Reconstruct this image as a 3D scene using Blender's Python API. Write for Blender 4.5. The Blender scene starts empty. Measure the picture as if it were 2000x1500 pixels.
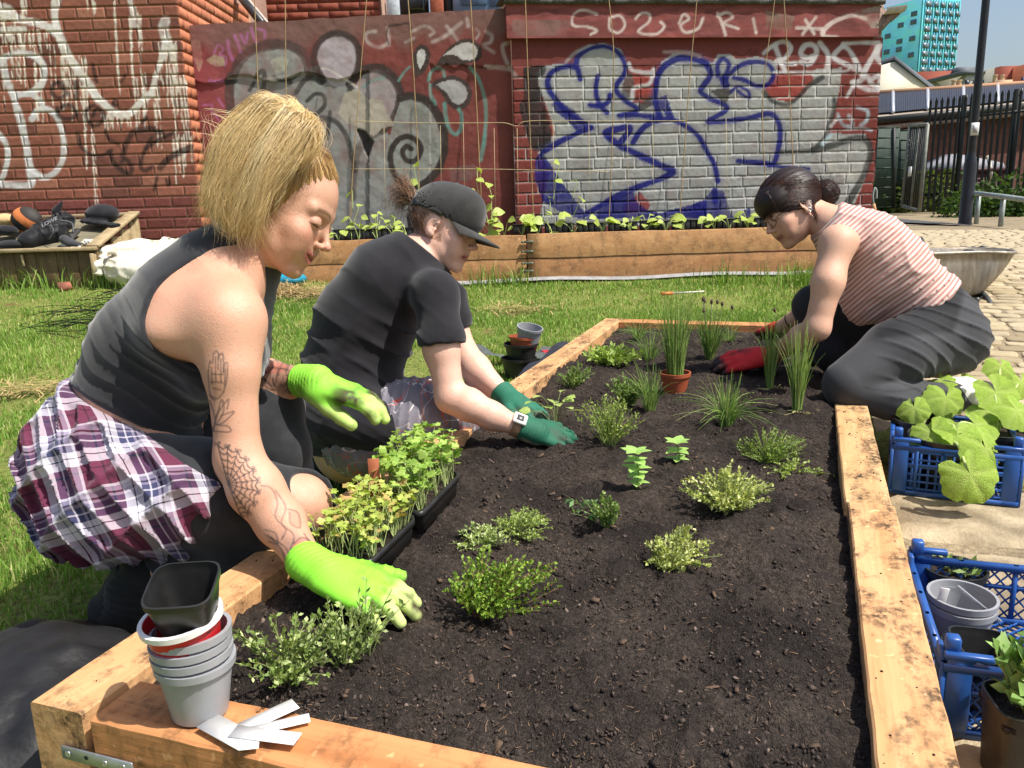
import bpy,bmesh,math,random
import numpy as np
from mathutils import Vector,Matrix
random.seed(7)
RNG = np.random.default_rng(11)
scene = bpy.context.scene
COL = scene.collection

# ------------------------------------------------------------------ camera
FPX,PITCH,ROLL,YAW,CAMH = 1617.57,.231850,-.0295849,-.3469318,.62
_cp,_sp = math.cos(PITCH),math.sin(PITCH)
FWD = np.array([math.sin(YAW)*_cp,math.cos(YAW)*_cp,-_sp])
_r0 = np.array([math.cos(YAW),-math.sin(YAW),0.]);_u0 = np.cross(_r0,FWD)
RT = math.cos(ROLL)*_r0 + math.sin(ROLL)*_u0
UP = -math.sin(ROLL)*_r0 + math.cos(ROLL)*_u0
CAM = np.array([0.,0.,CAMH])
cam_data = bpy.data.cameras.new('camera');cam = bpy.data.objects.new('camera',cam_data);COL.objects.link(cam)
_m = Matrix(((RT[0],UP[0],-FWD[0],0),(RT[1],UP[1],-FWD[1],0),(RT[2],UP[2],-FWD[2],CAMH),(0,0,0,1)))
cam.matrix_world = _m
cam_data.sensor_fit = 'HORIZONTAL';cam_data.sensor_width = 36.;cam_data.lens = 36.*FPX/2000.
cam_data.clip_start = .02;cam_data.clip_end = 4000
scene.camera = cam

# ------------------------------------------------------------------ sky, sun, exposure
SUN_EL,SUN_AZ = math.radians(58),math.radians(6)
SUN = np.array([math.cos(SUN_EL)*math.cos(SUN_AZ),-math.cos(SUN_EL)*math.sin(SUN_AZ),math.sin(SUN_EL)])
world = bpy.data.worlds.new('World');scene.world = world;world.use_nodes = True
_nt = world.node_tree;_nt.nodes.clear()
_o = _nt.nodes.new('ShaderNodeOutputWorld');_b = _nt.nodes.new('ShaderNodeBackground');_s = _nt.nodes.new('ShaderNodeTexSky')
_s.sky_type = 'NISHITA';_s.sun_disc = False;_s.sun_elevation = SUN_EL;_s.sun_rotation = math.pi/2 + SUN_AZ
_s.air_density = 1.0;_s.dust_density = 3.0;_s.ozone_density = 1.0
_b.inputs['Strength'].default_value = .12
_nt.links.new(_s.outputs[0],_b.inputs[0]);_nt.links.new(_b.outputs[0],_o.inputs[0])
sun_d = bpy.data.lights.new('sun','SUN');sun_d.energy = 4.7;sun_d.angle = math.radians(.5);sun_d.color = (1.,.955,.88)
sun = bpy.data.objects.new('sun',sun_d);COL.objects.link(sun)
sun.rotation_euler = Vector(SUN).to_track_quat('Z','Y').to_euler()
sun.location = (3,-2,8)
vs = scene.view_settings
vs.view_transform = 'Standard';vs.look = 'None';vs.exposure = .38;vs.gamma = 1;vs.use_curve_mapping = False
scene.cycles.use_denoising = True
scene.cycles.max_bounces = 6;scene.cycles.diffuse_bounces = 3;scene.cycles.glossy_bounces = 2
scene.cycles.transmission_bounces = 3;scene.cycles.transparent_max_bounces = 6
scene.cycles.caustics_reflective = False;scene.cycles.caustics_refractive = False

# ------------------------------------------------------------------ pixel -> place helpers (2000x1500 photo pixels)
def ray(x,y): return FWD + RT*((x-1000)/FPX) - UP*((y-750)/FPX)
def on_z(x,y,z): d = ray(x,y);return CAM + d*((z-CAMH)/d[2])
def on_plane(x,y,p0,n): d = ray(x,y);return CAM + d*(np.dot(np.asarray(p0)-CAM,n)/np.dot(d,n))
def at_d(x,y,d): return CAM + ray(x,y)*d
def to_px(P):
    q = np.asarray(P,float)-CAM;w = q@FWD
    return 1000+FPX*(q@RT)/w,750-FPX*(q@UP)/w
ZU = np.array([0.,0.,1.])
def nrm(v): v = np.asarray(v,float);return v/(np.linalg.norm(v)+1e-12)
def lin(r,g=None,b=None):
    if g is None: r,g,b = r
    f = lambda c: (c/255/12.92) if c/255 <= .04045 else ((c/255+.055)/1.055)**2.4
    return (f(r),f(g),f(b))
def sm(a,b,x): t = np.clip((x-a)/(b-a),0,1);return t*t*(3-2*t)

# ------------------------------------------------------------------ numpy noise
def _hash(i,j,k,s):
    h = (i*374761393 + j*668265263 + k*2147483647 + s*1274126177) & 0xffffffff
    h = ((h ^ (h >> 13))*1274126177) & 0xffffffff
    return ((h ^ (h >> 16)) & 0xffff)/65535.
def vnoise(p,scale=1.,seed=0):
    p = np.asarray(p,float)*scale
    i = np.floor(p).astype(np.int64);f = p-i;f = f*f*(3-2*f)
    x,y,z = i[...,0],i[...,1],i[...,2];r = 0
    for a in (0,1):
        for b in (0,1):
            for c in (0,1):
                w = (f[...,0] if a else 1-f[...,0])*(f[...,1] if b else 1-f[...,1])*(f[...,2] if c else 1-f[...,2])
                r = r + w*_hash(x+a,y+b,z+c,seed)
    return r*2-1
def fbm(p,scale=1.,oct=4,seed=0,gain=.5):
    r = 0;a = 1.
    for o in range(oct): r = r + a*vnoise(p,scale*2**o,seed+o*17);a *= gain
    return r

# ------------------------------------------------------------------ scene graph helpers
def tag(o,label=None,cat=None,group=None,kind=None):
    if label: o['label'] = label
    if cat: o['category'] = cat
    if group: o['group'] = group
    if kind: o['kind'] = kind
    return o
def empty(name,loc=(0,0,0),label=None,cat=None,group=None,parent=None,rz=0):
    o = bpy.data.objects.new(name,None);COL.objects.link(o)
    o.location = tuple(loc);o.rotation_euler = (0,0,rz);o.empty_display_size = .05
    if parent is not None: attach(o,parent)
    return tag(o,label,cat,group)
def attach(o,parent):
    o.parent = parent
    o.matrix_parent_inverse = wm(parent).inverted()
def wm(o):
    m = o.matrix_basis.copy()
    if o.parent is not None: return wm(o.parent) @ o.matrix_parent_inverse @ m
    return m
def mesh_data(name,v,f,smooth=False):
    me = bpy.data.meshes.new(name)
    v = np.asarray(v,np.float32).reshape(-1,3)
    if isinstance(f,np.ndarray) and f.ndim == 2:
        n = f.shape[1];flat = f.astype(np.int32).ravel();starts = np.arange(0,len(flat),n,dtype=np.int32);tot = np.full(len(f),n,np.int32)
    else:
        tot = np.array([len(q) for q in f],np.int32);flat = np.fromiter((i for q in f for i in q),np.int32,count=int(tot.sum()))
        starts = np.concatenate([[0],np.cumsum(tot)[:-1]]).astype(np.int32) if len(tot) else np.zeros(0,np.int32)
    me.vertices.add(len(v));me.vertices.foreach_set('co',v.ravel())
    me.loops.add(len(flat));me.loops.foreach_set('vertex_index',flat)
    me.polygons.add(len(tot));me.polygons.foreach_set('loop_start',starts);me.polygons.foreach_set('loop_total',tot)
    if smooth: me.polygons.foreach_set('use_smooth',np.ones(len(tot),bool))
    me.update(calc_edges=True);me.validate()
    return me
def add_col(me,col,name='Col'):
    col = np.asarray(col,np.float32)
    if col.shape[1] == 3: col = np.concatenate([col,np.ones((len(col),1),np.float32)],1)
    a = me.color_attributes.new(name,'FLOAT_COLOR','POINT');a.data.foreach_set('color',col.ravel())
def add_vec(me,vec,name='Q'):
    a = me.attributes.new(name,'FLOAT_VECTOR','POINT');a.data.foreach_set('vector',np.asarray(vec,np.float32).ravel())
def link(name,me,mat=None,parent=None,label=None,cat=None,group=None,kind=None,loc=None):
    o = bpy.data.objects.new(name,me);COL.objects.link(o)
    if mat is not None and len(me.materials) == 0:
        for m in (mat if isinstance(mat,(list,tuple)) else [mat]): me.materials.append(m)
    if loc is not None: o.location = tuple(loc)
    if parent is not None: attach(o,parent)
    return tag(o,label,cat,group,kind)

class MB:
    """collects shapes, then links them as ONE mesh object"""
    def __init__(s): s.v = [];s.f = [];s.mi = [];s.n = 0
    def add(s,v,f,mi=0):
        v = np.asarray(v,float).reshape(-1,3);s.v.append(v)
        for q in f: s.f.append(tuple(int(i)+s.n for i in q));s.mi.append(mi)
        s.n += len(v);return s
    def box(s,c,h,ax=None,mi=0,taper=1.,jit=0.):
        c = np.asarray(c,float);ax = np.eye(3) if ax is None else np.asarray(ax,float)
        P = []
        for z in (-1,1):
            t = taper if z > 0 else 1.
            for x,y in ((-1,-1),(1,-1),(1,1),(-1,1)): P.append(c+ax[0]*x*h[0]*t+ax[1]*y*h[1]*t+ax[2]*z*h[2])
        P = np.array(P)
        if jit: P = P+RNG.uniform(-jit,jit,P.shape)
        return s.add(P,[(3,2,1,0),(4,5,6,7),(0,1,5,4),(1,2,6,5),(2,3,7,6),(3,0,4,7)],mi)
    def bevbox(s,c,h,b,ax=None,mi=0):
        """box with chamfered edges"""
        c = np.asarray(c,float);ax = np.eye(3) if ax is None else np.asarray(ax,float);h = np.asarray(h,float)
        P = [];idx = {}
        for x in (-1,1):
            for y in (-1,1):
                for z in (-1,1):
                    for k in range(3):
                        q = np.array([x,y,z])*h
                        for j in range(3):
                            if j != k: q[j] -= (x,y,z)[j]*b
                        idx[(x,y,z,k)] = len(P);P.append(c+ax[0]*q[0]+ax[1]*q[1]+ax[2]*q[2])
        F = []
        for k in range(3):
            a,b_ = [j for j in range(3) if j != k]
            for sg in (-1,1):
                cs = []
                for u,v in ((-1,-1),(1,-1),(1,1),(-1,1)):
                    t = [0,0,0];t[k] = sg;t[a] = u;t[b_] = v;cs.append(idx[(*t,k)])
                F.append(cs)
        for k in range(3):
            a,b_ = [j for j in range(3) if j != k]
            for u in (-1,1):
                for v in (-1,1):
                    t0 = [0,0,0];t1 = [0,0,0];t0[k] = -1;t1[k] = 1
                    for t in (t0,t1): t[a] = u;t[b_] = v
                    F.append([idx[(*t0,a)],idx[(*t1,a)],idx[(*t1,b_)],idx[(*t0,b_)]])
        for x in (-1,1):
            for y in (-1,1):
                for z in (-1,1): F.append([idx[(x,y,z,k)] for k in range(3)])
        P = np.array(P);out = []
        for q in F:
            qq = P[list(q)];n = np.cross(qq[1]-qq[0],qq[2]-qq[0])
            out.append(q if np.dot(n,qq.mean(0)-c) > 0 else q[::-1])
        return s.add(P,out,mi)
    def tube(s,pts,r,n=8,cap=True,mi=0,flat=None):
        pts = np.asarray(pts,float);m = len(pts);r = np.broadcast_to(np.asarray(r,float),(m,))
        t = np.gradient(pts,axis=0);t /= np.linalg.norm(t,axis=1)[:,None]+1e-12
        u = np.cross(t[0],[0,0,1.]);
        if np.linalg.norm(u) < 1e-3: u = np.cross(t[0],[0,1.,0])
        u = nrm(u);V = []
        an = np.arange(n)*2*np.pi/n
        for i in range(m):
            u = nrm(u-t[i]*np.dot(u,t[i]));w = np.cross(t[i],u)
            k = 1. if flat is None else flat
            V.append(pts[i]+r[i]*(np.cos(an)[:,None]*u+k*np.sin(an)[:,None]*w))
        F = [(i*n+j,i*n+(j+1) % n,(i+1)*n+(j+1) % n,(i+1)*n+j) for i in range(m-1) for j in range(n)]
        if cap: F += [tuple(range(n-1,-1,-1)),tuple((m-1)*n+j for j in range(n))]
        return s.add(np.concatenate(V),F,mi)
    def lathe(s,prof,c=(0,0,0),n=24,ax=None,mi=0,close=False):
        """prof: list of (r, z)"""
        c = np.asarray(c,float);ax = np.eye(3) if ax is None else np.asarray(ax,float)
        an = np.arange(n)*2*np.pi/n;V = []
        for r,z in prof: V.append(c+r*(np.cos(an)[:,None]*ax[0]+np.sin(an)[:,None]*ax[1])+z*ax[2])
        F = [(i*n+j,i*n+(j+1) % n,(i+1)*n+(j+1) % n,(i+1)*n+j) for i in range(len(prof)-1) for j in range(n)]
        if close: F.append(tuple(range(n-1,-1,-1)))
        return s.add(np.concatenate(V),F,mi)
    def sheet(s,grid,mi=0):
        g = np.asarray(grid,float);a,b = g.shape[:2]
        F = [(i*b+j,i*b+j+1,(i+1)*b+j+1,(i+1)*b+j) for i in range(a-1) for j in range(b-1)]
        return s.add(g.reshape(-1,3),F,mi)
    def data(s,name,smooth=False):
        me = mesh_data(name,np.concatenate(s.v) if s.v else np.zeros((0,3)),s.f,smooth)
        if any(s.mi): me.polygons.foreach_set('material_index',np.array(s.mi,np.int32))
        return me
    def build(s,name,mat,parent=None,label=None,cat=None,group=None,kind=None,smooth=False):
        me = s.data(name,smooth)
        if smooth == 'auto':
            me.polygons.foreach_set('use_smooth',np.ones(len(me.polygons),bool));me.set_sharp_from_angle(angle=math.radians(35))
        return link(name,me,mat,parent,label,cat,group,kind)
def frame(fw,up=(0,0,1)):
    """rows: x=forward, y=left, z=up"""
    x = nrm(fw);y = nrm(np.cross(up,x));z = np.cross(x,y);return np.array([x,y,z])
def crom(pts,n=8):
    """Catmull-Rom through points"""
    P = np.asarray(pts,float)
    if len(P) < 3: return P
    Q = np.concatenate([[2*P[0]-P[1]],P,[2*P[-1]-P[-2]]]);out = []
    t = np.linspace(0,1,n,endpoint=False)[:,None]
    for i in range(1,len(Q)-2):
        a,b,c,d = Q[i-1],Q[i],Q[i+1],Q[i+2]
        out.append(.5*((2*b)+(c-a)*t+(2*a-5*b+4*c-d)*t*t+(3*b-a-3*c+d)*t**3))
    return np.concatenate(out+[P[-1:]])

# ------------------------------------------------------------------ materials
class NT:
    def __init__(s,name,disp=False):
        s.m = bpy.data.materials.new(name);s.m.use_nodes = True;s.t = s.m.node_tree;s.t.nodes.clear()
        s.out = s.t.nodes.new('ShaderNodeOutputMaterial');s.b = s.t.nodes.new('ShaderNodeBsdfPrincipled')
        s.t.links.new(s.b.outputs[0],s.out.inputs[0])
    def n(s,t,**k):
        o = s.t.nodes.new(t)
        for a,b in k.items(): setattr(o,a,b)
        return o
    def l(s,a,b): s.t.links.new(a,b)
    def set(s,inp,v):
        i = s.b.inputs[inp]
        if hasattr(v,'is_output') or isinstance(v,bpy.types.NodeSocket): s.l(v,i)
        else: i.default_value = (*v,1) if isinstance(v,tuple) and len(v) == 3 and i.type == 'RGBA' else v
    def coord(s,kind='Object',scale=(1,1,1),rot=(0,0,0)):
        if kind == 'World': c = s.n('ShaderNodeNewGeometry').outputs['Position']
        elif kind.startswith('@'): c = s.n('ShaderNodeAttribute',attribute_name=kind[1:]).outputs['Vector']
        else: c = s.n('ShaderNodeTexCoord').outputs[kind]
        m = s.n('ShaderNodeMapping');m.inputs['Scale'].default_value = scale;m.inputs['Rotation'].default_value = rot
        s.l(c,m.inputs['Vector']);return m.outputs[0]
    def noise(s,vec,scale,detail=4,rough=.55,dist=0.):
        o = s.n('ShaderNodeTexNoise');o.inputs['Scale'].default_value = scale;o.inputs['Detail'].default_value = detail
        o.inputs['Roughness'].default_value = rough;o.inputs['Distortion'].default_value = dist;s.l(vec,o.inputs['Vector']);return o.outputs['Fac']
    def vor(s,vec,scale,feature='F1',out='Distance'):
        o = s.n('ShaderNodeTexVoronoi',feature=feature);o.inputs['Scale'].default_value = scale;s.l(vec,o.inputs['Vector']);return o.outputs[out]
    def ramp(s,fac,stops):
        o = s.n('ShaderNodeValToRGB');e = o.color_ramp.elements
        while len(e) < len(stops): e.new(.5)
        for q,(p,c) in zip(e,stops): q.position = p;q.color = (*c,1) if len(c) == 3 else c
        s.l(fac,o.inputs[0]);return o.outputs[0]
    def gray(s,fac,a,b,lo=0.,hi=1.):
        o = s.n('ShaderNodeMapRange');o.inputs[1].default_value = a;o.inputs[2].default_value = b;o.inputs[3].default_value = lo;o.inputs[4].default_value = hi
        s.l(fac,o.inputs[0]);return o.outputs[0]
    def mix(s,fac,a,b,mode='MIX'):
        o = s.n('ShaderNodeMix',data_type='RGBA',blend_type=mode)
        for sock,v in ((o.inputs[0],fac),(o.inputs[6],a),(o.inputs[7],b)):
            if isinstance(v,bpy.types.NodeSocket): s.l(v,sock)
            elif isinstance(v,tuple): sock.default_value = (*v,1)
            else: sock.default_value = v
        return o.outputs[2]
    def math(s,op,a,b=None):
        o = s.n('ShaderNodeMath',operation=op)
        for i,v in enumerate((a,b)):
            if v is None: continue
            if isinstance(v,bpy.types.NodeSocket): s.l(v,o.inputs[i])
            else: o.inputs[i].default_value = v
        return o.outputs[0]
    def bump(s,h,strength=.3,dist=.01):
        o = s.n('ShaderNodeBump');o.inputs['Strength'].default_value = strength;o.inputs['Distance'].default_value = dist
        s.l(h,o.inputs['Height']);s.l(o.outputs[0],s.b.inputs['Normal']);return o
    def attr(s,name='Col'): return s.n('ShaderNodeAttribute',attribute_name=name).outputs['Color']
    def rnd(s): return s.n('ShaderNodeObjectInfo').outputs['Random']
def simple(name,c,rough=.6,var=.15,scale=30.,bump=.1,bdist=.003,metal=0.,coord='Object',spec=None,c2=None,trans=0.,sss=0.):
    t = NT(name);v = t.coord(coord);nz = t.noise(v,scale,5)
    d = tuple(x*(1-var*1.6) for x in c) if c2 is None else c2;e = tuple(min(1,x*(1+var)) for x in c)
    t.set('Base Color',t.ramp(nz,[(.3,d),(.7,e)]));t.set('Roughness',t.gray(nz,.3,.7,max(.02,rough-.08),min(1,rough+.08)));t.set('Metallic',metal)
    if spec is not None: t.set('Specular IOR Level',spec)
    if sss: t.set('Subsurface Weight',sss);t.set('Subsurface Radius',(.01,.004,.002));t.set('Subsurface Scale',1.)
    if bump: t.bump(t.noise(v,scale*4,3),bump,bdist)
    if trans: translucent(t,trans)
    return t.m
def translucent(t,k=.35,tint=(1.1,1.15,.5)):
    """thin leaf: part of the light passes through"""
    tr = t.n('ShaderNodeBsdfTranslucent');mx = t.n('ShaderNodeMixShader');mx.inputs[0].default_value = k
    src = t.b.inputs['Base Color']
    if src.is_linked:
        c = t.mix(1.,src.links[0].from_socket,tint,'MULTIPLY');t.l(c,tr.inputs[0])
    else: tr.inputs[0].default_value = tuple(src.default_value)
    t.l(t.b.outputs[0],mx.inputs[1]);t.l(tr.outputs[0],mx.inputs[2]);t.l(mx.outputs[0],t.out.inputs[0])

def wood(name,c1,c2,axis=1,dirt=.5,rough=.75,sc=1.):
    """sawn timber, grain along `axis` of world space"""
    t = NT(name);s3 = [28*sc]*3;s3[axis] = 1.6*sc
    v = t.coord('World',tuple(s3));v2 = t.coord('World')
    g = t.noise(v,1.,6,.6,.6);g2 = t.noise(t.coord('World',tuple(x*4 for x in s3)),1.,3)
    c = t.mix(t.gray(g,.3,.7),c1,c2);c = t.mix(t.gray(g2,.55,.75,0,.35),c,tuple(x*.45 for x in c1))
    pale = t.noise(v2,38,2);c = t.mix(t.gray(pale,.66,.72,0,.45),c,tuple(min(1,x*1.7+.05) for x in c2))
    big = t.noise(t.coord('World',(1.6,.8,1)),9.,5,.7);fine = t.noise(v2,70,4,.7)
    d = t.math('MULTIPLY',t.gray(big,.46,.62),t.gray(fine,.38,.54));c = t.mix(t.math('MULTIPLY',d,dirt),c,(.03,.022,.016))
    t.set('Base Color',c);t.set('Roughness',rough);t.set('Specular IOR Level',.25)
    t.bump(t.math('ADD',t.math('MULTIPLY',g,.7),t.math('MULTIPLY',g2,.5)),.55,.003);return t.m

# ================================================================== GROUND, PATH
F0 = np.array([math.sin(YAW),math.cos(YAW),0.]);R0 = np.array([math.cos(YAW),-math.sin(YAW),0.])
def gz(x,y):
    D = np.asarray(x)*F0[0]+np.asarray(y)*F0[1]
    return -.2+.11*sm(3.,6.2,D)+.115*sm(2.4,4.6,-np.asarray(x))*sm(3.2,5.8,D)
def on_ground(px,py,dz=0.):
    z = -.15
    for _ in range(25):
        p = on_z(px,py,z+dz);z = .5*z+.5*float(gz(p[0],p[1]))
    return on_z(px,py,z+dz)
def WP(px,py,D): return on_plane(px,py,F0*D,F0)

gx = np.unique(np.concatenate([np.linspace(-400,-12,14),np.linspace(-12,-6,14),np.linspace(-6,3,130),np.linspace(3,10,18),np.linspace(10,400,14)]))
gy = np.unique(np.concatenate([np.linspace(-60,-3,8),np.linspace(-3,9,160),np.linspace(9,30,16),np.linspace(30,900,18)]))
GX,GY = np.meshgrid(gx,gy,indexing='ij')
pp = np.stack([GX,GY,0*GX],-1)
GZ = gz(GX,GY)+np.where((abs(GX) < 8) & (GY < 12),.018*fbm(pp,1.7,3,3),0)-.012
g = np.stack([GX,GY,GZ],-1)
na,nb = GX.shape
idx = np.arange(na*nb).reshape(na,nb)
gf = np.stack([idx[:-1,:-1],idx[1:,:-1],idx[1:,1:],idx[:-1,1:]],-1).reshape(-1,4)
t = NT('lawn_ground');v = t.coord('World')
n1 = t.noise(v,2.2,5,.6);n2 = t.noise(v,55,4)
c = t.mix(t.gray(n1,.35,.65),lin(112,132,58),lin(136,142,78));c = t.mix(t.gray(n2,.4,.7),c,lin(92,84,52))
n3 = t.noise(v,3.7,5,.62);c = t.mix(t.gray(n3,.60,.70),c,lin(112,88,62))
t.set('Base Color',c);t.set('Roughness',.95);t.set('Specular IOR Level',.1);t.bump(n2,.8,.02)
link('ground',mesh_data('ground',g.reshape(-1,3),gf,True),t.m,label='grassy lawn ground stretching to the brick walls',kind='structure')

# lawn patches bare of grass, in world xy: (x, y, r)
BARE = [(*on_ground(x,y)[:2],r) for x,y,r in [(560,568,.34),(510,560,.25),(1010,607,.16),(960,600,.12),(60,760,.2),(20,770,.2),(1130,600,.09),(820,690,.1),(610,630,.12),(1060,585,.1),(1330,575,.08),(1400,600,.09),(700,610,.1)]]
PATH_X = .235
P_CORNER = WP(1700,440,7.35)
def on_path(x,y):
    xe = np.where(y < 4.4,PATH_X,PATH_X+(P_CORNER[0]-PATH_X)*np.clip((y-4.4)/(P_CORNER[1]-4.4),0,1.4))
    return x > xe+.02*np.sin(y*5)

# path sheet
ys = np.concatenate([np.linspace(-1.5,10,120),np.linspace(10.5,40,30)])
rows = []
for y in ys:
    xe = PATH_X if y < 4.4 else PATH_X+(P_CORNER[0]-PATH_X)*min((y-4.4)/(P_CORNER[1]-4.4),1.4)
    xr = 2.6 if y < 6 else 2.6+max(0,(y-6))*.12
    if y > 11.5: xe -= (y-11.5)*.3
    xs = np.linspace(xe,xr,40)
    rows.append(np.stack([xs,0*xs+y,gz(xs,0*xs+y)+.004+.004*fbm(np.stack([xs,0*xs+y,0*xs],-1),3,2,5)],-1))
b = MB().sheet(np.array(rows))
b.f = [q[::-1] for q in b.f]
t = NT('path_grit');v = t.coord('World');n1 = t.noise(v,90,4,.7);n2 = t.noise(v,3,4)
c = t.mix(t.gray(n1,.35,.65),lin(112,98,76),lin(164,148,118));c = t.mix(t.gray(n2,.5,.7,0,.6),c,lin(82,74,58))
t.set('Base Color',c);t.set('Roughness',.95);t.bump(n1,.6,.01)
path = b.build('cobbled_path',t.m,label='worn cobbled path running past the raised bed',kind='structure',smooth=True)
# setts
t = NT('sett_stone');v = t.coord('World');n1 = t.noise(v,14,5,.65);n2 = t.noise(v,160,3)
c = t.ramp(t.rnd(),[(0,lin(150,134,104)),(.35,lin(180,164,130)),(.7,lin(194,178,146)),(1,lin(166,152,124))])
c = t.mix(t.gray(n1,.4,.75,0,.55),c,lin(120,104,80));c = t.mix(t.gray(n2,.58,.7,0,.4),c,lin(90,80,66))
t.set('Base Color',c);t.set('Roughness',.85);t.bump(n2,.5,.004);SETT = t.m
def sett_mesh(k):
    r = np.random.default_rng(k);ring = []
    for x_,y_ in ((1,.0),(1,.62),(.86,.9),(.5,1),(-.1,1),(-.7,.98),(-.95,.8),(-1,.2),(-1,-.6),(-.85,-.95),(.1,-1),(.8,-.95)):
        ring.append(np.array([x_,y_])*.5*(.95+.07*r.random()))
    ring = np.array(ring);V = []
    for s,z in ((1.0,-.6),(.99,.45),(.95,.78),(.8,.93)): V.append(np.c_[ring*s,np.full(12,z)+r.uniform(-.06,.06,12)])
    V = np.concatenate(V+[np.array([[0,0,1.0]])])
    F = [(i*12+j,i*12+(j+1) % 12,(i+1)*12+(j+1) % 12,(i+1)*12+j) for i in range(3) for j in range(12)]+[(36+j,36+(j+1) % 12,48) for j in range(12)]
    return mesh_data('sett',V,F,True)
SM = [sett_mesh(k) for k in range(7)]
for m in SM: m.materials.append(SETT)
cells = []
y = 2.02;row = 0
while y < 12.2:
    dy = .098+.03*random.random();x = (PATH_X if y < 4.4 else PATH_X+(P_CORNER[0]-PATH_X)*min((y-4.4)/(P_CORNER[1]-4.4),1.4))+.03+random.random()*.05
    while x < 2.45+max(0,y-6)*.11:
        dx = .13+.07*random.random();cx,cy = x+dx/2,y+dy/2
        px,py = to_px((cx,cy,float(gz(cx,cy))))
        if -40 < px < 2040 and px > 1560: cells.append((px,cx,cy+random.uniform(-.008,.008),dx-.012,dy-.012,random.uniform(-.05,.05)))
        x += dx
    y += dy
SLABS = [((.20,1.955),(.62,2.40)),((.20,1.50),(.66,1.94)),((.20,1.05),(.60,1.485)),((.20,.55),(.6,1.035)),((.635,1.97),(.98,2.36))]
def in_slab(x,y): return any(a[0]-.06 < x < b_[0]+.05 and a[1]-.05 < y < b_[1]+.04 for a,b_ in SLABS)
cells = [c_ for c_ in cells if not in_slab(c_[1],c_[2])]
far = []
cells.sort(key=lambda c_: -c_[3]*c_[4]/(c_[1]**2+c_[2]**2)**1.2)
for k,(px,cx,cy,dx,dy,rz) in enumerate(cells):
    z = float(gz(cx,cy))
    if k < 300:
        o = link('sett',SM[k % 7]);o.location = (cx,cy,z+.001);o.scale = (dx,dy,.012+.006*random.random());o.rotation_euler = (random.uniform(-.03,.03),random.uniform(-.03,.03),rz);attach(o,path)
    else: far.append((cx,cy,z,dx,dy,rz))
b = MB()
for cx,cy,z,dx,dy,rz in far:
    co = np.empty(len(SM[0].vertices)*3);m = SM[random.randrange(7)];m.vertices.foreach_get('co',co);co = co.reshape(-1,3)*[dx,dy,.02]
    b.add(co+[cx,cy,z],[tuple(p.vertices) for p in m.polygons])
b.build('distant_setts',SETT,path,kind='stuff',smooth=True)
# flagstones under the crates
t = NT('flagstone');v = t.coord('World');n1 = t.noise(v,6,6,.68);n2 = t.noise(v,120,4);n3 = t.noise(v,3.1,4)
c = t.mix(t.gray(n1,.35,.65),lin(128,112,86),lin(188,172,142));c = t.mix(t.gray(n3,.52,.66,0,.7),c,lin(86,74,58))
t.set('Base Color',c);t.set('Roughness',.9);t.bump(t.math('ADD',n1,n2),.6,.006)
for (x0,y0),(x1,y1) in SLABS:
    z = -.2+.008+random.uniform(-.003,.003);r = np.random.default_rng(int(y0*100));nx,ny = 10,10
    u = np.linspace(0,1,nx);w = np.linspace(0,1,ny);g_ = []
    for i,a in enumerate(u):
        rr = []
        for j,c_ in enumerate(w):
            e = min(a,1-a,c_,1-c_);cor = max(0,.5-((a-.5)**2+(c_-.5)**2)**.5)
            xx = x0+(x1-x0)*(.5+(a-.5)*(1-.05*max(0,abs(c_-.5)-.35)*4));yy = y0+(y1-y0)*(.5+(c_-.5)*(1-.05*max(0,abs(a-.5)-.35)*4))
            rr.append((xx+r.uniform(-.004,.004),yy+r.uniform(-.004,.004),z+(.012 if e > 0 else -.012)+.004*float(vnoise(np.array([xx,yy,1.]),9,2))))
        g_.append(rr)
    bb = MB().sheet(np.array(g_));bb.f = [q[::-1] for q in bb.f];bb.build('flagstone',t.m,path,smooth=True)

# verge to the right of the path and the dark tarmac beyond
t = NT('verge_soil');v = t.coord('World');n1 = t.noise(v,9,5);c = t.mix(t.gray(n1,.4,.6),lin(70,66,40),lin(96,90,52));t.set('Base Color',c);t.set('Roughness',.95)
rows = []
for y in np.linspace(8.3,26,30):
    x0 = max(2.62+max(0,y-6)*.12,2.9 if y < 11 else 0);xs = np.linspace(x0-.1,x0+9,30);rows.append(np.stack([xs,0*xs+y,gz(xs,0*xs+y)+.02+.12*sm(0,2.5,xs-x0)+.03*fbm(np.stack([xs,0*xs+y,0*xs],-1),2,2,8)],-1))
VERGE = np.array(rows);bb = MB().sheet(VERGE);bb.f = [q[::-1] for q in bb.f]
bb.build('verge',t.m,label='dark grass verge beside the lamp post',kind='structure',smooth=True)
t = NT('tarmac');v = t.coord('World');n1 = t.noise(v,40,4);t.set('Base Color',t.mix(n1,(.045,.045,.048),(.09,.088,.086)));t.set('Roughness',.9)
a = on_ground(1700,436);b2 = on_ground(1860,440);bb = MB()
g_ = []
for s_ in np.linspace(0,1,8):
    p = a*(1-s_)+b2*s_;g_.append([(p[0]+F0[0]*k-.3*k*0,p[1]+F0[1]*k,float(gz(p[0],p[1]))+.03+.004*k) for k in np.linspace(-.35+.25*math.sin(s_*5),12,6)])
bb.sheet(np.array(g_));bb.f = [q for q in bb.f];bb.build('tarmac_lane',t.m,label='dark tarmac lane between the wall and the fence',kind='structure')

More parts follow.
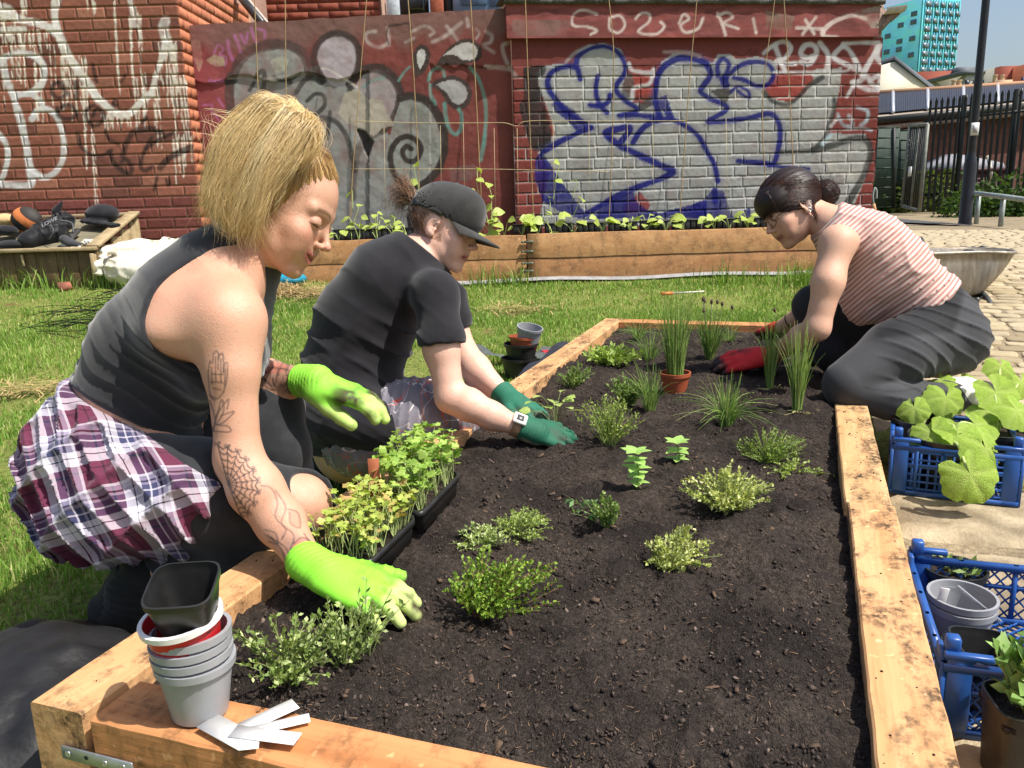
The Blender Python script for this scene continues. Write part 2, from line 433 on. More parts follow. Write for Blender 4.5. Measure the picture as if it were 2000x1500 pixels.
# grass blades ------------------------------------------------------
def blades(P,h,w,seed,lean=.5):
    r = np.random.default_rng(seed);n = len(P);an = r.uniform(0,2*np.pi,n);la = r.uniform(0,2*np.pi,n)
    h = h*r.uniform(.5,1.25,n);le = lean*r.random(n)**1.3*h
    sx = np.stack([np.cos(an),np.sin(an),0*an],1)*(w/2)[:,None];ld = np.stack([np.cos(la),np.sin(la),0*la],1)
    z = np.array([0,0,1.])
    m = P+ld*(le*.35)[:,None]+z*(h*.55)[:,None];tp = P+ld*le[:,None]+z*(h*np.sqrt(np.clip(1-(le/h)**2*.6,.2,1)))[:,None]
    V = np.stack([P-sx,P+sx,m+sx*.75,m-sx*.75,tp],1).reshape(-1,3)
    k = np.arange(n)*5
    F = np.concatenate([np.stack([k,k+1,k+2],1),np.stack([k,k+2,k+3],1),np.stack([k+3,k+2,k+4],1)])
    return V,F
def grass_col(P,r):
    m = fbm(np.c_[P[:,:2],0*P[:,0]],1.3,3,9)*.5+.5;n = len(P);u = r.random(n)
    a = np.array(lin(138,168,78));b_ = np.array(lin(110,148,60));d = np.array(lin(192,192,128))
    c = a*(1-m[:,None])+b_*m[:,None];k = (u > .85)[:,None];return np.where(k,d,c)*r.uniform(.75,1.25,n)[:,None]
r = np.random.default_rng(5)
pts = [];hh = [];ww = []
def area(n,x0,x1,y0,y1,h,w):
    q = np.c_[r.uniform(x0,x1,n),r.uniform(y0,y1,n)]
    keep = ~on_path(q[:,0],q[:,1])
    keep &= ~((q[:,0] > -.93) & (q[:,0] < .2) & (q[:,1] > .65) & (q[:,1] < 3.88))
    D = q@F0[:2];keep &= D < 6.62
    for bx,by,br in BARE:
        d = np.hypot(q[:,0]-bx,q[:,1]-by);keep &= (d > br*(.75+.5*r.random(n))) | (r.random(n) < .12)
    m = fbm(np.c_[q,0*q[:,0]],2.6,3,21);keep &= r.random(n) < .74+.6*m
    px,py = to_px(np.c_[q,np.full(n,-.15)]);keep &= (px > -420) & (px < 1750) & (py < 1600)
    q = q[keep];n = len(q)
    tuft = np.clip(vnoise(np.c_[q,0*q[:,0]],4.5,33),-.3,1)
    pts.append(np.c_[q,gz(q[:,0],q[:,1])-.012]);hh.append(h*(1+.6*tuft)*r.uniform(.8,1.2,n));ww.append(np.full(n,w)*r.uniform(.7,1.3,n))
area(100000,-2.6,-.92,.5,3.2,.033,.0036)
area(95000,-4.2,-.92,2.2,5.0,.031,.0046)
area(36000,-.95,.3,3.86,5.0,.031,.0046)
area(110000,-7.,.4,3.6,7.4,.029,.0062)
area(40000,-5.5,-2.6,1.2,3.8,.04,.006)
P = np.concatenate(pts);V,F = blades(P,np.concatenate(hh),np.concatenate(ww),3,.9)
cg = np.repeat(grass_col(P,r),5,0)
t = NT('grass_blade');t.set('Base Color',t.attr());t.set('Roughness',.6);t.set('Specular IOR Level',.25);translucent(t,.3);GRASS = t.m
me = mesh_data('lawn_grass',V,F);add_col(me,cg);link('lawn_grass',me,GRASS,label='short sunlit lawn grass around the raised bed',cat='grass',kind='stuff')
# long grass at the foot of the left planter and on the verge
q = []
for px,py,n,s in [(40,535,900,.22),(160,545,700,.25),(240,560,300,.15),(370,560,300,.2),(-20,560,700,.3),(90,560,500,.25),(1590,555,250,.12),(1560,552,150,.1),(1430,553,120,.12),(1010,555,80,.06),(960,556,80,.1)]:
    c0 = on_ground(px,py);a_ = r.normal(0,1,(n,2))*s;q.append(np.c_[c0[0]+a_[:,0]*R0[0]+a_[:,1]*.4*F0[0],c0[1]+a_[:,0]*R0[1]+a_[:,1]*.4*F0[1]])
q = np.concatenate(q);q = q[(q@F0[:2]) < 6.5];P = np.c_[q,gz(q[:,0],q[:,1])-.01];V,F = blades(P,np.full(len(P),.13)*r.uniform(.5,1.6,len(P)),np.full(len(P),.008),4,.9)
me = mesh_data('long_grass',V,F);add_col(me,np.repeat(grass_col(P,r)*.9,5,0));link('long_grass',me,GRASS,label='long uncut grass at the foot of the planters',cat='grass',kind='stuff')
k = r.integers(0,VERGE.shape[0]-1,16000),r.integers(0,VERGE.shape[1]-1,16000);u,w = r.random(16000),r.random(16000)
P = VERGE[k[0],k[1]]*((1-u)*(1-w))[:,None]+VERGE[k[0]+1,k[1]]*(u*(1-w))[:,None]+VERGE[k[0],k[1]+1]*((1-u)*w)[:,None]+VERGE[k[0]+1,k[1]+1]*(u*w)[:,None]
V,F = blades(P,np.full(len(P),.13),np.full(len(P),.014),6,1.)
me = mesh_data('verge_grass',V,F);add_col(me,np.repeat(grass_col(P,r)*.8,5,0));link('verge_grass',me,GRASS,label='rough grass growing on the verge behind the rail',cat='grass',kind='stuff')

# ================================================================== PAINT ON SURFACES
# paint is laid on the walls' own surface: each stroke is a path on the wall, given in photo pixels and carried onto the wall plane
def seg_dist(x,y,P):
    d = np.full(x.shape,1e9)
    for a,b_ in zip(P[:-1],P[1:]):
        ab = b_-a;L = ab@ab+1e-9;t_ = np.clip(((x-a[0])*ab[0]+(y-a[1])*ab[1])/L,0,1)
        d = np.minimum(d,(x-a[0]-t_*ab[0])**2+(y-a[1]-t_*ab[1])**2)
    return np.sqrt(d)
def in_poly(x,y,P):
    ins = np.zeros(x.shape,bool);n = len(P);j = n-1
    for i in range(n):
        xi,yi = P[i];xj,yj = P[j]
        c = ((yi > y) != (yj > y)) & (x < (xj-xi)*(y-yi)/((yj-yi) or 1e-9)+xi);ins ^= c;j = i
    return ins
Z = lambda ox,oy,s,pts: [(ox+a*s,oy+b_*s) for a,b_ in pts]
class Paint:
    def __init__(s): s.ops = []
    def line(s,pts,w,c,a=1.,soft=1.2,smooth=True,nz=0.):
        P = np.array(pts,float);P = crom(P,7) if smooth and len(P) > 2 else P;s.ops.append(('l',P,w/2,np.array(lin(*c)),a,soft,nz))
    def fill(s,pts,c,a=1.,smooth=True,nz=0.,soft=1.5):
        P = np.array(pts,float)
        if smooth: P = crom(np.concatenate([P,P[:1]]),6)[:-1]
        s.ops.append(('f',P,0,np.array(lin(*c)),a,soft,nz))
    def apply(s,P3,col):
        x,y = to_px(P3);col = np.array(col,float).copy();lo = np.array([x.min(),y.min()]);hi = np.array([x.max(),y.max()])
        for k,P,r,c,a,soft,nz in s.ops:
            m0,m1 = P.min(0)-r-4,P.max(0)+r+4
            if (m1 < lo).any() or (m0 > hi).any(): continue
            sel = np.where((x > m0[0]) & (x < m1[0]) & (y > m0[1]) & (y < m1[1]))[0]
            if not len(sel): continue
            if k == 'l': re = r*(1+.22*vnoise(P3[sel],7,3)+.12*vnoise(P3[sel],40,4));f = 1-sm(-soft*.5,soft*.5,seg_dist(x[sel],y[sel],P)-re)
            else: f = in_poly(x[sel],y[sel],P).astype(float)
            f = f*a
            if nz: f = f*np.clip(1-nz*(.5+1.2*fbm(P3[sel],14,3,5)),0,1)
            col[sel] = col[sel]*(1-f[:,None])+c*f[:,None]
        return col


# ================================================================== WALLS AND GRAFFITI
WALL_A,WALL_B0 = 7.05,7.0
# ---- left brick building ------------------------------------------------
LD = 6.84;BW,BH,MJ = .222,.0838,.010
corner = WP(366,190,LD)
lw = float(corner@R0)
def L3(w,z,o=0.): return F0*(LD-o)+R0*w+np.array([0,0,z])
pl = Paint();z3 = lambda p: Z(0,0,.2667,p);WH = (236,232,224)
pl.line(z3([(-60,60),(110,130),(240,160),(340,190),(410,240)]),17,WH,.95,3,nz=.25)
pl.line(z3([(-30,40),(60,60),(110,120)]),15,WH,.9,3,nz=.3);pl.fill(z3([(0,190),(190,190),(200,240),(0,240)]),WH,.8,False)
pl.line(z3([(420,-40),(400,100),(420,220),(460,330),(520,440),(640,610),(720,730)]),17,WH,.97,3,nz=.2)
pl.line(z3([(700,700),(790,790),(850,830),(950,830),(1030,750),(1100,690)]),15,WH,.95,4,nz=.3)
pl.line(z3([(1105,700),(1140,560),(1190,400),(1215,270)]),11,WH,.95,3,nz=.2);pl.line(z3([(1210,150),(1200,200),(1220,290),(1235,360)]),22,WH,.9,5,nz=.4)
pl.line(z3([(950,-20),(965,80),(985,190)]),9,WH,.9,3,nz=.3);pl.line(z3([(980,60),(1000,130)]),9,WH,.7,5,nz=.4)
G = (222,222,220)
for p,w in [([(5,440),(80,400),(190,390),(290,440),(325,530),(300,620),(220,680),(110,690)],13),([(20,430),(50,590),(100,720),(150,880),(190,1060),(215,1230),(225,1350),(110,1355),(-20,1350)],13),([(110,712),(210,690),(290,730),(315,790)],9),([(235,870),(270,815),(340,800),(410,850),(450,950),(468,1060),(455,1180),(400,1265),(320,1300),(250,1260),(215,1220)],11),([(-20,970),(40,1050),(58,1150),(30,1270),(0,1330)],11)]: pl.line(z3(p),w,G,.95,3,nz=.2)
rr = np.random.default_rng(2)
for x0,x1,y0,n,lo,hi in [(0,350,240,46,10,30),(0,110,95,16,15,40),(0,480,330,16,60,150),(420,640,420,16,60,160),(740,960,830,26,10,32),(930,1050,120,9,50,130),(820,860,0,3,120,200),(560,620,650,3,150,170),(1150,1290,330,14,60,140),(960,1080,560,8,40,110),(1100,1420,560,13,80,150),(630,700,0,8,8,30),(640,720,950,4,110,160),(1250,1400,1000,10,40,95),(200,260,480,4,80,160),(150,190,0,10,20,60)]:
    for _ in range(n):
        x = rr.uniform(x0,x1)*.2667;yy = y0*.2667+rr.uniform(-6,6);L = rr.uniform(lo,hi);pl.line([(x,yy),(x+L*.055,yy+L)],rr.choice([1.5,2.,2.6]),(232,222,206),.85,1.,False)
BK = (52,44,42)
for p,w in [([(490,690),(430,720),(385,680),(390,620),(440,605),(470,660),(500,690)],8),([(555,600),(565,660),(560,720)],9),([(420,790),(430,850),(490,870),(555,850),(540,790),(490,770),(440,790)],8),([(690,770),(640,800),(630,860),(680,920),(740,900),(755,840),(710,790),(680,850)],8),([(840,740),(830,765),(850,770)],9),([(560,970),(590,1070),(660,1130),(740,1140),(820,1100)],7),([(770,950),(790,1010),(870,1060)],6),([(800,1110),(850,1210),(930,1270),(965,1240),(930,1170),(890,1180)],9),([(900,1140),(930,1040),(990,960),(1110,945)],13),([(1110,1010),(1060,1100),(1030,1210),(1060,1250),(1110,1225)],8),([(1070,1090),(1150,1030),(1270,975)],8),([(1170,1230),(1250,1150),(1400,1080)],12),([(1140,960),(1180,970)],12),([(1130,1390),(1150,1300)],7),([(1040,900),(1070,860)],8),([(680,470),(690,540),(710,600)],6),([(890,600),(920,550)],5),([(1225,1320),(1235,1350)],11)]: pl.line(z3(p),w,BK,.85,4,nz=.1)

def brick_mat(name,rough=.85):
    t = NT(name);v = t.coord('World');n1 = t.noise(v,26,5,.65);n2 = t.noise(v,190,3)
    c = t.mix(t.gray(n1,.3,.75,0,.5),t.attr(),t.mix(1.,t.attr(),(.55,.5,.5),'MULTIPLY'));t.set('Base Color',c);t.set('Roughness',rough);t.set('Specular IOR Level',.2)
    t.bump(t.math('ADD',n1,t.math('MULTIPLY',n2,.5)),.7,.006);return t.m
BRICK = brick_mat('brick_face');MORT = brick_mat('mortar_face',.95)
def brick(w0,w1,z0,z1,fn,th,parent,base,painter,step=.0095,nrmv=-F0,uaxis=R0,wob=.0,seed=0,depth=.03,tint=1.):
    """one brick as its own mesh: gridded, slightly pillowed front face (so that paint can lie on it) and four sides"""
    nx = max(3,int((w1-w0)/step));nz = max(3,int((z1-z0)/step));r_ = np.random.default_rng(seed)
    W,ZZ = np.meshgrid(np.linspace(w0,w1,nx),np.linspace(z0,z1,nz),indexing='ij')
    e = np.minimum(np.minimum(W-w0,w1-W),np.minimum(ZZ-z0,z1-ZZ));tl = r_.uniform(-1,1,2)*wob
    O = th*(1-.35*(1-sm(0,.008,e)))+tl[0]*(W-(w0+w1)/2)/(w1-w0)+tl[1]*(ZZ-(z0+z1)/2)/(z1-z0)
    P = fn(W,ZZ,O+.0014*vnoise(np.stack([W,ZZ,0*W],-1),60,seed % 50))
    col = np.tile(base,(nx*nz,1))
    front = P.reshape(-1,3)
    if painter: col = painter.apply(front,col)*tint
    id_ = np.arange(nx*nz).reshape(nx,nz)
    F = [tuple(q) for q in np.stack([id_[:-1,:-1],id_[1:,:-1],id_[1:,1:],id_[:-1,1:]],-1).reshape(-1,4)]
    ring = np.concatenate([id_[:,0],id_[-1,1:],id_[-2::-1,-1],id_[0,-2:0:-1]])
    back = front[ring]-nrmv*(th+depth);n0 = len(front);m = len(ring)
    F += [(ring[i],n0+i,n0+(i+1) % m,ring[(i+1) % m]) for i in range(m)]
    me = mesh_data('brick',np.concatenate([front,back]),F,False);add_col(me,np.concatenate([col,col[ring]]))
    return link('brick',me,BRICK,parent)

def grid_sheet(fn,w0,w1,z0,z1,step,o,base,painter,name,mat,parent,rough=0.,seed=0,basefn=None,pale=0.):
    nx = int((w1-w0)/step)+2;nz = int((z1-z0)/step)+2
    W,ZZ = np.meshgrid(np.linspace(w0,w1,nx),np.linspace(z0,z1,nz),indexing='ij')
    O = o+rough*fbm(np.stack([W,ZZ,0*W],-1),9,4,seed)
    P = fn(W,ZZ,O).reshape(-1,3);col = np.tile(base,(len(P),1)) if basefn is None else basefn(P)
    if painter: col = painter.apply(P,col)
    if pale: k_ = np.clip(pale*(.6+.9*fbm(P,5,3,2)),0,1)[:,None]*np.clip(col[:,:1]*3,.1,1);col = col*(1-k_)+np.array(lin(216,214,210))*k_
    id_ = np.arange(nx*nz).reshape(nx,nz);F = np.stack([id_[:-1,:-1],id_[1:,:-1],id_[1:,1:],id_[:-1,1:]],-1).reshape(-1,4)
    me = mesh_data(name,P,F,True);add_col(me,col);return link(name,me,mat,parent)

lb = empty('brick_building',L3(lw-1.2,gz(*L3(lw,0)[:2])),'tall red brick building corner with dripping white graffiti letters','building')
def Lf(W,ZZ,O): return F0*LD+(-F0)*np.asarray(O)[...,None]+R0*np.asarray(W)[...,None]+np.array([0,0,1.])*np.asarray(ZZ)[...,None]
zb = -.12;ztop = float(WP(200,-70,LD)[2]);w0 = float(WP(-60,300,LD)@R0)
bb = MB()   # core volume behind the face
def mbox(bb,A,ux,hx,uy,hy,z0_,z1_): c_ = np.asarray(A,float);bb.box((c_[0],c_[1],(z0_+z1_)/2),(hx,hy,(z1_-z0_)/2),np.array([ux,uy,[0,0,1]]))
mbox(bb,L3(lw-3.02-.02,0)+F0*1.52,R0,3.0,F0,1.48,-.3,ztop+.6)
core = link('wall_core',bb.data('wall_core'),None,lb);m_ = simple('mortar_core',lin(150,120,104),.95);core.data.materials.append(m_)
grid_sheet(Lf,w0,lw-.006,zb,ztop,.0095,-.008,np.array(lin(176,140,120)),pl,'mortar_bed',MORT,lb,.0)
k = 0;row = 0;zz = zb
while zz < ztop:
    off = 0 if row % 2 == 0 else -BW/2
    hdr = (row % 6 == 3)
    pitch = BW/2 if hdr and row < 4 else BW
    x1 = lw+off*0
    edges = [lw];first = BW/2 if row % 2 else BW
    edges.append(lw-first)
    while edges[-1] > w0: edges.append(edges[-1]-pitch)
    for a,b_ in zip(edges[1:],edges[:-1]):
        rb = np.random.default_rng(k+7);tone = rb.choice(4,p=[.5,.25,.15,.1])
        base = np.array(lin(*[(152,98,80),(140,88,72),(162,110,90),(120,78,66)][tone]))*rb.uniform(.82,1.12)
        if zz < .62: base = np.array(lin(132,78,70))*rb.uniform(.7,1.1)
        brick(a+MJ*.5,b_-(MJ*.5 if b_ != lw else 0),zz+MJ*.5,zz+BH-MJ*.5,Lf,.0,lb,base,pl,wob=.002,seed=k);k += 1
    zz += BH;row += 1
# return (right-hand) face of the same building, sunlight put into lighter brick and mortar tones
def Rf(W,ZZ,O): return F0*LD+R0*(lw)+F0*np.asarray(W)[...,None]+R0*(np.asarray(O)[...,None])+np.array([0,0,1.])*np.asarray(ZZ)[...,None]
zz = zb;row = 0;zwall = float(WP(400,47,WALL_A)[2])
while zz < ztop:
    L = .225 if zz < zwall-.1 else 1.9
    e = [0.0] + ([BW/2] if row % 2 == 0 else []);e = [0.,BW/2-.0] if row % 2 == 0 else [0.,BW]
    while e[-1] < L: e.append(e[-1]+BW)
    for a,b_ in zip(e[:-1],e[1:]):
        b_ = min(b_,L+.01)
        if b_-a < .04: continue
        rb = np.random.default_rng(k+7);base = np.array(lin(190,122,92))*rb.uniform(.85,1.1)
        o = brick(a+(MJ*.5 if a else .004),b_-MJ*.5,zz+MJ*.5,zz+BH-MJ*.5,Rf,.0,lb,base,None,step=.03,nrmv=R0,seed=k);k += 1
    zz += BH;row += 1
bb = MB();bb.sheet(Rf(*np.meshgrid(np.linspace(.003,2.,3),np.linspace(zb,ztop,3),indexing='ij'),np.full((3,3),-.008)));o = bb.build('mortar_bed',MORT,lb);add_col(o.data,np.tile(lin(206,160,128),(9,1)))

# ---- rendered wall -------------------------------------------------------
pa = Paint();q4 = lambda p: Z(330,0,.2667,p);q5 = lambda p: Z(680,0,.2667,p)
GREY = (152,150,150);DK = (58,48,45)
pa.fill(q4([(470,640),(480,520),(560,420),(700,360),(880,350),(980,410),(1020,500),(1090,480),(1100,560),(1380,640),(1500,700),(1620,1000),(1800,1000),(1900,1250),(1850,1700),(1000,1700),(560,1500),(500,1000)]),(140,142,138),.95,nz=.25)
pa.fill(q4([(1080,420),(1110,320),(1220,260),(1340,300),(1380,420),(1340,560),(1240,640),(1130,560)]),(172,162,166),.95,nz=.2)
pa.line(q4([(470,560),(520,440),(620,360),(760,325),(880,330),(980,390),(1020,470),(1030,540)]),20,(78,60,57),.95,3,nz=.2)
pa.line(q4([(450,560),(445,700),(460,860),(500,1000),(540,1150)]),19,(74,62,58),.9,4,nz=.2)
pa.line(q4([(1130,590),(1070,470),(1070,370),(1130,280),(1240,245),(1350,290),(1395,400),(1375,530),(1320,620)]),15,DK,.92,3,nz=.15)
pa.fill(q5([(60,620),(110,540),(220,510),(310,570),(370,680),(350,800),(290,900),(180,960),(60,900)]),(156,146,146),.95,nz=.2)
pa.line(q5([(40,580),(100,515),(215,500),(320,560),(380,670),(372,790),(320,890),(250,955)]),17,DK,.95,3,nz=.12)
pa.fill(q5([(390,720),(470,705),(580,760),(660,860),(695,980),(690,1120),(640,1260),(560,1340),(420,1360),(310,1280),(290,1100),(330,900)]),(138,140,134),.97,nz=.15)
pa.fill(q5([(440,760),(520,780),(600,900),(650,1080),(600,1120),(520,980)]),(106,108,100),.55)
pa.line(q5([(385,715),(460,700),(570,735),(650,830),(700,960),(705,1100),(665,1230),(590,1320)]),16,(52,42,38),.97,2.5)
pa.line(q5([(590,1320),(480,1370),(370,1320),(315,1210),(315,1110),(365,1025),(440,1000),(510,1040),(530,1110),(490,1175),(430,1175),(398,1115),(425,1070),(460,1090)]),12,(52,42,38),.97,2.5)
pa.line(q5([(300,880),(240,960),(130,1020),(60,1140),(40,1300),(30,1450)]),15,(86,74,68),.8,5,nz=.3)
for o_,i_,c_ in [([(490,570),(470,430),(500,350),(545,325),(595,370),(595,450),(545,540)],[(525,510),(500,430),(515,375),(545,362),(568,400),(555,460)],(196,192,188)),([(640,480),(700,390),(800,300),(890,285),(970,340),(975,420),(920,455),(800,470),(720,480)],[(690,410),(800,330),(890,312),(945,360),(930,430),(840,440),(800,410),(740,400)],(190,184,180)),([(590,625),(670,575),(780,555),(880,610),(905,700),(865,785),(790,800),(720,750),(670,670)],[(645,620),(700,595),(790,590),(860,640),(870,710),(830,760),(770,750),(720,680)],(168,164,162))]:
    pa.fill(q5(o_),(64,52,48),.97);pa.fill(q5(i_),c_,1,nz=.15)
TE = (96,150,140)
for p,w,a_ in [([(370,590),(410,530),(450,490)],5,.8),([(590,590),(600,540),(640,500),(690,510),(705,560)],6,.8),([(600,620),(605,690),(640,760)],6,.7),([(705,760),(715,850),(740,940),(785,985),(825,940),(830,840),(810,800)],7,.8),([(890,490),(950,570),(995,700),(1010,850),(995,1040),(970,1170)],7,.75),([(110,640),(180,590),(260,570)],6,.6)]: pa.line(q5(p),w,TE,a_,3,nz=.2)
WS = (196,180,174)
for p,w in [([(200,230),(140,240),(130,290),(180,335),(240,345),(285,320)],7),([(285,200),(300,270),(300,330)],5),([(420,310),(480,280)],6),([(620,305),(700,270),(790,200),(830,165)],7),([(720,190),(760,240),(800,290)],6),([(870,140),(880,190)],8),([(940,210),(960,240),(940,280)],5),([(1010,230),(1050,260),(1040,310),(990,330),(1070,385)],7),([(1170,310),(1130,340),(1150,430),(1190,500),(1240,560)],8),([(1010,490),(1120,495),(1200,510)],9),([(470,230),(560,190),(630,230),(600,260)],6),([(1430,260),(1490,230)],6)]: pa.line(q5(p),w,WS,.6,5,nz=.4)
PU = (172,104,150)
for p,w in [([(340,480),(330,400),(360,330),(400,360),(370,400),(420,420),(410,480)],4),([(430,300),(440,370),(465,440)],7),([(480,260),(510,330),(525,380)],6),([(525,250),(560,320),(575,240)],5),([(600,200),(620,260),(640,310)],6),([(650,210),(700,230),(700,280)],5),([(250,770),(310,770),(310,820),(340,840),(365,885)],4),([(360,720),(400,780)],4),([(300,590),(340,600),(400,590)],7),([(405,945),(420,950)],8)]: pa.line(q4(p),w,PU,.8,3,nz=.25)
rr = np.random.default_rng(5)
for p,w in [([(430,600),(480,590)],15),([(590,660),(620,610),(640,560)],7),([(650,540),(690,520),(700,580),(690,650)],8),([(770,560),(820,590),(900,580),(960,540)],6),([(880,590),(885,600)],12),([(930,680),(990,590),(1060,570),(1120,610)],10),([(1010,740),(1070,690),(1130,700),(1140,770),(1080,840)],8),([(1330,620),(1330,690)],12),([(1120,860),(1220,890),(1290,980),(1330,1100),(1360,1250)],10),([(1180,820),(1160,1010)],8)]: pa.line(q4(p),w,(50,44,42),.85,3,nz=.2)
# bare plaster and cement patches
pa.fill(q4([(1290,680),(1380,650),(1450,720),(1560,730),(1600,830),(1650,920),(1560,940),(1500,1000),(1420,940),(1300,900),(1240,830),(1260,760)]),(170,160,144),.96,False,nz=.12)
pa.fill(q4([(1370,940),(1440,960),(1470,1010),(1500,1040),(1460,1160),(1430,1100),(1390,1000)]),(48,42,40),.9,False)
pa.fill(q4([(270,440),(330,400),(400,420),(410,480),(360,490),(320,480)]),(176,156,130),.85,False,nz=.4)
pa.fill(q4([(160,290),(230,290),(250,450),(220,530),(180,420)]),(176,140,124),.75,False,nz=.5)
pa.fill(q4([(740,440),(830,410),(880,440),(850,520),(790,540),(760,500)]),(170,166,150),.9,False,nz=.3)
pa.line(q4([(1120,500),(1180,515),(1240,550),(1290,580),(1380,640)]),4,(214,206,196),.8,2,nz=.4)
pa.line(q4([(430,575),(560,575),(660,590),(760,570),(1000,540)]),4,(184,172,164),.6,3,nz=.6)
pa.fill(q5([(740,1230),(920,1200),(960,1270),(880,1330),(750,1330)]),(110,92,88),.7,False,nz=.3)
pa.line(q4([(280,1110),(400,1050),(500,980),(600,900)]),4,(94,48,44),.7,2);pa.line(q5([(300,190),(380,180),(440,170),(460,215)]),5,(60,44,42),.8,2);pa.line(q5([(290,200),(280,260),(300,330)]),3,(70,46,42),.7,2,nz=.4)
pa.line(q5([(650,480),(760,470),(870,480),(1010,500)]),4,(60,36,32),.8,1.5,nz=.3)
def Af(W,ZZ,O): return F0*WALL_A+(-F0)*np.asarray(O)[...,None]+R0*np.asarray(W)[...,None]+np.array([0,0,1.])*np.asarray(ZZ)[...,None]
RED = np.array(lin(122,62,55))
def baseA(P):
    x,y = to_px(P);c = np.tile(RED,(len(P),1));n1 = fbm(P,2.2,4,3)[:,None];n2 = fbm(P,9,4,13)[:,None]
    pur = np.clip(1-(x-380)/160,0,1)[:,None];c = c*(1-pur*.6)+np.array(lin(140,66,76))*pur*.6
    c = c*(1+.22*n1+.12*n2)
    top = (1-sm(25,75,y-(50-.052*(x-370))+18*n2[:,0]))[:,None];c = c*(1-.7*top)+np.array(lin(124,96,88))*.7*top
    bot = (sm(330,420,y+60*n1[:,0])*(1-sm(860,900,x)))[:,None];c = c*(1-.75*bot)+np.array(lin(128,120,114))*.75*bot
    return np.clip(c,.004,1)
rw = empty('rendered_wall',F0*WALL_A+R0*float(WP(690,300,WALL_A)@R0)+np.array([0,0,-.1]),'flaking red rendered wall with grey bubble graffiti behind the planter','wall')
wa0 = float(WP(372,300,WALL_A)@R0);wa1 = float(WP(1003,300,WALL_A)@R0)
nx,nz = 330,250;W,T = np.meshgrid(np.linspace(wa0-.12,wa1,nx),np.linspace(0,1,nz),indexing='ij')
zt0 = float(WP(370,50,WALL_A)[2]);zt1 = float(WP(985,17,WALL_A)[2])
ZT = zt0+(zt1-zt0)*(W-wa0)/(wa1-wa0)+.006*vnoise(np.stack([W,0*W,0*W],-1),12,4)
ZZ = -.15+(ZT+.15)*T
pxx,pyy = to_px(Af(W,ZZ,0*W).reshape(-1,3));pxx = pxx.reshape(W.shape);pyy = pyy.reshape(W.shape)
O = .005*fbm(np.stack([W,ZZ,0*W],-1),3,4,6)+.0012*fbm(np.stack([W,ZZ,0*W],-1),25,3,7)
line_y = 150-.03*(pxx-600)+8*np.sin(pxx*.05)
O += np.where((pxx < 720) & (pyy > line_y),-.018,0)+np.where((pxx > 840) & (pyy > 130+4*np.sin(pxx*.2)),-.012,0)   # upper coat of render stands proud
O -= .02*in_poly(pxx,pyy,q4([(1370,940),(1440,960),(1470,1010),(1500,1040),(1460,1160),(1430,1100),(1390,1000)]))
P = Af(W,ZZ,O).reshape(-1,3);col = pa.apply(P,baseA(P))
id_ = np.arange(nx*nz).reshape(nx,nz);F = np.stack([id_[:-1,:-1],id_[1:,:-1],id_[1:,1:],id_[:-1,1:]],-1).reshape(-1,4)
t = NT('painted_render');v = t.coord('World');n1 = t.noise(v,30,6,.7);n2 = t.noise(v,110,4)
c = t.mix(t.gray(n1,.56,.72,0,.45),t.attr(),t.mix(1.,t.attr(),(.5,.46,.46),'MULTIPLY'));c = t.mix(t.gray(n2,.64,.74,0,.35),c,(.45,.4,.38))
t.set('Base Color',c);t.set('Roughness',.72);t.set('Specular IOR Level',.3);t.bump(t.math('ADD',t.math('MULTIPLY',n1,.6),t.math('MULTIPLY',n2,.6)),.4,.004);RENDER = t.m
me = mesh_data('render_coat',P,F,True);add_col(me,col);link('render_coat',me,RENDER,rw)
bb = MB();top = np.stack([P.reshape(nx,nz,3)[:,-1],P.reshape(nx,nz,3)[:,-1]+F0*.22+np.array([0,0,.004])],1);bb.sheet(top)
bb.add(np.array([top[0,0],top[0,1],top[0,1]-[0,0,2.2],top[0,0]-[0,0,2.2]]),[(0,1,2,3)]);bb.sheet(np.stack([top[:,1],top[:,1]-[0,0,2.2]],1))
bb.build('wall_cap',simple('cement_cap',lin(150,124,112),.9,.25,18,.4,.008),rw)

# ---- painted brick wall (right) --------------------------------------------
th = math.radians(8.0);UB = R0*math.cos(th)+F0*math.sin(th);NB = np.array([UB[1],-UB[0],0]);B0 = WP(1003,250,WALL_B0)*[1,1,0]
def WB(px,py,o=0.): return on_plane(px,py,B0+NB*o,NB)
def Bf(W,ZZ,O): return B0+NB*np.asarray(O)[...,None]+UB*np.asarray(W)[...,None]+np.array([0,0,1.])*np.asarray(ZZ)[...,None]
def wB(px,py): return float((WB(px,py)-B0)@UB)
zA = lambda p: Z(980,60,.2667,p);zB = lambda p: Z(1340,60,.2667,p)
pb = Paint();SIL = (158,162,158);NV = (24,28,108);BL = (44,44,44)
pb.fill([(1045,145),(1058,130),(1090,124),(1120,126),(1128,100),(1150,88),(1180,84),(1212,96),(1228,130),(1222,158),(1236,200),(1270,205),(1284,150),(1292,120),(1315,104),(1350,100),(1380,118),(1392,122),(1402,106),(1425,106),(1440,116),(1480,110),(1515,120),(1520,150),(1508,165),(1500,190),(1520,195),(1545,200),(1580,160),(1590,136),(1645,132),(1640,175),(1618,260),(1690,262),(1702,290),(1690,350),(1660,420),(1640,440),(1050,440),(1075,330),(1050,300),(1085,262),(1075,230),(1060,190)],SIL,.96,False,nz=.12)
pb.fill(zA([(1010,1180),(1080,1260),(1060,1320),(950,1340),(880,1300)]),(140,60,54),.9)
pb.fill(zA([(925,270),(1130,280),(1130,430),(1060,470),(940,480),(880,420)]),(146,66,58),.95,False);pb.fill(zB([(640,310),(920,330),(880,440),(800,500),(640,490),(580,420)]),(150,70,62),.95)
pb.fill(zA([(160,270),(310,255),(310,325),(265,350),(300,500),(362,740),(340,850),(220,860),(130,560),(160,500)]),BL,.95,nz=.1)
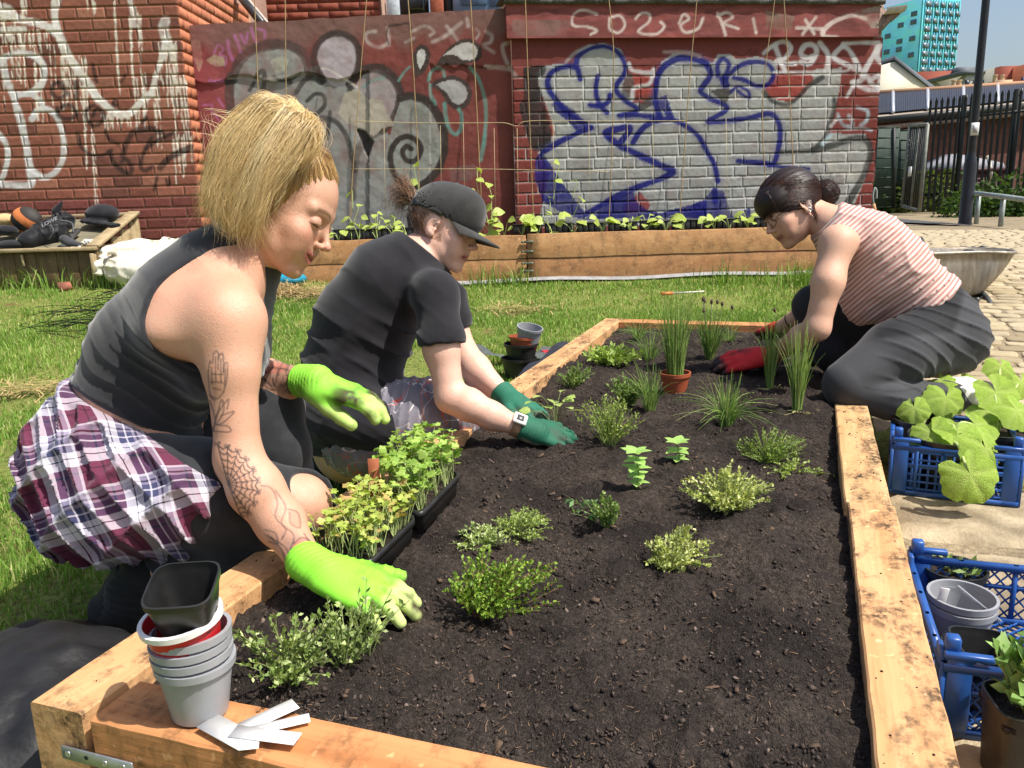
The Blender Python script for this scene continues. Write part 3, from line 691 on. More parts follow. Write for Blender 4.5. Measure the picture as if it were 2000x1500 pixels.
pb.fill(zA([(900,330),(950,310),(965,400),(930,490),(880,470)]),(84,86,82),.8);pb.fill(zA([(980,560),(1100,480),(1120,530),(1010,590)]),(70,68,62),.9)
pb.line(zA([(930,240),(960,290),(1090,310),(1110,290),(1080,390),(970,420),(955,500)]),8,(206,204,204),.85,4)
for a_ in ([(365,540),(400,495),(520,580),(665,705),(560,745),(470,650),(400,600)],[(285,890),(340,950),(430,1100),(620,1345),(600,1385),(430,1330),(300,1250),(240,1080),(250,930)],[(1125,500),(1205,470),(1265,640),(1215,645)],[(600,1385),(960,1165),(985,1250),(1060,1310),(1160,1335),(1330,1290),(1500,1240),(1500,1370),(1000,1375)]): pb.fill(zA(a_),NV,.95,False,nz=.1)
pb.fill(zB([(-20,1300),(120,1240),(190,1170),(275,1170),(310,1290),(345,1370),(470,1290),(470,1380),(-20,1380)]),NV,.9,False,nz=.25)
for p,w in [([(575,355),(545,270),(460,265),(370,300),(335,370),(350,440),(400,510),(470,590),(570,660),(655,710)],8),([(545,270),(560,190),(640,135),(740,115),(840,150),(900,240),(895,320),(845,390),(840,440),(900,510),(990,570),(960,600),(860,622),(1000,620),(1155,640)],7),([(705,330),(690,400),(695,480),(730,560),(770,600)],7),([(645,545),(720,552),(780,520),(795,470)],7),([(655,710),(560,750),(450,800),(300,890)],9),([(620,1340),(800,1240),(960,1160),(1150,1090),(1240,1045),(1245,1020),(1170,990),(980,900),(850,830),(760,750),(850,720),(940,715),(870,820)],10),([(960,820),(1010,740),(1100,670),(1240,652),(1350,700),(1440,775),(1500,880),(1555,980),(1582,1100)],8),([(1160,640),(1125,500),(1145,330),(1230,230),(1370,195),(1500,240)],9)]: pb.line(zA(p),w*2.6,(70,74,130),.22,w*1.6);pb.line(zA(p),w*1.3,NV,.97,2.5)
for p,w in [([(0,195),(100,215),(165,275),(175,330),(130,400),(105,445),(180,500),(285,545),(285,590),(160,665),(300,660),(450,640),(600,608),(660,640),(688,720),(680,840),(640,970),(560,968),(380,955)],8),([(235,330),(232,250),(270,205),(312,240),(300,300),(270,360),(380,265),(480,230),(590,240),(640,310),(610,385),(520,405),(420,360),(350,345)],7),([(280,350),(290,390)],14),([(325,450),(380,410),(450,440),(465,490),(415,470),(380,440)],5),([(600,985),(750,1000),(900,1012)],5),([(210,1170),(215,1250)],9)]: pb.line(zB(p),w*2.6,(70,74,130),.22,w*1.6);pb.line(zB(p),w*1.3,NV,.95,2.5)
pb.fill(zB([(170,445),(260,420),(320,430),(310,500),(280,530),(210,470)]),(70,66,60),.9)
for p,w in [([(690,892),(800,890),(930,870),(1010,790),(1050,690),(1085,570),(1085,500)],10),([(930,880),(1100,830),(1250,792),(1330,815),(1350,900),(1320,1010),(1270,1120),(1180,1270)],13),([(570,450),(640,520),(740,540),(820,490),(890,410),(1000,340)],9)]: pb.line(zB(p),w,(52,54,52),.9,4,nz=.15)
WT = (204,202,202)
for p,w in [([(570,165),(640,105),(720,80),(765,130),(720,205),(660,225),(740,240),(800,240)],8),([(650,105),(680,190),(725,300)],9),([(945,180),(890,200),(840,170),(870,110),(930,105),(955,160),(905,240),(840,230)],8),([(980,90),(1040,180),(1030,290)],8),([(1150,105),(1080,190),(1160,240),(1260,290)],8),([(1150,110),(1200,150),(1270,280)],8),([(1150,95),(1290,88),(1410,90)],7),([(1420,110),(1350,220),(1290,330)],9),([(1400,130),(1400,200),(1430,230)],10),([(1230,400),(1320,340),(1360,390),(1420,430),(1330,430),(1220,380)],8),([(1180,480),(1210,430),(1230,370)],6),([(1350,360),(1420,330),(1410,420)],7),([(1200,270),(1130,300),(640,305)],4),([(1060,700),(1110,640)],6)]: pb.line(zB(p),w*1.15,WT,.9,4,nz=.2)
for p,w in [([(1110,610),(1150,690),(1220,690),(1190,620)],6),([(1250,560),(1330,590),(1320,660),(1280,690)],6),([(1060,760),(1000,830)],8),([(1190,720),(1290,715),(1360,730)],4)]: pb.line(zB(p),w,(170,196,204),.75,4,nz=.3)
pb.line(zA([(1190,155),(1330,158),(1450,185)]),7,(176,150,146),.7,4);pb.line(zA([(470,230),(540,160),(640,110)]),5,(170,170,170),.6,6)
pb.line(zA([(20,70),(10,150),(40,260),(100,330)]),9,(190,176,172),.6,5,nz=.3)
pb.line(zB([(350,160),(420,185),(470,130),(480,185),(515,140),(515,180)]),3,(84,40,36),.8,2)
pb.fill(zB([(1000,940),(1100,960),(1110,1020),(1240,1010),(1260,1060),(1180,1100),(1130,1040),(1060,1040)]),(180,176,164),.6,False,nz=.5)

bw = empty('painted_brick_wall',B0+UB*1.5+np.array([0,0,-.1]),'painted brick wall with silver and navy graffiti lettering under a red fascia','wall')
wend = wB(1712,260);zf = float(WB(1350,74)[2])-.005
cb = MB();mbox(cb,B0+UB*(wend/2-.0)-NB*.35,UB,wend/2-.004,NB,.33,-.3,zf+.35)
link('wall_core',cb.data('wall_core'),m_,bw)
PITCHB,BHB = .236,.0905
zsm = float(WB(1300,126)[2])   # smooth band above this height
pal = [(122,60,54),(116,56,50),(128,66,60)]
grid_sheet(Bf,0,wend-.004,-.12,zsm,.0095,-.0018,np.array(lin(124,64,58)),pb,'mortar_bed',MORT,bw,.0006,pale=1.25)
grid_sheet(Bf,0,wend-.004,zsm-.002,zf,.0095,.004,np.array(lin(112,52,47)),pb,'lintel_band',RENDER,bw,.003)
zz = zsm-BHB*math.ceil((zsm+.1)/BHB);row = 0;k = 0
while zz < zsm-.02:
    e = [0.];st = PITCHB/2 if row % 2 else PITCHB;e.append(st*rr.uniform(.8,1.))
    while e[-1] < wend: e.append(e[-1]+(PITCHB if rr.random() > .16 else PITCHB/2))
    e[-1] = wend
    if e[-1]-e[-2] < .05: e.pop(-2)
    for a,b_ in zip(e[:-1],e[1:]):
        base = np.array(lin(*pal[k % 3]))*rr.uniform(.85,1.12)
        brick(a+.005,b_-(.005 if b_ < wend else 0),zz+.0055,zz+BHB-.0055,Bf,rr.uniform(.0003,.0022),bw,base,pb,wob=.0014,seed=k+900,depth=.02,tint=rr.uniform(.84,1.08));k += 1
    zz += BHB;row += 1
# end face of this wall
ef = MB();e0 = B0+UB*wend;g_ = [[e0-NB*o+np.array([0,0,z]) for z in (-.15,.8,zf)] for o in (-.0,.3,.68)];ef.sheet(np.array(g_));o = ef.build('end_face',RENDER,bw);add_col(o.data,np.tile(lin(120,60,52),(9,1)))
# fascia beam and roof edge
pf = Paint();F2 = lambda p: Z(650,0,.35,p);F3 = lambda p: Z(1300,0,.35,p);CR = (206,190,182)
for p in [[(1475,80),(1400,55),(1345,80),(1340,140),(1420,150),(1475,170),(1440,192)],[(1545,100),(1545,160),(1595,182),(1630,140),(1605,90),(1555,95)],[(1690,105),(1720,75),(1765,80),(1765,120),(1705,178),(1800,192),(1850,150),(1830,122)]]: pf.line(F2(p),5,CR,.85,2.5,nz=.25)
for p in [[(75,130),(100,80),(130,105),(85,140),(110,180),(180,160),(210,100)],[(290,75),(315,130),(335,195)],[(290,90),(340,70),(375,95),(330,130),(405,160)],[(490,105),(497,145),(505,185)],[(730,155),(875,162)],[(780,110),(830,190)],[(840,95),(765,190)],[(1115,105),(1050,85),(950,115),(885,165),(885,205),(960,212)]]: pf.line(F3(p),5.5 if p[0][0] < 1000 else 9,CR,.85,2.5,nz=.25)
pf.fill(F3([(560,60),(720,90),(700,180),(560,150)]),(128,110,96),.7,False,nz=.5);pf.fill(F2([(1000,110),(1330,110),(1300,200),(1000,200)]),(122,100,92),.6,False,nz=.6);pf.fill(F3([(1060,60),(1240,20),(1240,150),(1150,160)]),(150,136,124),.8,False,nz=.6)
f0,f1 = wB(988,74)-.0,wB(1708,77);zt = float(WB(1350,11)[2])
OH = .055
def Ff(W,ZZ,O): return Bf(W,ZZ,np.asarray(O)+OH)
def baseF(P):
    n = fbm(P*[1,1,5],7,4,3)[:,None];return np.clip(np.array(lin(126,66,62))*(1+.35*n),.01,1)
fas = empty('roof_fascia',B0+UB*1.5+np.array([0,0,zf]),'peeling red painted fascia beam with white chalky letters above the wall','fascia')
grid_sheet(Ff,f0,f1,zf,zt,.01,0.,RED,pf,'painted_face',RENDER,fas,.003,basefn=baseF)
bb = MB();c_ = B0+UB*(f0+f1)/2+NB*(OH/2-.17);mbox(bb,c_,UB,(f1-f0)/2-.002,NB,OH/2+.165,zf+.001,zt-.001);bb.build('beam',simple('beam_red',lin(120,52,46),.8,.2,14),fas)
bb = MB()
g_ = []
for i,w_ in enumerate(np.linspace(f0-.02,f1+.03,60)):
    j = .01*math.sin(i*1.7)+.008*math.sin(i*.6);g_.append([B0+UB*w_+NB*(OH+o_)+np.array([0,0,zt+z_]) for o_,z_ in ((-.02,-.002),(.028+j*.4,.002+j*.3),(.034+j,.045+j),(-.05,.075+j),(-.5,.08))])
bb.sheet(np.array(g_));bb.build('roofing_felt',simple('felt',lin(96,94,90),.95,.45,45,.8,.01),fas,smooth=True)
# broken verge and gutter stub at the right end of the fascia
vg = MB()
A = [WB(x,y,OH*.6) for x,y in [(1708,77),(1738,44),(1745,40),(1760,26),(1764,22),(1735,26),(1722,10),(1705,14)]]
n_ = len(A);V = [p for p in A]+[p-NB*.25 for p in A];vg.add(V,[tuple(range(n_-1,-1,-1)),tuple(range(n_,2*n_))]+[(i,(i+1) % n_,n_+(i+1) % n_,n_+i) for i in range(n_)]);vg.build('broken_verge',simple('crumbled_mortar',lin(150,128,116),.95,.3,40,.9,.015),fas)
gt = MB();a0,a1 = WB(1726,24,.05),WB(1765,19,.05);pts = [a0+(a1-a0)*s_ for s_ in (0,.33,.66,1)];an = np.linspace(math.pi,2*math.pi,9);ux = nrm(a1-a0);uy = nrm(np.cross([0,0,1],ux))
gt.sheet(np.array([[p+uy*.05*math.cos(q)+np.array([0,0,.05*math.sin(q)+.03]) for q in an] for p in pts]));gt.sheet(np.array([[p+uy*.046*math.cos(q)+np.array([0,0,.046*math.sin(q)+.03]) for q in an] for p in pts]));gt.build('gutter_end',simple('grey_gutter',lin(176,172,166),.6),fas,smooth=True)
# dark verge pipe on the brick building and the building behind the wall
vp = MB();a0,a1 = WP(468,-8,8.3),WP(512,46,7.6);vp.tube([a0-(a1-a0)*.3,a0,a1],.035,8);o = vp.build('sloping_pipe',simple('black_pipe',(.02,.02,.022),.4),None,'dark sloping pipe running down behind the rendered wall top','pipe',smooth=True)
vp = MB();vp.tube([a0-(a1-a0)*.3+R0*.05,a0+R0*.05,a1+R0*.05],.013,6);vp.build('pale_edge',simple('pale_strip',lin(196,180,168),.6),o)
RD = 9.6
rb_ = empty('rear_building',F0*RD+R0*float(WP(640,20,RD)@R0)+np.array([0,0,-.1]),'brick building with blue shutter rising behind the rendered wall','building')
def Qf(W,ZZ,O): return F0*RD+(-F0)*np.asarray(O)[...,None]+R0*np.asarray(W)[...,None]+np.array([0,0,1.])*np.asarray(ZZ)[...,None]
qw = lambda px: float(WP(px,20,RD)@R0);qz = lambda py: float(WP(650,py,RD)[2])
bb = MB();mbox(bb,F0*(RD+.31)+R0*(qw(440)+qw(744))/2,R0,(qw(744)-qw(440))/2,F0,.3,-.2,qz(-80));bb.build('wall_core',m_,rb_)
zz = qz(70);row = 0
while zz < qz(-70):
    x = qw(440)-(BW/2 if row % 2 else 0)
    while x < qw(744):
        brick(max(x,qw(440))+.005,min(x+BW,qw(744))-.005,zz+.005,zz+.0765,Qf,.006,rb_,np.array(lin(140,76,60))*rr.uniform(.75,1.15),None,step=.05,seed=k);k += 1
        x += BW
        if qw(744)-x < .03: break
    zz += .0838;row += 1
def panel(x0,x1,y0,y1,D,c,name,mat,parent,th=.03):
    bb = MB();w0_,w1_ = float(WP(x0,y0,D)@R0),float(WP(x1,y0,D)@R0);z0_,z1_ = float(WP((x0+x1)/2,y1,D)[2]),float(WP((x0+x1)/2,y0,D)[2])
    bb.bevbox(F0*D+R0*(w0_+w1_)/2+np.array([0,0,(z0_+z1_)/2]),((w1_-w0_)/2,th,(z1_-z0_)/2),.004,np.array([R0,F0,[0,0,1]]));return bb.build(name,mat,parent)
wht = simple('white_frame',lin(208,216,222),.5);dkm = simple('dark_void',(.015,.015,.018),.4);blu = simple('blue_board',lin(104,130,160),.6,.12,8);brk = simple('orange_brick_plain',lin(176,96,70),.9,.2,30)
panel(752,776,-60,60,RD-.05,0,'white_post',wht,rb_);panel(778,834,-60,60,RD+.3,0,'dark_opening',dkm,rb_,.05);panel(838,862,-60,60,RD,0,'brick_pier',brk,rb_,.12)
panel(862,882,-60,60,RD+.2,0,'dark_jamb',dkm,rb_,.05);bp = panel(882,1010,-60,60,RD+.1,0,'blue_shutter',blu,rb_)
for x0,x1,y0,y1 in [(900,950,-30,10),(956,1000,-30,12)]: panel(x0,x1,y0,y1,RD+.065,0,'shutter_panel',simple('blue_inset',lin(92,116,148),.6),bp,.012)
panel(796,826,-10,20,RD+.1,0,'black_box',simple('black_plastic_box',(.03,.03,.035),.35),rb_,.1)

# ================================================================== FAR THINGS ON THE RIGHT
ZU = np.array([0,0,1.])
AXW = np.array([R0,F0,ZU])
def far_frame(yaw_deg):
    a = math.radians(yaw_deg);u = R0*math.cos(a)+F0*math.sin(a);return u,np.array([-u[1],u[0],0.])
# teal tower -------------------------------------------------------------
TD = 330.
tc = WP(1792,150,TD)
u1,n1_ = far_frame(20)           # lit face runs right and away
u2,n2_ = far_frame(20);u2 = -(-n1_)  # placeholder
u2 = nrm(np.array([-u1[1],u1[0],0.]))   # second face runs away from the corner
u2 = nrm(u2*1.0-R0*.0)
kk = TD/FPX
w_lit = 88*kk/math.cos(math.radians(20));w_sh = 62.
c0 = WP(1796,60,TD)*[1,1,0]
tow = empty('tower_block',c0,'tall teal clad tower block rising beyond the roofs','tower')
zt_ = float(WP(1800,-5,TD)[2]);z0t = -5.
t = NT('teal_cladding');v = t.coord('World',(.16,.16,.33));n1 = t.vor(v,1.6,out='Color');c = t.mix(.3,lin(92,172,180),n1,'OVERLAY');c = t.mix(.4,lin(92,176,184),c);t.set('Base Color',c);t.set('Roughness',.7);t.set('Specular IOR Level',.15);TEAL = t.m
bb = MB();cc = c0+u1*w_lit/2+u2*w_sh/2;bb.box((cc[0],cc[1],(zt_+z0t)/2),(w_lit/2,w_sh/2,(zt_-z0t)/2),np.array([u1,u2,ZU]));bb.build('cladding',TEAL,tow)
glass = simple('tower_glass',(.14,.2,.24),.3,.3,2,0);frm = simple('tower_frame',(.07,.22,.25),.5)
fl = 14.2*kk
for i in range(14):
    z = zt_-fl*(i+.75)
    if to_px(np.array([c0[0],c0[1],z]))[1] > 165: break
    b1 = MB();b1.box(c0+u1*(w_lit*.17)+np.array([0,0,z])-u2*.15,(1.5,.25,fl*.34),np.array([u1,u2,ZU]));b1.build('window',glass,tow)
    for j in range(4):
        s_ = .36+j*.175+(.04 if i % 2 else 0)
        b1 = MB();b1.box(c0+u1*(w_lit*s_)+ZU*z-u2*.2,(1.15,.3,fl*.31),np.array([u1,u2,ZU]));o = b1.build('window',frm,tow)
        b1 = MB();b1.box(c0+u1*(w_lit*s_-.2)+ZU*z-u2*.42,(.85,.1,fl*.27),np.array([u1,u2,ZU]));b1.build('pane',glass,o)
    for j in range(9):
        if (i*3+j*5) % 7 < 3: continue
        b1 = MB();b1.box(c0-u1*.2+u2*(3+j*6.2)+ZU*z,(.3,1.3,fl*.3),np.array([u1,u2,ZU]));b1.build('window',glass,tow)
for j in range(15):   # vertical fins
    b1 = MB();b1.box(c0+u1*(w_lit*(j+.5)/15)+np.array([0,0,(zt_+z0t)/2])-u2*.12,(.22,.25,(zt_-z0t)/2-.5),np.array([u1,u2,ZU]));b1.build('fin',TEAL,tow)

def hbox(px0,px1,py0,py1,D,dep,name,mat,parent=None,label=None,cat=None,yaw=0,roofz=None):
    u,n = far_frame(yaw);a,b_ = WP(px0,py1,D),WP(px1,py1,D);w_ = abs((b_-a)@R0)/max(.3,math.cos(math.radians(yaw)));zt__ = float(WP((px0+px1)/2,py0,D)[2]);zb_ = float(WP((px0+px1)/2,py1,D)[2])
    c_ = a*[1,1,0]+u*w_/2+n*dep/2;bb = MB();bb.box((c_[0],c_[1],(zt__+zb_)/2),(w_/2,dep/2,(zt__-zb_)/2),np.array([u,n,ZU]));return bb.build(name,mat,parent,label,cat)
brown = simple('far_brick',lin(150,78,62),.9,.15,.8);cream = simple('far_render',lin(206,200,182),.85,.08,.8);greyr = simple('far_slate',lin(96,102,110),.7,.1,.6);orange = simple('far_orange_brick',lin(186,104,74),.9,.12,.8)
h1 = empty('brick_flats',WP(1840,170,120)*[1,1,0],'low brown brick flats at the foot of the teal tower','building')
hbox(1780,1880,139,260,122,8,'wall',brown,h1);hbox(1868,1905,131,150,121,5,'grey_roof',greyr,h1);hbox(1828,1862,157,160,121.4,.3,'pipe',cream,h1)
h2 = empty('modern_house',WP(1920,170,100)*[1,1,0],'cream and brown modern houses with a flat grey roof','building')
hbox(1878,1935,143,260,100,8,'wall',cream,h2);hbox(1876,1937,138,145,99.8,8.3,'roof',greyr,h2)
for x in (1886,1901,1916): hbox(x,x+7,156,171,99.9,.3,'window',simple('far_window',(.05,.06,.08),.2),h2)
hbox(1930,1942,132,260,98,8,'wall',cream,h2);hbox(1941,1988,129,260,97,8,'wall',brown,h2);hbox(1986,2080,125,260,95,8,'wall',orange,h2)
hbox(1996,2002,150,168,94.8,.3,'window',simple('far_window_b',lin(70,76,110),.2),h2)
# white gable house
gD = 55.;gp = [WP(x,y,gD) for x,y in [(1690,136),(1748,120),(1826,180),(1700,240),(1690,240)]]
gh = empty('white_gable_house',WP(1740,190,gD)*[1,1,0],'cream rendered gable end with a slate verge behind the solar roof','house')
bb = MB();V = gp+[p+F0*7 for p in gp];bb.add(V,[(4,3,2,1,0),(5,6,7,8,9)]+[(i,(i+1) % 5,5+(i+1) % 5,5+i) for i in range(5)]);bb.build('gable_wall',cream,gh)
bb = MB();e1,e2 = WP(1747,117,gD-.1),WP(1834,184,gD-.1);bb.add([e1,e2,e2+F0*7.2,e1+F0*7.2,e1+ZU*.25,e2+ZU*.25,e2+F0*7.2+ZU*.25,e1+F0*7.2+ZU*.25],[(0,1,5,4),(4,5,6,7),(1,2,6,5),(3,0,4,7)]);bb.build('roof',greyr,gh)
bb = MB();e = [WP(x,y,gD-2) for x,y in [(1700,182),(1786,165),(1812,178),(1812,240),(1700,240)]];V = e+[p+F0*1.5 for p in e];bb.add(V,[(4,3,2,1,0)]+[(i,(i+1) % 5,5+(i+1) % 5,5+i) for i in range(5)]);bb.build('lean_to',simple('far_stone',lin(186,178,152),.9),gh)
for k_,(x0,x1,yt,yb) in enumerate([(1864,1886,158,190),(1944,1972,148,185)]):
    ch = empty('chimney_stack',WP(x0,yb,60)*[1,1,0]+[0,0,4],['small brick chimney with two pots left of the lamp post','brick chimney with two buff pots right of the lamp post'][k_],'chimney')
    hbox(x0,x1,yt+8,yb+30,60,1.2,'stack',simple('buff_brick',lin(190,160,130),.9),ch)
    for s_ in (.25,.75):
        p = WP(x0+(x1-x0)*s_,yt+8,60);bb = MB();bb.lathe([(.16,0),(.13,.3),(.17,.33),(.17,.38),(.1,.38)],p+F0*.5,10);bb.build('pot',simple('buff_pot',lin(206,178,146),.8),ch,smooth=True)

# solar-roofed shed ------------------------------------------------------
SD = 21.
el,er = WP(1700,228,SD),WP(2060,194,SD+1.);rl,rr_ = WP(1700,186,SD+2.6),WP(2060,162,SD+3.6)
sh = empty('solar_shed',(el+er)/2*[1,1,0],'long brick shed with a solar panelled roof behind the fence','building')
def slope(s_,t_,lift=0.): a = el+(er-el)*s_;b_ = rl+(rr_-rl)*s_;return a+(b_-a)*t_+ZU*lift
bb = MB();bb.sheet(np.array([[slope(s_,t_) for t_ in (-.04,.5,1.05)] for s_ in (0,.5,1)]));bb.build('roof',simple('shed_roof',lin(150,138,124),.8),sh)
bb = MB();bb.tube([rl+ZU*.05-F0*0,rr_+ZU*.05],.07,6);bb.build('ridge',simple('ridge_tile',lin(170,130,100),.9),sh)
t = NT('solar_cell');v = t.coord('Object');t.set('Base Color',(.035,.04,.058));t.set('Roughness',.45);t.set('Specular IOR Level',.3);SOL = t.m
alu = simple('alu_rail',lin(190,194,200),.4,.1,20,0,metal=.4)
S = [0.,.116,.30,.492,.68,.868,1.04]
for a,b_ in zip(S[:-1],S[1:]):
    g_ = np.array([[slope(s_,t_,.05) for t_ in np.linspace(.03,.97,2)] for s_ in (a+.006,b_-.006)]);bb = MB();bb.sheet(g_);o = bb.build('solar_panel',SOL,sh)
    bb = MB()
    for s_ in np.linspace(a+.01,b_-.01,15): bb.tube([slope(s_,.03,.055),slope(s_,.97,.055)],.007,4)
    bb.build('cell_lines',simple('cell_line',lin(56,58,68),.6),o)
    bb = MB();bb.tube([slope(b_,.0,.06),slope(b_,1.,.06)],.05,4);bb.build('rail',alu,sh)
bb = MB();wl,wr = el+F0*.3,er+F0*.3;bb.add([wl*[1,1,0]-ZU*.3,wr*[1,1,0]-ZU*.3,wr,wl],[(0,1,2,3)]);bb.build('wall',simple('shaded_shed_brick',lin(104,66,56),.9,.3,6,.4),sh)  # the wall's shade is put into this darker brick colour
bb = MB();bb.tube([el-ZU*.1-F0*.05,er-ZU*.1-F0*.05],.09,6);bb.build('gutter',simple('black_gutter',(.02,.02,.02),.5),sh)
bb = MB()
for s_ in np.linspace(0,1,70): p = el+(er-el)*s_-ZU*.28-F0*.0;bb.box(p,(.035,.05,.05),AXW)
bb.build('dentil_course',simple('buff_dentil',lin(150,128,112),.9),sh,kind='stuff')
# palisade fence ----------------------------------------------------------
FD = 16.6
dgr = simple('fence_black',(.012,.016,.015),.55,.2,10)
fa,fb_ = WP(1790,404,FD),WP(2060,372,FD-1.2);htop = 2.02
fa = fa*[1,1,0]+ZU*float(gz(fa[0],fa[1]));fb_ = fb_*[1,1,0]+ZU*float(gz(fb_[0],fb_[1])+.1)
fe = empty('palisade_fence',(fa+fb_)/2,'black steel palisade fence with spiked pales along the lane','fence')
L = np.linalg.norm(fb_-fa);uf = nrm(fb_-fa);nf = np.array([-uf[1],uf[0],0]);AXF = np.array([uf,nf,ZU])
pale = MB();hw_ = .024;V = []
for z in (.05,htop): V += [(-hw_,0,z),(0,-.018,z),(hw_,0,z)]
V += [(-hw_*1.1,-.01,htop+.05),(0,-.02,htop+.13),(hw_*1.1,-.01,htop+.05)]
pale.add(V,[(0,1,4,3),(1,2,5,4),(3,4,7,6),(4,5,8,7)]);pm = pale.data('pale');pm.materials.append(dgr)
rzf = math.atan2(uf[1],uf[0]);x = .1
while x < L:
    o = link('pale',pm);o.location = fa+uf*x;o.rotation_euler = (0,0,rzf);attach(o,fe);x += .098
for z in (.35,htop-.28):
    bb = MB();bb.box(fa+uf*L/2+nf*.03+ZU*z,(L/2,.02,.025),AXF);bb.build('rail',dgr,fe)
for px in (1862,1882,1968):
    p = WP(px,380,FD-.6);s_ = float((p-fa)@uf);bb = MB();bb.box(fa+uf*s_+nf*.1+ZU*(htop/2+.06),(.06 if px != 1862 else .045,.06,htop/2+.06),AXF);bb.build('post',dgr,fe)
# mesh fence and gate
MD = 16.9
mg = empty('mesh_fence',WP(1750,405,MD)*[1,1,0],'dark green mesh fence panels between the wall and the gate','fence')
t = NT('green_mesh');v = t.coord('Object',(60,60,25));br_ = t.n('ShaderNodeTexBrick');t.l(v,br_.inputs[0]);t.set('Base Color',(.02,.045,.03));t.set('Roughness',.6);GM = t.m
def mpan(x0,x1,y0,y1,D,parent,name='mesh_panel',n=16):
    bb = MB();a,b_ = WP(x0,y1,D),WP(x1,y1,D);za,zc = float(a[2]),float(WP(x0,y0,D)[2])
    for s_ in np.linspace(0,1,n): p = a+(b_-a)*s_;bb.box((p[0],p[1],(za+zc)/2),(.012,.006,(zc-za)/2),AXW)
    for s_ in np.linspace(0,1,9): p = (a+b_)/2;bb.box((p[0],p[1],za+(zc-za)*s_),(np.linalg.norm(b_-a)/2,.008,.012),AXW)
    return bb.build(name,GM,parent)
mpan(1706,1745,250,405,MD,mg,n=22);mpan(1748,1776,255,405,MD+.1,mg,n=16)
for x in (1746,1778): p0_,p1_ = WP(x,406,MD),WP(x,250,MD);bb = MB();bb.tube([p0_,p1_],.035,6);bb.build('post',dgr,mg)
ga = empty('steel_gate',WP(1795,408,MD-.6)*[1,1,0],'open steel gate with pale frame standing left of the palisade','gate')
galv = simple('galvanised',lin(120,122,112),.5,.2,12)
gq = {k_: WP(*v_,MD-.6-(.5 if k_ in 'bc' else 0)) for k_,v_ in dict(a=(1762,402),b=(1796,412),c=(1812,243),d=(1778,246)).items()}
for s_,e_ in ('ab','bc','cd','da'): bb = MB();bb.tube([gq[s_],gq[e_]],.035,6);bb.build('frame_bar',galv,ga)
bb = MB();bb.tube([(gq['a']+gq['b'])/2,(gq['c']+gq['d'])/2],.025,6);bb.build('mid_bar',galv,ga)
for s_ in np.linspace(.1,.9,9): bb = MB();bb.tube([gq['a']+(gq['b']-gq['a'])*s_,gq['d']+(gq['c']-gq['d'])*s_],.014,5);bb.build('pale',dgr,ga)
p = (gq['a']*.35+gq['d']*.65+gq['b']*.25+gq['c']*.25)/1.5;bb = MB();bb.box(WP(1777,335,MD-.95),(.03,.006,.09),AXW);bb.build('lock_plate',simple('white_plate',(.7,.7,.68),.5),ga)
# skip, sheet and plank behind the fence
SK = 19.0
sk = empty('rubbish_skip',WP(1920,370,SK)*[1,1,0],'dark red skip with faded white lettering behind the fence','skip')
t_ = MB();tp = [WP(1812,334,SK),WP(1985,330,SK),WP(1965,372,SK),WP(1830,376,SK)];V = tp+[p+F0*1.6 for p in tp];t_.add(V,[(3,2,1,0),(0,1,5,4),(1,2,6,5),(3,0,4,7)]);t_.build('skip_body',simple('skip_red',lin(74,30,30),.7,.3,5),sk)
bb = MB();bb.tube([tp[0]-F0*.03,tp[1]-F0*.03],.05,6);bb.build('rim',simple('skip_rim',lin(60,26,26),.6),sk)
cu = bpy.data.curves.new('lettering','FONT');cu.body = 'ELLIN';cu.size = .3;cu.extrude = .004
tmp = bpy.data.objects.new('lettering',cu);COL.objects.link(tmp);dg = bpy.context.evaluated_depsgraph_get();mm = bpy.data.meshes.new_from_object(tmp.evaluated_get(dg));bpy.data.objects.remove(tmp)
lo_ = link('lettering',mm,simple('faded_white',lin(130,110,106),.8));P0 = WP(1903,366,SK-.03);lo_.matrix_world = Matrix(((R0[0],0,-F0[0],P0[0]),(R0[1],0,-F0[1],P0[1]),(0,1,0,P0[2]),(0,0,0,1)));attach(lo_,sk)
ts = MB();q = [WP(1812,335,SK+.3),WP(1966,331,SK+.3),WP(1960,318,SK+.8),WP(1870,300,SK+1.1),WP(1825,318,SK+.8)];ts.add(q+[p+F0*.7 for p in q],[(4,3,2,1,0),(5,6,7,8,9)]+[(i,(i+1) % 5,5+(i+1) % 5,5+i) for i in range(5)]);ts.build('pale_sheet',simple('pale_board',lin(140,140,146),.6),None,'pale grey sheet lying on top of the skip','sheet')
ts = MB();ts.tube([WP(1930,305,SK+.2),WP(1938,347,SK-.1)],.045,6);ts.build('loose_plank',simple('pale_timber',lin(196,188,170),.8),None,'pale timber plank leaning on the skip','plank')
# lamp post -----------------------------------------------------------------
lp0 = on_ground(1884,440);LDp = float(lp0@F0)
lp = empty('lamp_post',lp0,'tall black lamp post beside the cobbled path','lamp post')
blk = simple('lamp_black',(.012,.012,.016),.35,.2,8,.05)
bb = MB();bb.lathe([(.10,-.1),(.098,.02),(.088,.05),(.086,.86),(.078,.9),(.058,.98),(.056,1.02)],lp0,20,close=True);bb.build('base_section',blk,lp,smooth='auto')
bb = MB();bb.lathe([(.055,.98),(.053,2.2),(.05,4.4),(.045,7.0)],lp0,18);bb.build('shaft',blk,lp,smooth=True)
bb = MB();p = on_plane(1904,252,F0*(LDp-.07),F0);bb.box(p,(.052,.012,.085),AXW);bb.build('number_plate',simple('plate_white',(.72,.72,.7),.4),lp)
bb = MB();bb.box(p-F0*.014,(.03,.003,.05),AXW);bb.build('plate_mark',simple('plate_grey',(.4,.4,.42),.4),lp)
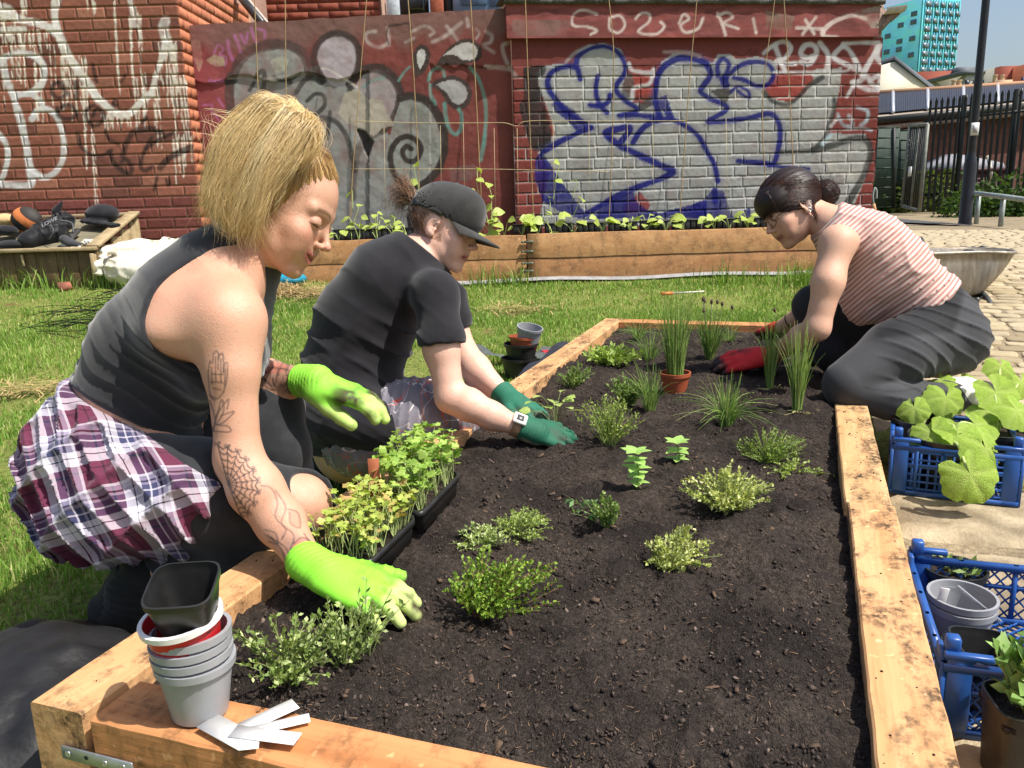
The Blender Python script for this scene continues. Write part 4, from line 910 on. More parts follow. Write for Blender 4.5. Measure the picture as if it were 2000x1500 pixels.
bb = MB();arm = lp0+ZU*7.0;bb.tube(crom([arm,arm+ZU*.5+R0*.1,arm+ZU*.75+R0*.6,arm+ZU*.78+R0*1.1]),.035,8);bb.lathe([(.0,.08),(.12,.05),(.17,-.02),(.13,-.06),(0,-.06)],arm+ZU*.76+R0*1.2,14);bb.build('lantern_arm',blk,lp,smooth=True)
# handrail
HD = float(on_ground(1950,444)@F0)
hr = empty('hand_rail',on_ground(1950,444),'grey tubular guard rail crossing the verge','rail')
steel = simple('rail_steel',lin(150,160,156),.45,.15,10,.05)
a0,a1,a2 = WP(1893,376,HD+1.2),WP(1958,384,HD+.1),WP(2060,398,HD-1.2);bb = MB();bb.tube([a0,a1,a2],.036,8);bb.build('top_rail',steel,hr,smooth=True)
for p in (WP(1912,380,HD+.9),WP(1960,386,HD+.1)): bb = MB();bb.tube([p,p*[1,1,0]-ZU*.12],.034,8);bb.build('post',steel,hr,smooth=True)
# shrubs behind the fence foot
def leaf_cloud(name,centres,n,size,mat,label,cat='shrub',parent=None,seed=1,kind=None,tone=None,group=None):
    r_ = np.random.default_rng(seed);V = [];C = []
    for c_,rad in centres:
        m = int(n);d = r_.normal(0,1,(m,3));d /= np.linalg.norm(d,axis=1)[:,None];p = np.asarray(c_)+d*np.asarray(rad)*(r_.random(m)**.4)[:,None]
        a_ = r_.normal(0,1,(m,3));a_ /= np.linalg.norm(a_,axis=1)[:,None];b_ = np.cross(a_,r_.normal(0,1,(m,3)));b_ /= np.linalg.norm(b_,axis=1)[:,None]+1e-9
        s_ = size*r_.uniform(.5,1.3,m)[:,None];V.append(np.stack([p,p+a_*s_*.5+b_*s_*.3,p+a_*s_,p+a_*s_*.5-b_*s_*.3],1).reshape(-1,3));C.append(np.repeat(r_.uniform(.6,1.3,m),4))
    V = np.concatenate(V);C = np.concatenate(C)[:,None]*np.array(tone);k_ = np.arange(len(V)//4)*4;F = np.stack([k_,k_+1,k_+2,k_+3],1)
    me = mesh_data(name,V,F);add_col(me,C);return link(name,me,mat,parent,label,cat,group,kind)
for i_,(x,y,r_,tn) in enumerate([(1722,385,(.3,.3,.4),(90,112,60)),(1752,378,(.35,.3,.5),(104,120,70)),(1830,380,(.7,.5,.6),(92,110,48)),(1990,390,(1.2,.6,.5),(74,100,44)),(1940,395,(.9,.5,.3),(66,92,40))]):
    p = WP(x,y,17.2 if x < 1900 else 14.5);c_ = [(p,r_),(p-ZU*.25,(r_[0]*1.1,r_[1],r_[2]))]
    tr = empty('shrub',p*[1,1,0]+ZU*float(gz(p[0],p[1])),['thin leggy weeds at the foot of the mesh fence','pale weedy shrub left of the open gate','dark bushy shrub behind the palisade left of the lamp post','broad shrub filling the bank behind the guard rail','low shrub spreading below the skip'][i_],'shrub')
    leaf_cloud('foliage',c_,700,.11,GRASS,None,None,tr,i_,'stuff',lin(*tn))
    bb = MB()
    for q in range(5): e = p+np.array([random.uniform(-.3,.3),random.uniform(-.2,.2),random.uniform(0,.3)]);bb.tube([p*[1,1,0]+ZU*(float(gz(p[0],p[1]))-.02),(p+e)/2-ZU*.1,e],[.02,.014,.006],5)
    bb.build('stems',simple('shrub_stem',(.06,.045,.03),.9),tr)
# wheelbarrow ---------------------------------------------------------------
WD = 5.0
wb = empty('wheelbarrow',on_ground(1890,618),'galvanised steel wheelbarrow parked on the cobbles, handles away','wheelbarrow')
t = NT('galv_pan');v = t.coord('World',(9,9,1.5));n1 = t.noise(v,4,5,.6);n2 = t.noise(t.coord('World'),60,4)
c = t.mix(t.gray(n1,.35,.7),lin(160,152,138),lin(120,110,96));c = t.mix(t.gray(n2,.62,.75,0,.6),c,lin(120,76,52));t.set('Base Color',c);t.set('Roughness',.45);t.set('Metallic',.35);t.bump(n2,.2,.003);GALV = t.m
def wbp(x,y,o=0.): return WP(x,y,WD+o)
top = [wbp(1800,497),wbp(1850,495),wbp(1915,493),wbp(1980,494),wbp(1968,489,.45),wbp(1915,486,.85),wbp(1832,487,.85),wbp(1775,491,.45)]
bot = [wbp(1838,570),wbp(1860,576),wbp(1895,577),wbp(1920,570),wbp(1924,558,.3),wbp(1905,552,.5),wbp(1855,553,.5),wbp(1838,560,.3)]
pan = MB();n_ = 40
def loop(pts): return crom(np.array(pts+[pts[0]]),5)[:-1]
To,Bo = loop(top),loop(bot);rings = [To+(To-To.mean(0))*.02,To]
for s_ in (.25,.5,.75,.93): rings.append(To*(1-s_)+Bo*s_-ZU*.0+(To-To.mean(0))*.05*math.sin(s_*3.1))
rings += [Bo,Bo*.5+Bo.mean(0)*.5];R_ = np.array(rings);m = R_.shape[1];R_ = np.concatenate([R_,R_[:,:1]],1);pan.sheet(R_);inner = R_+(R_.mean(1,keepdims=True)-R_)*.03+ZU*.004;pan.sheet(inner);pan.add(list(R_[-1][:-1]),[tuple(range(m))]);pan.build('pan',GALV,wb,smooth=True)
bb = MB();bb.tube(np.concatenate([To,To[:2]]),.011,8,False);bb.build('rolled_rim',GALV,wb,smooth=True)
tub = simple('barrow_tube',lin(70,72,70),.45,.2,20)
for k_,(hx,hy,lx,ly) in enumerate([(1787,470,1842,580),(1906,487,1922,580)]):
    h_ = wbp(hx,hy,1.45);bb = MB();bb.tube(crom([wbp(lx-14,ly+6,-.1),wbp(lx,ly+1,.4),wbp((lx+hx)/2,(ly+hy)/2+30,.9),h_-F0*.12,h_]),.016,8);o = bb.build('handle',tub,wb,smooth=True)
    bb = MB();bb.tube([h_-F0*.1-ZU*.012,h_+F0*.05],[.024,.022],10);bb.build('grip',simple('grip_black',(.02,.018,.018),.6),o,smooth=True)
bb = MB();bb.tube(crom([wbp(1908,580,.1),wbp(1920,574,.0),wbp(1934,594,-.12),wbp(1931,607,-.14),wbp(1905,610,-.14),wbp(1880,608,-.14)]),.016,8);bb.build('front_hoop',tub,wb,smooth=True)
wc = wbp(1884,590,.22);wc = wc*[1,1,0]+ZU*(float(gz(wc[0],wc[1]))+.141);bb = MB()
bb.lathe([(.125,-.03),(.14,-.015),(.14,.015),(.125,.03),(.09,.03),(.09,-.03),(.125,-.03)],wc,24,np.array([F0,ZU,R0]));w_ = bb.build('wheel',simple('tyre',(.02,.02,.02),.8),wb,smooth=True)
bb = MB();bb.lathe([(.09,-.02),(.03,-.03),(.03,.03),(.09,.02)],wc,16,np.array([F0,ZU,R0]));bb.build('rim',tub,w_)
for x in (1846,1921): a_ = wbp(x,560,.75);bb = MB();bb.tube([a_,a_*[1,1,0]+ZU*(float(gz(a_[0],a_[1])))],.014,8);bb.build('leg',tub,wb)
# tool handle leaning at the wall's right end
bb = MB();e = WB(1708,375,.1);bb.tube([on_ground(1716,440)+ZU*.02,WB(1710,420,.12),WB(1706,398,.11)],[.02,.018,.014],8);o = bb.build('tool_shaft',simple('ash_handle',lin(196,150,100),.6),None,'wooden tool with hooked top leaning on the wall corner','tool',smooth=True)
bb = MB();bb.tube(crom([WB(1706,398,.11),WB(1705,382,.11),WB(1708,368,.11),WB(1712,372,.11),WB(1712,388,.11)]),.008,8);bb.build('hook',steel,o,smooth=True)

# ================================================================== RAISED BED
WSL = .0855;XL,XR,YN,YF = -.911,.174,.671,3.862;HB = .205
W_near = wood('sleeper_fresh',lin(196,146,98),lin(220,174,126),1,.9);W_far = wood('sleeper_weathered',lin(190,146,98),lin(214,176,128),1,1.0)
W_front = wood('sleeper_front',lin(182,120,74),lin(206,148,98),0,.6)
bed = empty('raised_bed',((XL+XR)/2,YN,-HB),'long raised timber bed of pale sleepers filled with dark soil','raised bed')
def sleeper(x0,x1,y0,y1,mat,z1=0.,z0=-HB,seed=0,nl=40,name='sleeper'):
    """timber with slightly worn arrises"""
    ax = 1 if (y1-y0) > (x1-x0) else 0;r_ = np.random.default_rng(seed);ts = np.linspace(0,1,nl);b_ = .003
    prof = [(-1,-1),(-1,1),(-1,1),(1,1),(1,1),(1,-1)];G = []
    for t_ in ts:
        wv = .0010*vnoise(np.array([t_*9,seed,0.]),1.3,3);a,c_ = ((x0,x1) if ax else (y0,y1))
        e = lambda k: .0009*float(vnoise(np.array([t_*40,k,seed]),1.,5))
        ring = [(a+e(1)*.3,z0),(a+e(1),z1-b_),(a+b_+e(1),z1+e(2)*.3),(c_-b_+e(3),z1+e(2)*.3),(c_+e(3),z1-b_),(c_,z0)]
        s_ = (y0+(y1-y0)*t_) if ax else (x0+(x1-x0)*t_)
        G.append([(u+wv,s_,z) if ax else (s_,u+wv,z) for u,z in ring])
    bb = MB();bb.sheet(np.array(G));n0 = 6*(nl-1)
    bb.f.append(tuple(range(5,-1,-1)));bb.mi.append(0);bb.f.append(tuple(n0+i for i in range(6)));bb.mi.append(0)
    if ax == 0: bb.f = [q[::-1] for q in bb.f]
    me = bb.data(name);me.polygons.foreach_set('use_smooth',np.zeros(len(me.polygons),bool));return link(name,me,mat,bed)
sleeper(XL,XL+WSL,YN,YF,W_near,seed=1,nl=90)
sleeper(XL+WSL+.016,XR-WSL-.004,YN-.001,YN+WSL,W_front,z1=-.003,seed=2)
sleeper(XR-WSL,XR,1.66,YF-.02,W_far,seed=3,nl=60);sleeper(XR-WSL+.007,XR+.006,YN,1.657,W_near,z1=.002,seed=4)
sleeper(XL+WSL+.003,XR-WSL-.003,YF-WSL,YF+.002,W_front,z1=-.001,seed=5)
# corner bracket with screws
z_ = -.052;bx0,bx1 = XL+.047,XL+WSL+.076;bk = MB();bk.bevbox(((bx0+bx1)/2,YN-.0035,z_-.008),((bx1-bx0)/2,.0014,.0095),.0006);brk_o = bk.build('bracket',simple('zinc_plate',lin(170,176,180),.35,.08,60,.05,metal=.7),bed)
for i_,s_ in enumerate((.1,.36,.62,.87)):
    bb = MB();c_ = (bx0+(bx1-bx0)*s_,YN-.0052,z_-.008+.001*(i_ % 2));bb.lathe([(.0046,0),(.0042,.0012),(.0022,.0013),(.0018,.0004),(0,.0004)] if i_ != 1 else [(.003,.0003),(0,.0003)],c_,12,np.array([[1,0,0],[0,0,1],[0,-1,0]]));bb.build('screw' if i_ != 1 else 'screw_hole',simple('screw_zinc',lin(196,198,196),.25,.1,80,0,metal=.9) if i_ != 1 else simple('hole_black',(.01,.01,.01),.8),brk_o)
# soil ------------------------------------------------------------------------
def soil_z(x,y):
    p = np.stack([x,y,0*x],-1);e = np.minimum(np.minimum(x-(XL+WSL),(XR-WSL)-x),np.minimum(y-(YN+WSL),(YF-WSL)-y))
    z = -.024+.017*fbm(p,2.1,3,4)+.0085*fbm(p,9,3,14)+.004*fbm(p,27,2,24)-.014*(1-sm(0,.08,e))
    z = np.where(y < .95,z+.010*(1-sm(.7,.95,y)),z)
    for hx,hy,hr,hd in HOLES: z = z-hd*np.exp(-((x-hx)**2+(y-hy)**2)/hr**2)
    return z
HOLES = []
for px,py,hr,hd in [(850,1185,.045,.014),(1135,1110-80,.035,.02),(1290,940,.03,.006),(640,1190,.05,.01)]:
    q = on_z(px,py,-.025);HOLES.append((q[0],q[1],hr,hd))
nx,ny = 190,560
SX,SY = np.meshgrid(np.linspace(XL+WSL-.004,XR-WSL+.014,nx),np.linspace(YN+WSL-.004,YF-WSL+.004,ny)**1.,indexing='ij')
P = np.stack([SX,SY,soil_z(SX,SY)],-1);pz = np.stack([SX,SY,0*SX],-1)
crumb = np.maximum(0,vnoise(pz,75,3))*.006+np.maximum(0,vnoise(pz,38,5)-.1)*.012+np.maximum(0,vnoise(pz,17,6)-.35)*.022+.0022*vnoise(pz,160,8);P[...,2] += crumb
t = NT('dark_soil');v = t.coord('World');n1 = t.noise(v,5,5,.6);n2 = t.noise(v,120,5,.7);n3 = t.noise(v,330,3);n4 = t.vor(v,210)
c = t.mix(t.gray(n1,.38,.64),lin(64,56,52),lin(110,97,87));c = t.mix(t.gray(n2,.38,.60,0,.75),c,lin(42,37,34));c = t.mix(t.gray(n3,.62,.72,0,.6),c,lin(132,114,98))
t.set('Base Color',c);t.set('Roughness',.92);t.set('Specular IOR Level',.18);t.bump(t.math('ADD',n2,t.math('MULTIPLY',n3,.7)),1.,.02);SOIL = t.m
id_ = np.arange(nx*ny).reshape(nx,ny);F = np.stack([id_[:-1,:-1],id_[1:,:-1],id_[1:,1:],id_[:-1,1:]],-1).reshape(-1,4)
link('soil',mesh_data('soil',P.reshape(-1,3),F,True),SOIL,bed,kind='stuff')
def soil_at(px,py):
    z = -.025
    for _ in range(8): q = on_z(px,py,z);z = float(soil_z(np.array(q[0]),np.array(q[1])))
    return on_z(px,py,z)
# crumbs and fibres lying on the soil
ico = np.array([(0,0,1),(.89,0,.45),(.28,.85,.45),(-.72,.53,.45),(-.72,-.53,.45),(.28,-.85,.45),(.72,.53,-.45),(-.28,.85,-.45),(-.89,0,-.45),(-.28,-.85,-.45),(.72,-.53,-.45),(0,0,-1)])
icf = np.array([(0,1,2),(0,2,3),(0,3,4),(0,4,5),(0,5,1),(1,6,2),(2,7,3),(3,8,4),(4,9,5),(5,10,1),(6,7,2),(7,8,3),(8,9,4),(9,10,5),(10,6,1),(11,7,6),(11,8,7),(11,9,8),(11,10,9),(11,6,10)])
r = np.random.default_rng(8);n = 34000;oc = np.array([(0,0,1),(1,0,0),(0,1,0),(-1,0,0),(0,-1,0),(0,0,-1)]);of = np.array([(0,1,2),(0,2,3),(0,3,4),(0,4,1),(5,2,1),(5,3,2),(5,4,3),(5,1,4)])
yy = YN+WSL+(YF-YN-2*WSL)*r.random(n)**1.5;xx = r.uniform(XL+WSL,XR-WSL,n);sz = .0008+.0036*r.random(n)**5
zz_ = soil_z(xx,yy)+.003
V = (oc[None]*(sz[:,None,None]*r.uniform(.5,1.4,(n,1,3)))*r.uniform(.6,1.3,(n,6,1))+r.normal(0,.25,(n,6,3))*sz[:,None,None])+np.stack([xx,yy,zz_],1)[:,None]
F = (of[None]+(np.arange(n)*6)[:,None,None]).reshape(-1,3)
tone = np.where(r.random(n) < .05,2.8,r.uniform(.5,1.5,n))[:,None]*np.array(lin(74,64,58));t = NT('soil_crumb');t.set('Base Color',t.attr());t.set('Roughness',.95);t.set('Specular IOR Level',.15);CRUMB = t.m
me = mesh_data('soil_crumbs',V.reshape(-1,3),F);add_col(me,np.repeat(tone,6,0));link('soil_crumbs',me,CRUMB,bed,kind='stuff')
n = 2200;yy = YN+WSL+(YF-YN-2*WSL)*r.random(n)**1.5;xx = r.uniform(XL+WSL+.01,XR-WSL-.01,n);L = r.uniform(.003,.011,n);an = r.uniform(0,6.28,n);P = np.stack([xx,yy,soil_z(xx,yy)+.005],1);d = np.stack([np.cos(an),np.sin(an),r.uniform(-.2,.5,n)],1)*L[:,None];s_ = np.stack([-np.sin(an),np.cos(an),0*an],1)*r.uniform(.0003,.0007,n)[:,None]
V = np.stack([P-s_,P+s_,P+d+s_*.6,P+d-s_*.6],1).reshape(-1,3);k_ = np.arange(n)*4;me = mesh_data('soil_fibres',V,np.stack([k_,k_+1,k_+2,k_+3],1));add_col(me,np.repeat(r.uniform(.4,1.2,n)[:,None]*np.array(lin(130,104,82)),4,0));link('soil_fibres',me,CRUMB,bed,kind='stuff')
# clods and bark chips
n = 260;yy = YN+WSL+.03+(YF-YN-2*WSL-.06)*r.random(n)**1.3;xx = r.uniform(XL+WSL+.02,XR-WSL-.02,n);sz = .004+.009*r.random(n)**2.5
V = ico[None]*(sz[:,None,None]*r.uniform(.7,1.3,(n,1,3))*[1,1,.7])*r.uniform(.65,1.25,(n,12,1))+np.stack([xx,yy,soil_z(xx,yy)+.002],1)[:,None];me = mesh_data('soil_clods',V.reshape(-1,3),(icf[None]+(np.arange(n)*12)[:,None,None]).reshape(-1,3),True);link('soil_clods',me,SOIL,bed,kind='stuff')
n = 150;yy = YN+WSL+.03+(YF-YN-2*WSL-.06)*r.random(n)**1.3;xx = r.uniform(XL+WSL+.02,XR-WSL-.02,n);cb_ = MB()
for x_,y_ in zip(xx,yy): cb_.box((x_,y_,float(soil_z(np.array(x_),np.array(y_)))+.005),(r.uniform(.003,.010),r.uniform(.0015,.004),.0008),np.array(Matrix.Rotation(r.uniform(0,6),3,'Z') @ Matrix.Rotation(r.normal(0,.35),3,'X')),jit=.0008)
cb_.build('bark_chips',simple('bark_chip',lin(92,72,56),.9,.4,40),bed,kind='stuff')
# soil spilled on the sleepers
n = 420;side = r.random(n);xx = np.where(side < .45,r.uniform(XL+.01,XL+WSL,n),r.uniform(XR-WSL+.012,XR,n));xx = np.where(side < .45,XL+WSL-np.abs(r.normal(0,.03,n)).clip(0,WSL-.004),xx);yy = np.where(side < .45,YN+.02+3.1*r.random(n),YN+3.*r.random(n)**.8);keep = (yy < YF-.1) & ((yy < 1.655) | (yy > 1.665));xx,yy = xx[keep],yy[keep];n = len(xx);sz = .0005+.0018*r.random(n)**3
V = (ico[None]*(sz[:,None,None]*r.uniform(.6,1.3,(n,1,3))))+np.stack([xx,yy,0*xx+sz*.4+.001],1)[:,None];me = mesh_data('spilled_soil',V.reshape(-1,3),(icf[None]+(np.arange(n)*12)[:,None,None]).reshape(-1,3));add_col(me,np.repeat(r.uniform(.5,1.3,n)[:,None]*np.array(lin(56,44,38)),12,0));link('spilled_soil',me,CRUMB,bed,kind='stuff')

# ================================================================== SOLID MODELLING OF BODIES (signed distance fields -> one mesh)
f32 = np.float32
def smin(a,b,k):
    if k <= 0: return np.minimum(a,b)
    h = np.clip(.5+.5*(b-a)/k,0,1);return b+(a-b)*h-k*h*(1-h)
def smax(a,b,k): return -smin(-a,-b,k)
def cone(p,a,b,ra,rb,n=None,q=1.):
    """tapered round bar; optional flattening by q along direction n"""
    a = np.asarray(a,f32);b = np.asarray(b,f32);x = p-a;d = b-a
    if n is not None and q != 1.:
        n = np.asarray(n,f32);x = x+n*((x@n)*(1/q-1))[:,None];d = d+n*(float(d@n)*(1/q-1))
    h = np.clip((x@d)/max(float(d@d),1e-9),0,1);x = x-h[:,None]*d;e = np.sqrt(np.einsum('ij,ij->i',x,x))-(ra+(rb-ra)*h)
    return e*(1. if n is None else min(1.,.5+.5*q))
def ell(p,c,r,ax=None):
    x = p-np.asarray(c,f32)
    if ax is not None: x = x@np.asarray(ax,f32).T
    r = np.asarray(r,f32);x = x/r;k0 = np.sqrt(np.einsum('ij,ij->i',x,x));x = x/r;k1 = np.sqrt(np.einsum('ij,ij->i',x,x));return k0*(k0-1)/(k1+1e-9)
def chain(p,pts,rad,k=.02,n=None,q=1.):
    d = None
    for i in range(len(pts)-1):
        qq = q[i] if isinstance(q,(list,tuple)) else q;nn = n[i] if isinstance(n,list) else n
        e = cone(p,pts[i],pts[i+1],rad[i],rad[i+1],nn,qq);d = e if d is None else smin(d,e,k)
    return d
def loft(p,C,RA,RB,AX,k=.0):
    """body of elliptical rings: centres C, half widths RA (along AX[i][0]) and RB (along AX[i][1]); axial frame interpolated"""
    d = None
    for i in range(len(C)-1):
        a = np.asarray(C[i],f32);b = np.asarray(C[i+1],f32);ab = b-a;h = np.clip(((p-a)@ab)/float(ab@ab),-.0,1.)
        c = a+h[:,None]*ab;x = p-c
        u = np.asarray(AX[i][0],f32)*(1-h)[:,None]+np.asarray(AX[i+1][0],f32)*h[:,None];v = np.asarray(AX[i][1],f32)*(1-h)[:,None]+np.asarray(AX[i+1][1],f32)*h[:,None]
        u /= np.linalg.norm(u,axis=1)[:,None];v /= np.linalg.norm(v,axis=1)[:,None];w = np.cross(u,v)
        ra = RA[i]+(RA[i+1]-RA[i])*h;rb = RB[i]+(RB[i+1]-RB[i])*h;m = np.minimum(ra,rb)
        xu,xv,xw = (x*u).sum(1),(x*v).sum(1),(x*w).sum(1)
        k0 = np.sqrt((xu/ra)**2+(xv/rb)**2+(xw/m)**2);k1 = np.sqrt((xu/ra**2)**2+(xv/rb**2)**2+(xw/m**2)**2)
        e = k0*(k0-1)/(k1+1e-9);d = e if d is None else smin(d,e,k if k else .02)
    return d
def mesh_sdf(f,lo,hi,h,project=True):
    """naive surface nets, evaluated only near the surface"""
    lo = np.asarray(lo,float);hi = np.asarray(hi,float);B = 4;n = (np.ceil((hi-lo)/(h*B)).astype(int)+1)*B+1
    nb = (n-1)//B
    cx = [lo[i]+(np.arange(nb[i])+.5)*B*h for i in range(3)];Cg = np.stack(np.meshgrid(*cx,indexing='ij'),-1).reshape(-1,3).astype(f32)
    dc = np.concatenate([f(Cg[i:i+200000]) for i in range(0,len(Cg),200000)]);act = np.abs(dc) < B*h*1.75
    D = np.where(dc > 0,1.,-1.).astype(f32).reshape(nb);D = np.repeat(np.repeat(np.repeat(D,B,0),B,1),B,2)
    D = np.pad(D,((0,1),(0,1),(0,1)),mode='edge')
    A = act.reshape(nb);M = np.zeros(n,bool)
    bi = np.stack(np.nonzero(A),1)
    o = np.stack(np.meshgrid(*[np.arange(B+1)]*3,indexing='ij'),-1).reshape(-1,3)
    ids = (bi[:,None]*B+o[None]).reshape(-1,3);M[ids[:,0],ids[:,1],ids[:,2]] = True
    I = np.stack(np.nonzero(M),1);P = (lo+I*h).astype(f32)
    d = np.concatenate([f(P[i:i+200000]) for i in range(0,len(P),200000)]);D[I[:,0],I[:,1],I[:,2]] = d
    S = D < 0
    cnt = np.zeros(np.array(n)-1,np.int8)
    for a in (0,1):
        for b in (0,1):
            for c in (0,1): cnt += S[a:n[0]-1+a,b:n[1]-1+b,c:n[2]-1+c]
    cell = (cnt > 0) & (cnt < 8);ci = np.stack(np.nonzero(cell),1);vid = np.full(np.array(n)-1,-1,np.int64);vid[ci[:,0],ci[:,1],ci[:,2]] = np.arange(len(ci))
    acc = np.zeros((len(ci),3));w = np.zeros(len(ci));cor = [(a,b,c) for a in (0,1) for b in (0,1) for c in (0,1)]
    for i,a in enumerate(cor):
        for b in cor[i+1:]:
            if sum(abs(x-y) for x,y in zip(a,b)) != 1: continue
            da = D[ci[:,0]+a[0],ci[:,1]+a[1],ci[:,2]+a[2]];db = D[ci[:,0]+b[0],ci[:,1]+b[1],ci[:,2]+b[2]];x = (da < 0) != (db < 0)
            t_ = np.where(x,da/(da-db+1e-12),0);acc += np.where(x[:,None],np.array(a)+(np.array(b)-np.array(a))*t_[:,None],0);w += x
    V = lo+(ci+acc/w[:,None])*h
    Fs = []
    for ax in range(3):
        sl0 = [slice(None)]*3;sl1 = [slice(None)]*3;sl0[ax] = slice(0,-1);sl1[ax] = slice(1,None);s0,s1 = S[tuple(sl0)],S[tuple(sl1)];e = np.stack(np.nonzero(s0 != s1),1)
        u,v = [(1,2),(2,0),(0,1)][ax];e = e[(e[:,u] > 0) & (e[:,v] > 0) & (e[:,u] < n[u]-1) & (e[:,v] < n[v]-1)]
        def g(du,dv): q = e.copy();q[:,u] += du;q[:,v] += dv;return vid[q[:,0],q[:,1],q[:,2]]
        Q = np.stack([g(-1,-1),g(0,-1),g(0,0),g(-1,0)],1);flip = ~s0[e[:,0],e[:,1],e[:,2]];Q[flip] = Q[flip][:,::-1];Fs.append(Q)
    F = np.concatenate(Fs);F = F[(F >= 0).all(1)]
    if project:
        for _ in range(1):
            e_ = h*.35;p = V.astype(f32);d0 = f(p);G = np.stack([f(p+np.array(o_,f32)*e_)-d0 for o_ in np.eye(3)],1)/e_
            L = np.clip((G**2).sum(1),.15,None);st = np.clip(d0/L,-h*.6,h*.6);V = V-(G*st[:,None])
    return V,F
def subdivide(V,F,mask):
    """split every quad that mask selects (and its neighbours' shared edges stay matched by splitting all): loop-free 1->4"""
    sel = F[mask];rest = F[~mask];E = np.concatenate([np.sort(F[:,[i,(i+1) % 4]],1) for i in range(4)])
    se = np.concatenate([np.sort(sel[:,[i,(i+1) % 4]],1) for i in range(4)]);key = se[:,0]*len(V)+se[:,1];uk,inv = np.unique(key,return_inverse=True)
    mid = .5*(V[uk//len(V)]+V[uk % len(V)]);m = inv.reshape(4,-1)+len(V);cen = V[sel].mean(1);c = np.arange(len(sel))+len(V)+len(mid)
    out = [np.stack([sel[:,i],m[i],c,m[i-1]],1) for i in range(4)]
    return np.concatenate([V,mid,cen]),[tuple(q) for q in rest],np.concatenate(out),(uk,len(V))
def grad_n(f,V,e=.003):
    p = V.astype(f32);G = np.stack([f(p+np.array(o_,f32)*e)-f(p-np.array(o_,f32)*e) for o_ in np.eye(3)],1);return G/(np.linalg.norm(G,axis=1)[:,None]+1e-9)
def pt(px,py,d): return at_d(px,py,d)

def head_frame(side,pitch,yaw=0.,roll=0.):
    """axes of a head seen from the camera: forward to image right (side=+1) or left (-1), pitched down; yaw>0 turns the face to the camera"""
    cy,sy = math.cos(math.radians(yaw)),math.sin(math.radians(yaw));cp_,sp_ = math.cos(math.radians(pitch)),math.sin(math.radians(pitch))
    hf = RT*side*cy-FWD*sy;fw = hf*cp_-UP*sp_;up = UP*cp_+hf*sp_
    lf = np.cross(up,fw)
    cr,sr = math.cos(math.radians(roll)),math.sin(math.radians(roll));up,lf = up*cr+lf*sr,lf*cr-up*sr
    return np.array([nrm(fw),nrm(lf),nrm(up)])
def head_sdf(p,c,A,s=1.,ears=True,smile=0.,lid=.55):
    """head in its own frame (x forward, y left, z up), centimetres; far points get the distance to a sphere around it"""
    x0 = p-np.asarray(c,f32);r0_ = np.sqrt(np.einsum('ij,ij->i',x0,x0));d = r0_-.11*s;m = r0_ < .2*s
    if m.any(): d[m] = head_near(p[m],c,A,s,ears,smile)
    return d
def head_near(p,c,A,s,ears,smile):
    x = (p-np.asarray(c,f32))@np.asarray(A,f32).T*(100/s);ay = x.copy();ay[:,1] = np.abs(ay[:,1])
    d = ell(x,(-1.2,0,3.2),(9.7,7.5,8.8))
    d = smin(d,ell(x,(2.6,0,-2.6),(6.2,6.0,8.0)),2.2)
    d = smin(d,cone(ay,(0.2,5.0,-5.2),(6.6,1.5,-9.0),1.4,1.4),2.4)
    d = smin(d,ell(x,(7.3,0,-9.2),(1.5,1.6,1.4)),1.3)
    d = smin(d,ell(ay,(5.7,4.2,-2.3),(2.3,2.0,2.0)),1.8)
    d = smin(d,ell(ay,(6.3,3.2,-4.8),(1.9,2.0,2.4)),1.8)
    d = smin(d,ell(x,(7.2,0,-5.6),(1.9,2.6,2.4)),1.4)      # muzzle under the lips
    d = smin(d,cone(ay,(7.7,1.0,2.5),(6.4,4.4,2.7),.85,.75),1.5)
    d = smax(d,-ell(ay,(9.0,3.2,.55),(1.75,1.9,1.15)),.9)
    # nose
    d = smin(d,cone(x,(8.1,0,1.5),(10.3,0,-2.0),.55,.66),.9)
    d = smin(d,ell(x,(10.55,0,-2.35),(.9,.85,.78)),.5)
    d = smin(d,ell(ay,(9.55,.95,-2.8),(.9,.62,.62)),.45)
    d = smax(d,-ell(ay,(9.9,.55,-3.35),(.48,.3,.36)),.25)
    # eyes with lowered lids
    d = smin(d,ell(ay,(7.15,3.15,.55),(1.5,1.5,1.35)),.25)
    d = smax(d,-cone(ay,(8.75,2.2,.05),(8.0,4.3,.15),.10,.08),.12)
    # lips
    up_ = smile*.8;wd = 2.35+.35*smile
    d = smin(d,cone(ay,(8.95,0,-5.15),(7.35,wd,-5.6+up_),.58,.28),.4)
    d = smin(d,cone(ay,(8.75,0,-6.5-.15*smile),(7.3,wd-.1,-5.95+up_),.66,.28),.4)
    d = smax(d,-cone(ay,(9.5,0,-5.8-.05*smile),(7.6,wd+.15,-5.75+up_),.16+.10*smile,.12),.16)
    d = smax(d,-ell(ay,(7.3,wd+.75,-5.5+up_),(.6,.35,.5)),.4)
    if ears:
        E = np.array([[.93,.2,-.3],[-.22,.97,0],[.29,.08,.95]])
        e = ell(ay,(-.9,7.35,-.6),(1.9,.65,3.1),E);e = smax(e,-ell(ay,(-.3,8.0,-.3),(1.15,.6,2.0),E),.25);e = smin(e,ell(ay,(-.2,7.5,-3.0),(.8,.5,.9)),.4);d = smin(d,e,.35)
    return d*(s/100)
def head_local(V,c,A,s=1.): return (V-np.asarray(c))@np.asarray(A).T*(100/s)
